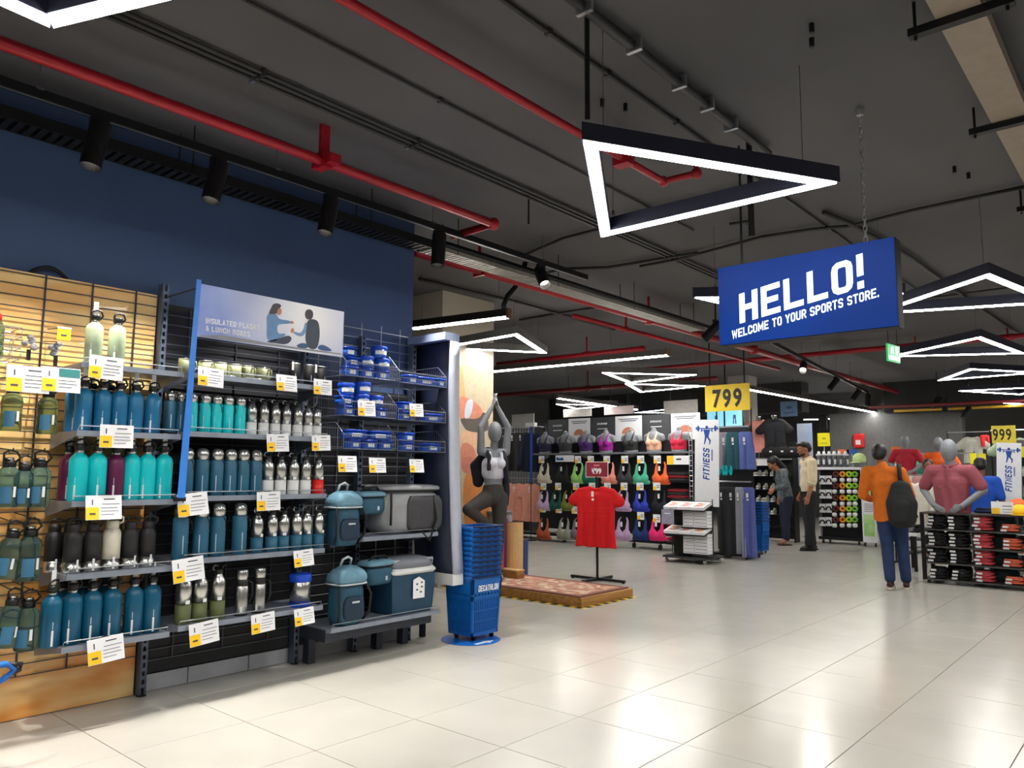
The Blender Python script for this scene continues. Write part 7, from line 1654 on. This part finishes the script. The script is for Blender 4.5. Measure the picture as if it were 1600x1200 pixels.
def torso_mannequin(label, loc, rz, m, s=1.0, head=True, arms=True, polo=True, name='mannequin', grp=None, vox=.011, egg=True):
    t = thing(name, label, 'mannequin', loc, rz, grp); t.scale = (s, s, s)
    b = MB(); b.chain([V(0, 0, .03), V(0, 0, .14), V(0, 0, .34), V(0, 0, .46)], [.125, .118, .135, .10], 1.4, .88, (1, 0, 0)); b.cap(V(0, 0, .50), .062, V(0, -.01, .58), .056)
    el = {q: V(q*.33, .03, .26) for q in (1, -1)}; wr = {q: V(q*.155, -.13, .08) for q in (1, -1)}; sh = {q: V(q*.205, .005, .475) for q in (1, -1)}
    for q in (1, -1):
        b.cap(V(0, 0, .46), .075, sh[q], .066)
        if arms:
            b.chain([sh[q], el[q], wr[q]], [.06, .044, .032]); hand(b, wr[q], V(-.75*q, -.1, -.45), V(q*.2, -.9, .2), 1.75, .35)
    if head: b.ell((0, -.015, .72), (.088, .105, .135)); b.ell((0, -.035, .655), (.062, .07, .075))
    obj('body', blob(b, 'body', vox*.8, 4), manm, t)
    s_ = MB(); s_.chain([V(0, 0, -.01), V(0, 0, .14), V(0, 0, .34), V(0, 0, .465)], [.142, .132, .148, .112], 1.4, .9, (1, 0, 0))
    for q in (1, -1):
        s_.cap(V(0, 0, .47), .085, sh[q], .08)
        e2 = sh[q]+(el[q]-sh[q])*.78 if arms else sh[q]+V(q*.07, 0, -.12); s_.cap(sh[q], .082, e2, .074)
    me = blob(s_, 'shirt', vox, 3)
    for v in me.vertices:
        if v.co.z < .3 and abs(v.co.x) < .22: v.co.y += .007*sin(v.co.x*55+v.co.z*9)
        if v.co.z < 0.0: v.co.z = 0.0
    obj('shirt', me, m, t)
    if polo:
        MB().tube([(-.02, -.085, .525), (-.075, -.03, .552), (-.06, .05, .562), (.06, .05, .562), (.075, -.03, .552), (.02, -.085, .525)], .018, 6).build('collar', m, t, True)
        MB().box(-.013, .013, -.142, -.128, .36, .52).build('placket', m, t); 
        for z in (.40, .45, .50): MB().ell((0, -.146+.0*(z), z), (.006, .004, .006), 8, 5).build('button', steel, t)
    else: MB().tube([(.072*cos(u), .06*sin(u), .525+.01*sin(u)) for u in [2*pi*i/14 for i in range(14)]], .012, 6, closed=True).build('neck_rib', m, t, True)
    return t
q = P(1490, 760, X=TXX+.22)
torso_mannequin('grey mannequin with blank egg head in maroon polo shirt on the rack', (TXX+.24, q.y+.03, .917), FACE-.18, fab('maroon_polo', (150, 76, 88)), 1.13)
# card stand and caps at the right end of the rack
q = P(1567, 793, X=TXX+.1); t = thing('price_card', 'big white price card with yellow corner standing on the rack', 'price card', (TXX+.06, q.y, .917)); MB().box(0, .004, -.12, .12, .0, .16).build('card', white, t); MB().box(-.001, 0, .03, .115, .005, .08).build('price_corner', yellow, t); MB().box(-.001, 0, -.1, .0, .1, .11).box(-.001, 0, -.1, .0, .06, .068).box(-.001, 0, -.1, .0, .03, .036).build('printed_lines', ink, t); MB().box(0, .05, -.12, .12, 0, .006).build('foot', steel, t)
for k, (px, c, nm) in enumerate(((1588, (250, 120, 60), 'orange'), (1591, (250, 206, 40), 'yellow'))):
    q = P(px, 775, X=TXX+.2); t = thing('cap', '%s cap lying at the right end of the rack top' % nm, 'cap', (TXX+.28-.16*k, q.y-.02*k, .917+.0), pi, None); MB().lathe([(.095, .01), (.1, .05+.07*(1-k)), (.08, .1+.07*(1-k)), (.04, .125+.07*(1-k)), (0, .13+.07*(1-k))], 16).build('crown', mat('cap_'+nm, c, .7), t, True); MB().prism([(.09*cos(u)+.0, .09*sin(u)) for u in [-1.3+2.6*i/8 for i in range(9)]]+[(.17*cos(u), .1*sin(u)) for u in [1.2-2.4*i/8 for i in range(9)]], 0, .008).build('brim', mat('cap_'+nm, c, .7), t)
q = P(1538, 797, X=TXX+.35); t = thing('folded_shirt', 'navy folded shirt on the rack top right of the mannequin', 'clothing', (TXX+.36, q.y, .917)); MB().bev(-.1, .1, -.11, .11, 0, .05, .025).build('folded_body', fab('navy_fold', (34, 52, 84)), t, True); MB().bev(-.09, .09, -.1, .08, .05, .065, .02).build('folded_sleeve', fab('navy_fold', (34, 52, 84)), t, True)
# ---------------------------------------------------------------- 999 board, second fitness banner
t = thing('price_board', 'yellow board with 999 at the right edge', 'sign', (13.20, 1.93, 1.87)); MB().box(-.01, .01, -.15, .15, 0, .26).build('board', mat('board_yellow2', (226, 206, 60), .5), t); MB().add(*text('999', .23, .005, .62, .001, 'CENTER', 1.15), M=frame((-.0115, .02, .05), (0, -1, 0), (0, 0, 1))).build('numerals', _mats['numeral_black'], t); MB().tube([(0, 0, -1.87), (0, 0, .02)], .01, 6).lathe([(.15, -1.87), (.15, -1.855)], 14).build('post', steel, t)
f2 = fitness_banner('second fitness banner with blue lifter under the 999 board', (12.9, 1.93, 0), .30, .95, .92, radians(3)); MB().tube([(.03, 0, 0.005), (.03, 0, 1.2)], .01, 6).lathe([(.14, 0), (.14, .012)], 16, (.03, 0, 0)).build('stand', steel, f2)
# ---------------------------------------------------------------- mannequins and racks behind
def plinth(label, x, y, h, w=.32, m=None):
    t = thing('display_plinth', label, 'plinth', (x, y, 0)); MB().bev(-w/2, w/2, -w/2, w/2, .02, h, .012).build('block', m or whiteplas, t); MB().box(-w/2+.02, w/2-.02, -w/2+.02, w/2-.02, 0, .02).build('toe_kick', black, t); return t
q = P(1416, 725, X=16.6); plinth('white plinth under the red shirt mannequin', 16.6, q.y, 1.40); torso_mannequin('grey mannequin in a crimson tee beside the man in orange', (16.6, q.y, 1.402), FACE, fab('crimson', (172, 28, 50)), .92, polo=False, vox=.014)
q = P(1468, 715, X=17.0); plinth('white plinth under the orange tee mannequin', 17.0, q.y, 1.30); torso_mannequin('grey mannequin in a bright orange tee behind the egg head', (17.0, q.y, 1.302), FACE, fab('bright_orange', (244, 104, 34)), 1.0, polo=False, vox=.014)
def far_rack(label, x, y0, y1, z):
    t = thing('clothes_rack', label, 'rack', (x, (y0+y1)/2, 0))
    for y in (y0, y1): MB().tube([(x, y, .03), (x, y, z+.03)], .014, 6).box(x-.22, x+.22, y-.02, y+.02, 0, .035).build('upright', black, t, world=True)
    MB().tube([(x, y0, z), (x, y1, z)], .014, 8).build('rail', chrome, t, world=True); return t
GT = tee_mesh(.44, .62, .22, .2, .75, 'hung_tee', vox=.018)
q = P(1519, 681, X=20.0); far_rack('black rail holding the pale grey tee near the 999 board', 20.0, q.y-.6, q.y+.5, q.z+.09); q.z += .07; garment('t_shirt', 'pale grey tee hanging high left of the 999 board', 't-shirt', GT, fab('pale_grey', (196, 196, 184)), (20.0, q.y, q.z), FACE, tags=False)
q2 = P(1539, 692, X=20.0); garment('t_shirt', 'small bright red garment right of the hanging pale grey tee', 't-shirt', drape_mesh(.2, .16, .26, 'red_bit'), fab('bright_red', (232, 50, 56)), (20.0, q2.y, q.z), FACE+.5, tags=False)
q = P(1583, 695, X=14.4); far_rack('black rail holding the sage tee at the right edge', 14.4, q.y-.35, q.y+.3, 2.12); garment('t_shirt', 'sage green tee hanging behind the 999 board', 't-shirt', GT, fab('sage_tee', (150, 168, 140)), (14.4, q.y, 2.09), FACE, tags=False)
q = P(1446, 700, X=18.2); far_rack('far rail of green tops behind the man in orange', 18.2, q.y-.9, q.y+.5, 1.86)
for k, (dy, c, nm) in enumerate(((.12, (90, 178, 146), 'mint'), (-.2, (40, 140, 110), 'jade'), (.34, (196, 200, 196), 'pale'))): garment('t_shirt', '%s top on the far rail behind the crimson mannequin' % nm, 't-shirt', GT, fab('far_'+nm, c), (18.2, q.y+dy, 1.83), FACE+.2*k, tags=False)
WJ = tee_mesh(.46, .72, .22, .5, .16, 'white_jacket', vox=.018)
q = P(1432, 765, X=13.6); far_rack('black rail of white hooded tops right of the black backpack', 13.6, q.y-.5, q.y+.35, 1.40)
for k, dy in enumerate((.16, -.12, -.40)): garment('hooded_top', 'white top, %s from the left, hanging right of the black backpack' % ORD[k], 'top', WJ, fab('white_top', (222, 218, 206)), (13.6, q.y+dy, 1.37), FACE+.95, 'white tops', tags=False)
# low tables of goods between
def goods_table(label, x, y0, y1, z, n, colz, nm):
    t = thing('display_table', label, 'table', (x, (y0+y1)/2, 0)); MB().box(x-.3, x+.3, y0, y1, z-.04, z).build('tabletop', whiteplas, t, world=True)
    for xx in (x-.26, x+.26):
        for y in (y0+.04, y1-.04): MB().box(xx-.02, xx+.02, y-.02, y+.02, 0, z-.04).build('leg', black, t, world=True)
    MB().box(x-.28, x+.28, y0+.03, y1-.03, .25, .27).build('lower_shelf', black, t, world=True)
    for i in range(n):
        y = y0+(i+.5)*(y1-y0)/n; g = thing('folded_shirt', 'folded %s pile, %s along the %s' % (colz[i % len(colz)][0], ORD[i], nm), 'clothing', (x, y, z+.001), 0, 'folded piles on far tables'); w = (y1-y0)/n*.42; m_ = fab('far_'+colz[i % len(colz)][0].replace(' ', '_'), colz[i % len(colz)][1]); MB().bev(-.16, .16, -w, w, 0, .09, .03).build('folded_body', m_, g, True); MB().bev(-.15, .14, -w*.95, w*.8, .09, .115, .03).build('folded_sleeve', m_, g, True)
goods_table('low display table behind the maroon polo mannequin', 15.4, 2.6, 4.1, .95, 6, [('teal', (60, 120, 124)), ('white', (220, 216, 206)), ('navy', (36, 44, 70)), ('yellow', (236, 206, 40))], 'table behind the polo mannequin')
goods_table('low dark table of goods seen beside the black backpack', 12.75, P(1440, 820, X=12.75).y, P(1412, 820, X=12.75).y, .55, 3, [('black', (30, 30, 34)), ('grey', (130, 130, 132))], 'table by the backpack')
# shelving at the right edge
q = P(1592, 700, X=13.9); t = thing('shelving_unit', 'pale shelving of folded goods cut off by the right edge', 'shelving', (13.9, 1.45, 0))
for y in (.95, 1.95): MB().box(13.7, 14.1, y-.015, y+.015, 0, 1.95).build('side_panel', mat('shelf_side', (186, 186, 184), .5), t, world=True)
MB().box(14.08, 14.1, .95, 1.95, .05, 1.95).build('back_panel', mat('shelf_back', (96, 96, 98), .6), t, world=True)
cz = [('teal', (56, 104, 104)), ('white', (214, 214, 210)), ('black', (32, 32, 36)), ('orange', (238, 120, 60)), ('grey', (130, 130, 134))]
for si in range(6):
    z = .25+.29*si; MB().box(13.7, 14.09, .96, 1.94, z-.018, z).build('shelf', white, t, world=True)
    for i in range(4):
        y = 1.06+.26*i; nm, c = cz[(si*2+i) % 5]; g = thing('folded_shirt', 'folded %s pile, place %s on shelf %s of the right edge shelving' % (nm, ('one', 'two', 'three', 'four')[i], ('one', 'two', 'three', 'four', 'five', 'six')[si]), 'clothing', (13.86, y, z+.001), 0, 'folded piles in the right edge shelving'); MB().bev(-.12, .12, -.11, .11, 0, .1, .03).build('folded_body', fab('edge_'+nm, c), g, True); MB().bev(-.11, .1, -.105, .09, .1, .13, .03).build('folded_sleeve', fab('edge_'+nm, c), g, True)
for k, (px0, py0, px1, py1, X, lab) in enumerate(((1515, 708, 1526, 725, 14.2, 'yellow price card left of the blue shirted person'), (1528, 709, 1541, 726, 13.4, 'square yellow price card above the blue shirted person'), (1582, 698, 1604, 714, 13.6, 'wide yellow price card at the right edge'), (1568, 700, 1581, 708, 13.65, 'pale yellow price card left of the wide one at right'))):
    rect_sign('price_board', lab, px0, py0, px1, py1, X, yb2, 'price card', 'floor')
# ---------------------------------------------------------------- two customers mostly hidden on the right
def customer(label, o, rz, H, shirt, hairc, trousers):
    t = thing('person', label, 'person', o, rz); k = H/1.75; Z = lambda f: f*H
    head = V(.03, 0, Z(.925)); sk = MB(); f = V(.97, 0, -.2).normalized(); up = (V(0, 0, 1)-f*f.z).normalized(); M, kk = face(sk, head, f, up, H)
    sk.cap(V(0, 0, Z(.78)), .06*k, head-V(.01, 0, .03*k), .052*k); sk.chain([V(0, 0, Z(.515)), V(0, 0, Z(.62)), V(0, 0, Z(.72)), V(0, 0, Z(.79))], [.10*k, .095*k, .11*k, .075*k], 1.4, .9, (0, 1, 0))
    sh = {q: V(0, q*.185*k, Z(.80)) for q in (1, -1)}; el = {q: V(-.03, q*.24*k, Z(.63)) for q in (1, -1)}; wr = {q: V(.12, q*.2*k, Z(.53)) for q in (1, -1)}; hp = {q: V(0, q*.085*k, Z(.50)) for q in (1, -1)}; kn = {q: V(.02, q*.09*k, Z(.28)) for q in (1, -1)}; an = {q: V(0, q*.1*k, .105*k) for q in (1, -1)}
    for q in (1, -1):
        sk.cap(V(0, 0, Z(.79)), .06*k, sh[q], .052*k); sk.chain([sh[q], el[q], wr[q]], [.052*k, .042*k, .03*k]); hand(sk, wr[q], V(.7, 0, -.6), V(0, q, .3), H, .6); sk.chain([hp[q], kn[q], an[q]], [.078*k, .055*k, .036*k]); sk.cap(an[q], .036*k, an[q]+V(.1, 0, -.06*k), .026*k)
    obj('body', blob(sk, 'body', .0095, 3), skind, t); eyes(M, kk, t, V(0, 0, 0))
    hb = MB(); c = head+up*.04*k-f*.022*k; hb.ell(tuple(c), (.104*k, .087*k, .088*k)); hb.ell(tuple(c-f*.04*k-up*.05*k), (.065*k, .078*k, .065*k)); obj('hair', blob(hb, 'hair', .012, 2), hairm, t)
    s = MB(); s.chain([V(0, 0, Z(.50)), V(0, 0, Z(.62)), V(0, 0, Z(.72)), V(0, 0, Z(.795))], [.115*k, .112*k, .122*k, .085*k], 1.42, .95, (0, 1, 0))
    for q in (1, -1): s.cap(V(0, 0, Z(.80)), .075*k, sh[q], .072*k); s.cap(sh[q], .072*k, sh[q]+(el[q]-sh[q])*.8, .065*k)
    obj('shirt', blob(s, 'shirt', .014, 3), shirt, t)
    j = MB(); j.chain([V(0, 0, Z(.48)), V(0, 0, Z(.52))], [.112*k, .106*k], 1.35, .98, (0, 1, 0))
    for q in (1, -1): j.chain([hp[q], kn[q], an[q]+V(0, 0, .02)], [.1*k, .076*k, .066*k])
    obj('trousers', blob(j, 'trousers', .014, 3), trousers, t)
    for q in (1, -1):
        u, so = MB(), MB(); shoe(u, so, an[q], V(1, .1*q, 0), k); obj('shoe', blob(u, 'shoe', .012, 2), _mats['shoe_black'], t); so.build('sole', blackp, t)
q = P(1534, 760, X=12.45); customer('person in bright blue shirt standing behind the maroon polo mannequin', V(12.45, q.y, 0), radians(20), 1.66, fab('bright_blue', (30, 84, 190)), None, fab('dk_trousers', (28, 28, 34)))
q = P(1450, 740, X=15.0); customer('person in pale pink shirt half hidden left of the egg head', V(14.5, P(1450, 740, X=14.5).y, 0), radians(-160), 1.68, fab('pale_pink', (206, 150, 150)), None, fab('dk_trousers', (28, 28, 34)))
# ---------------------------------------------------------------- fillers seen over the bra wall and by the pillar
t = thing('wire_screen', 'pale wire grid panel standing behind the black jackets', 'panel', (14.6, P(817, 650, X=14.6).y, 0)); mb = MB()
for i in range(9): mb.tube([(0, -.36+.09*i, .3), (0, -.36+.09*i, 2.75)], .005, 4)
for i in range(24): mb.tube([(0, -.36, .4+.1*i), (0, .36, .4+.1*i)], .005, 4)
mb.build('grid', chrome, t); MB().box(-.2, .2, -.38, .38, 0, .3).build('foot', black, t); MB().box(-.01, .01, -.36, .36, 2.5, 2.85).build('header_board', mat('header_pale', (176, 174, 170), .5), t)
for k, (x0, x1, y0, y1, X, lab) in enumerate(((880, 924, 640, 650, 14.5, 'pale header board behind the bust panels, left one'), (944, 990, 636, 646, 14.5, 'pink and white rolled banner lying over the bust panels'), (1037, 1090, 627, 645, 14.3, 'wide cream header board left of the yellow 799 board'))):
    rect_sign('header_strip', lab, x0, y0, x1, y1, X, mat('header_pale2', (206, 202, 196), .5) if k != 1 else mat('header_pink', (220, 196, 194), .5))
# ================================================================ real-world scale: the floor tiles are 60 cm
KS = .60/T
for o in list(S.objects):
    if o.parent is None:
        o.location = o.location*KS; o.scale = tuple(v*KS for v in o.scale)
for l in bpy.data.lights: l.energy *= KS*KS; l.shadow_soft_size *= KS
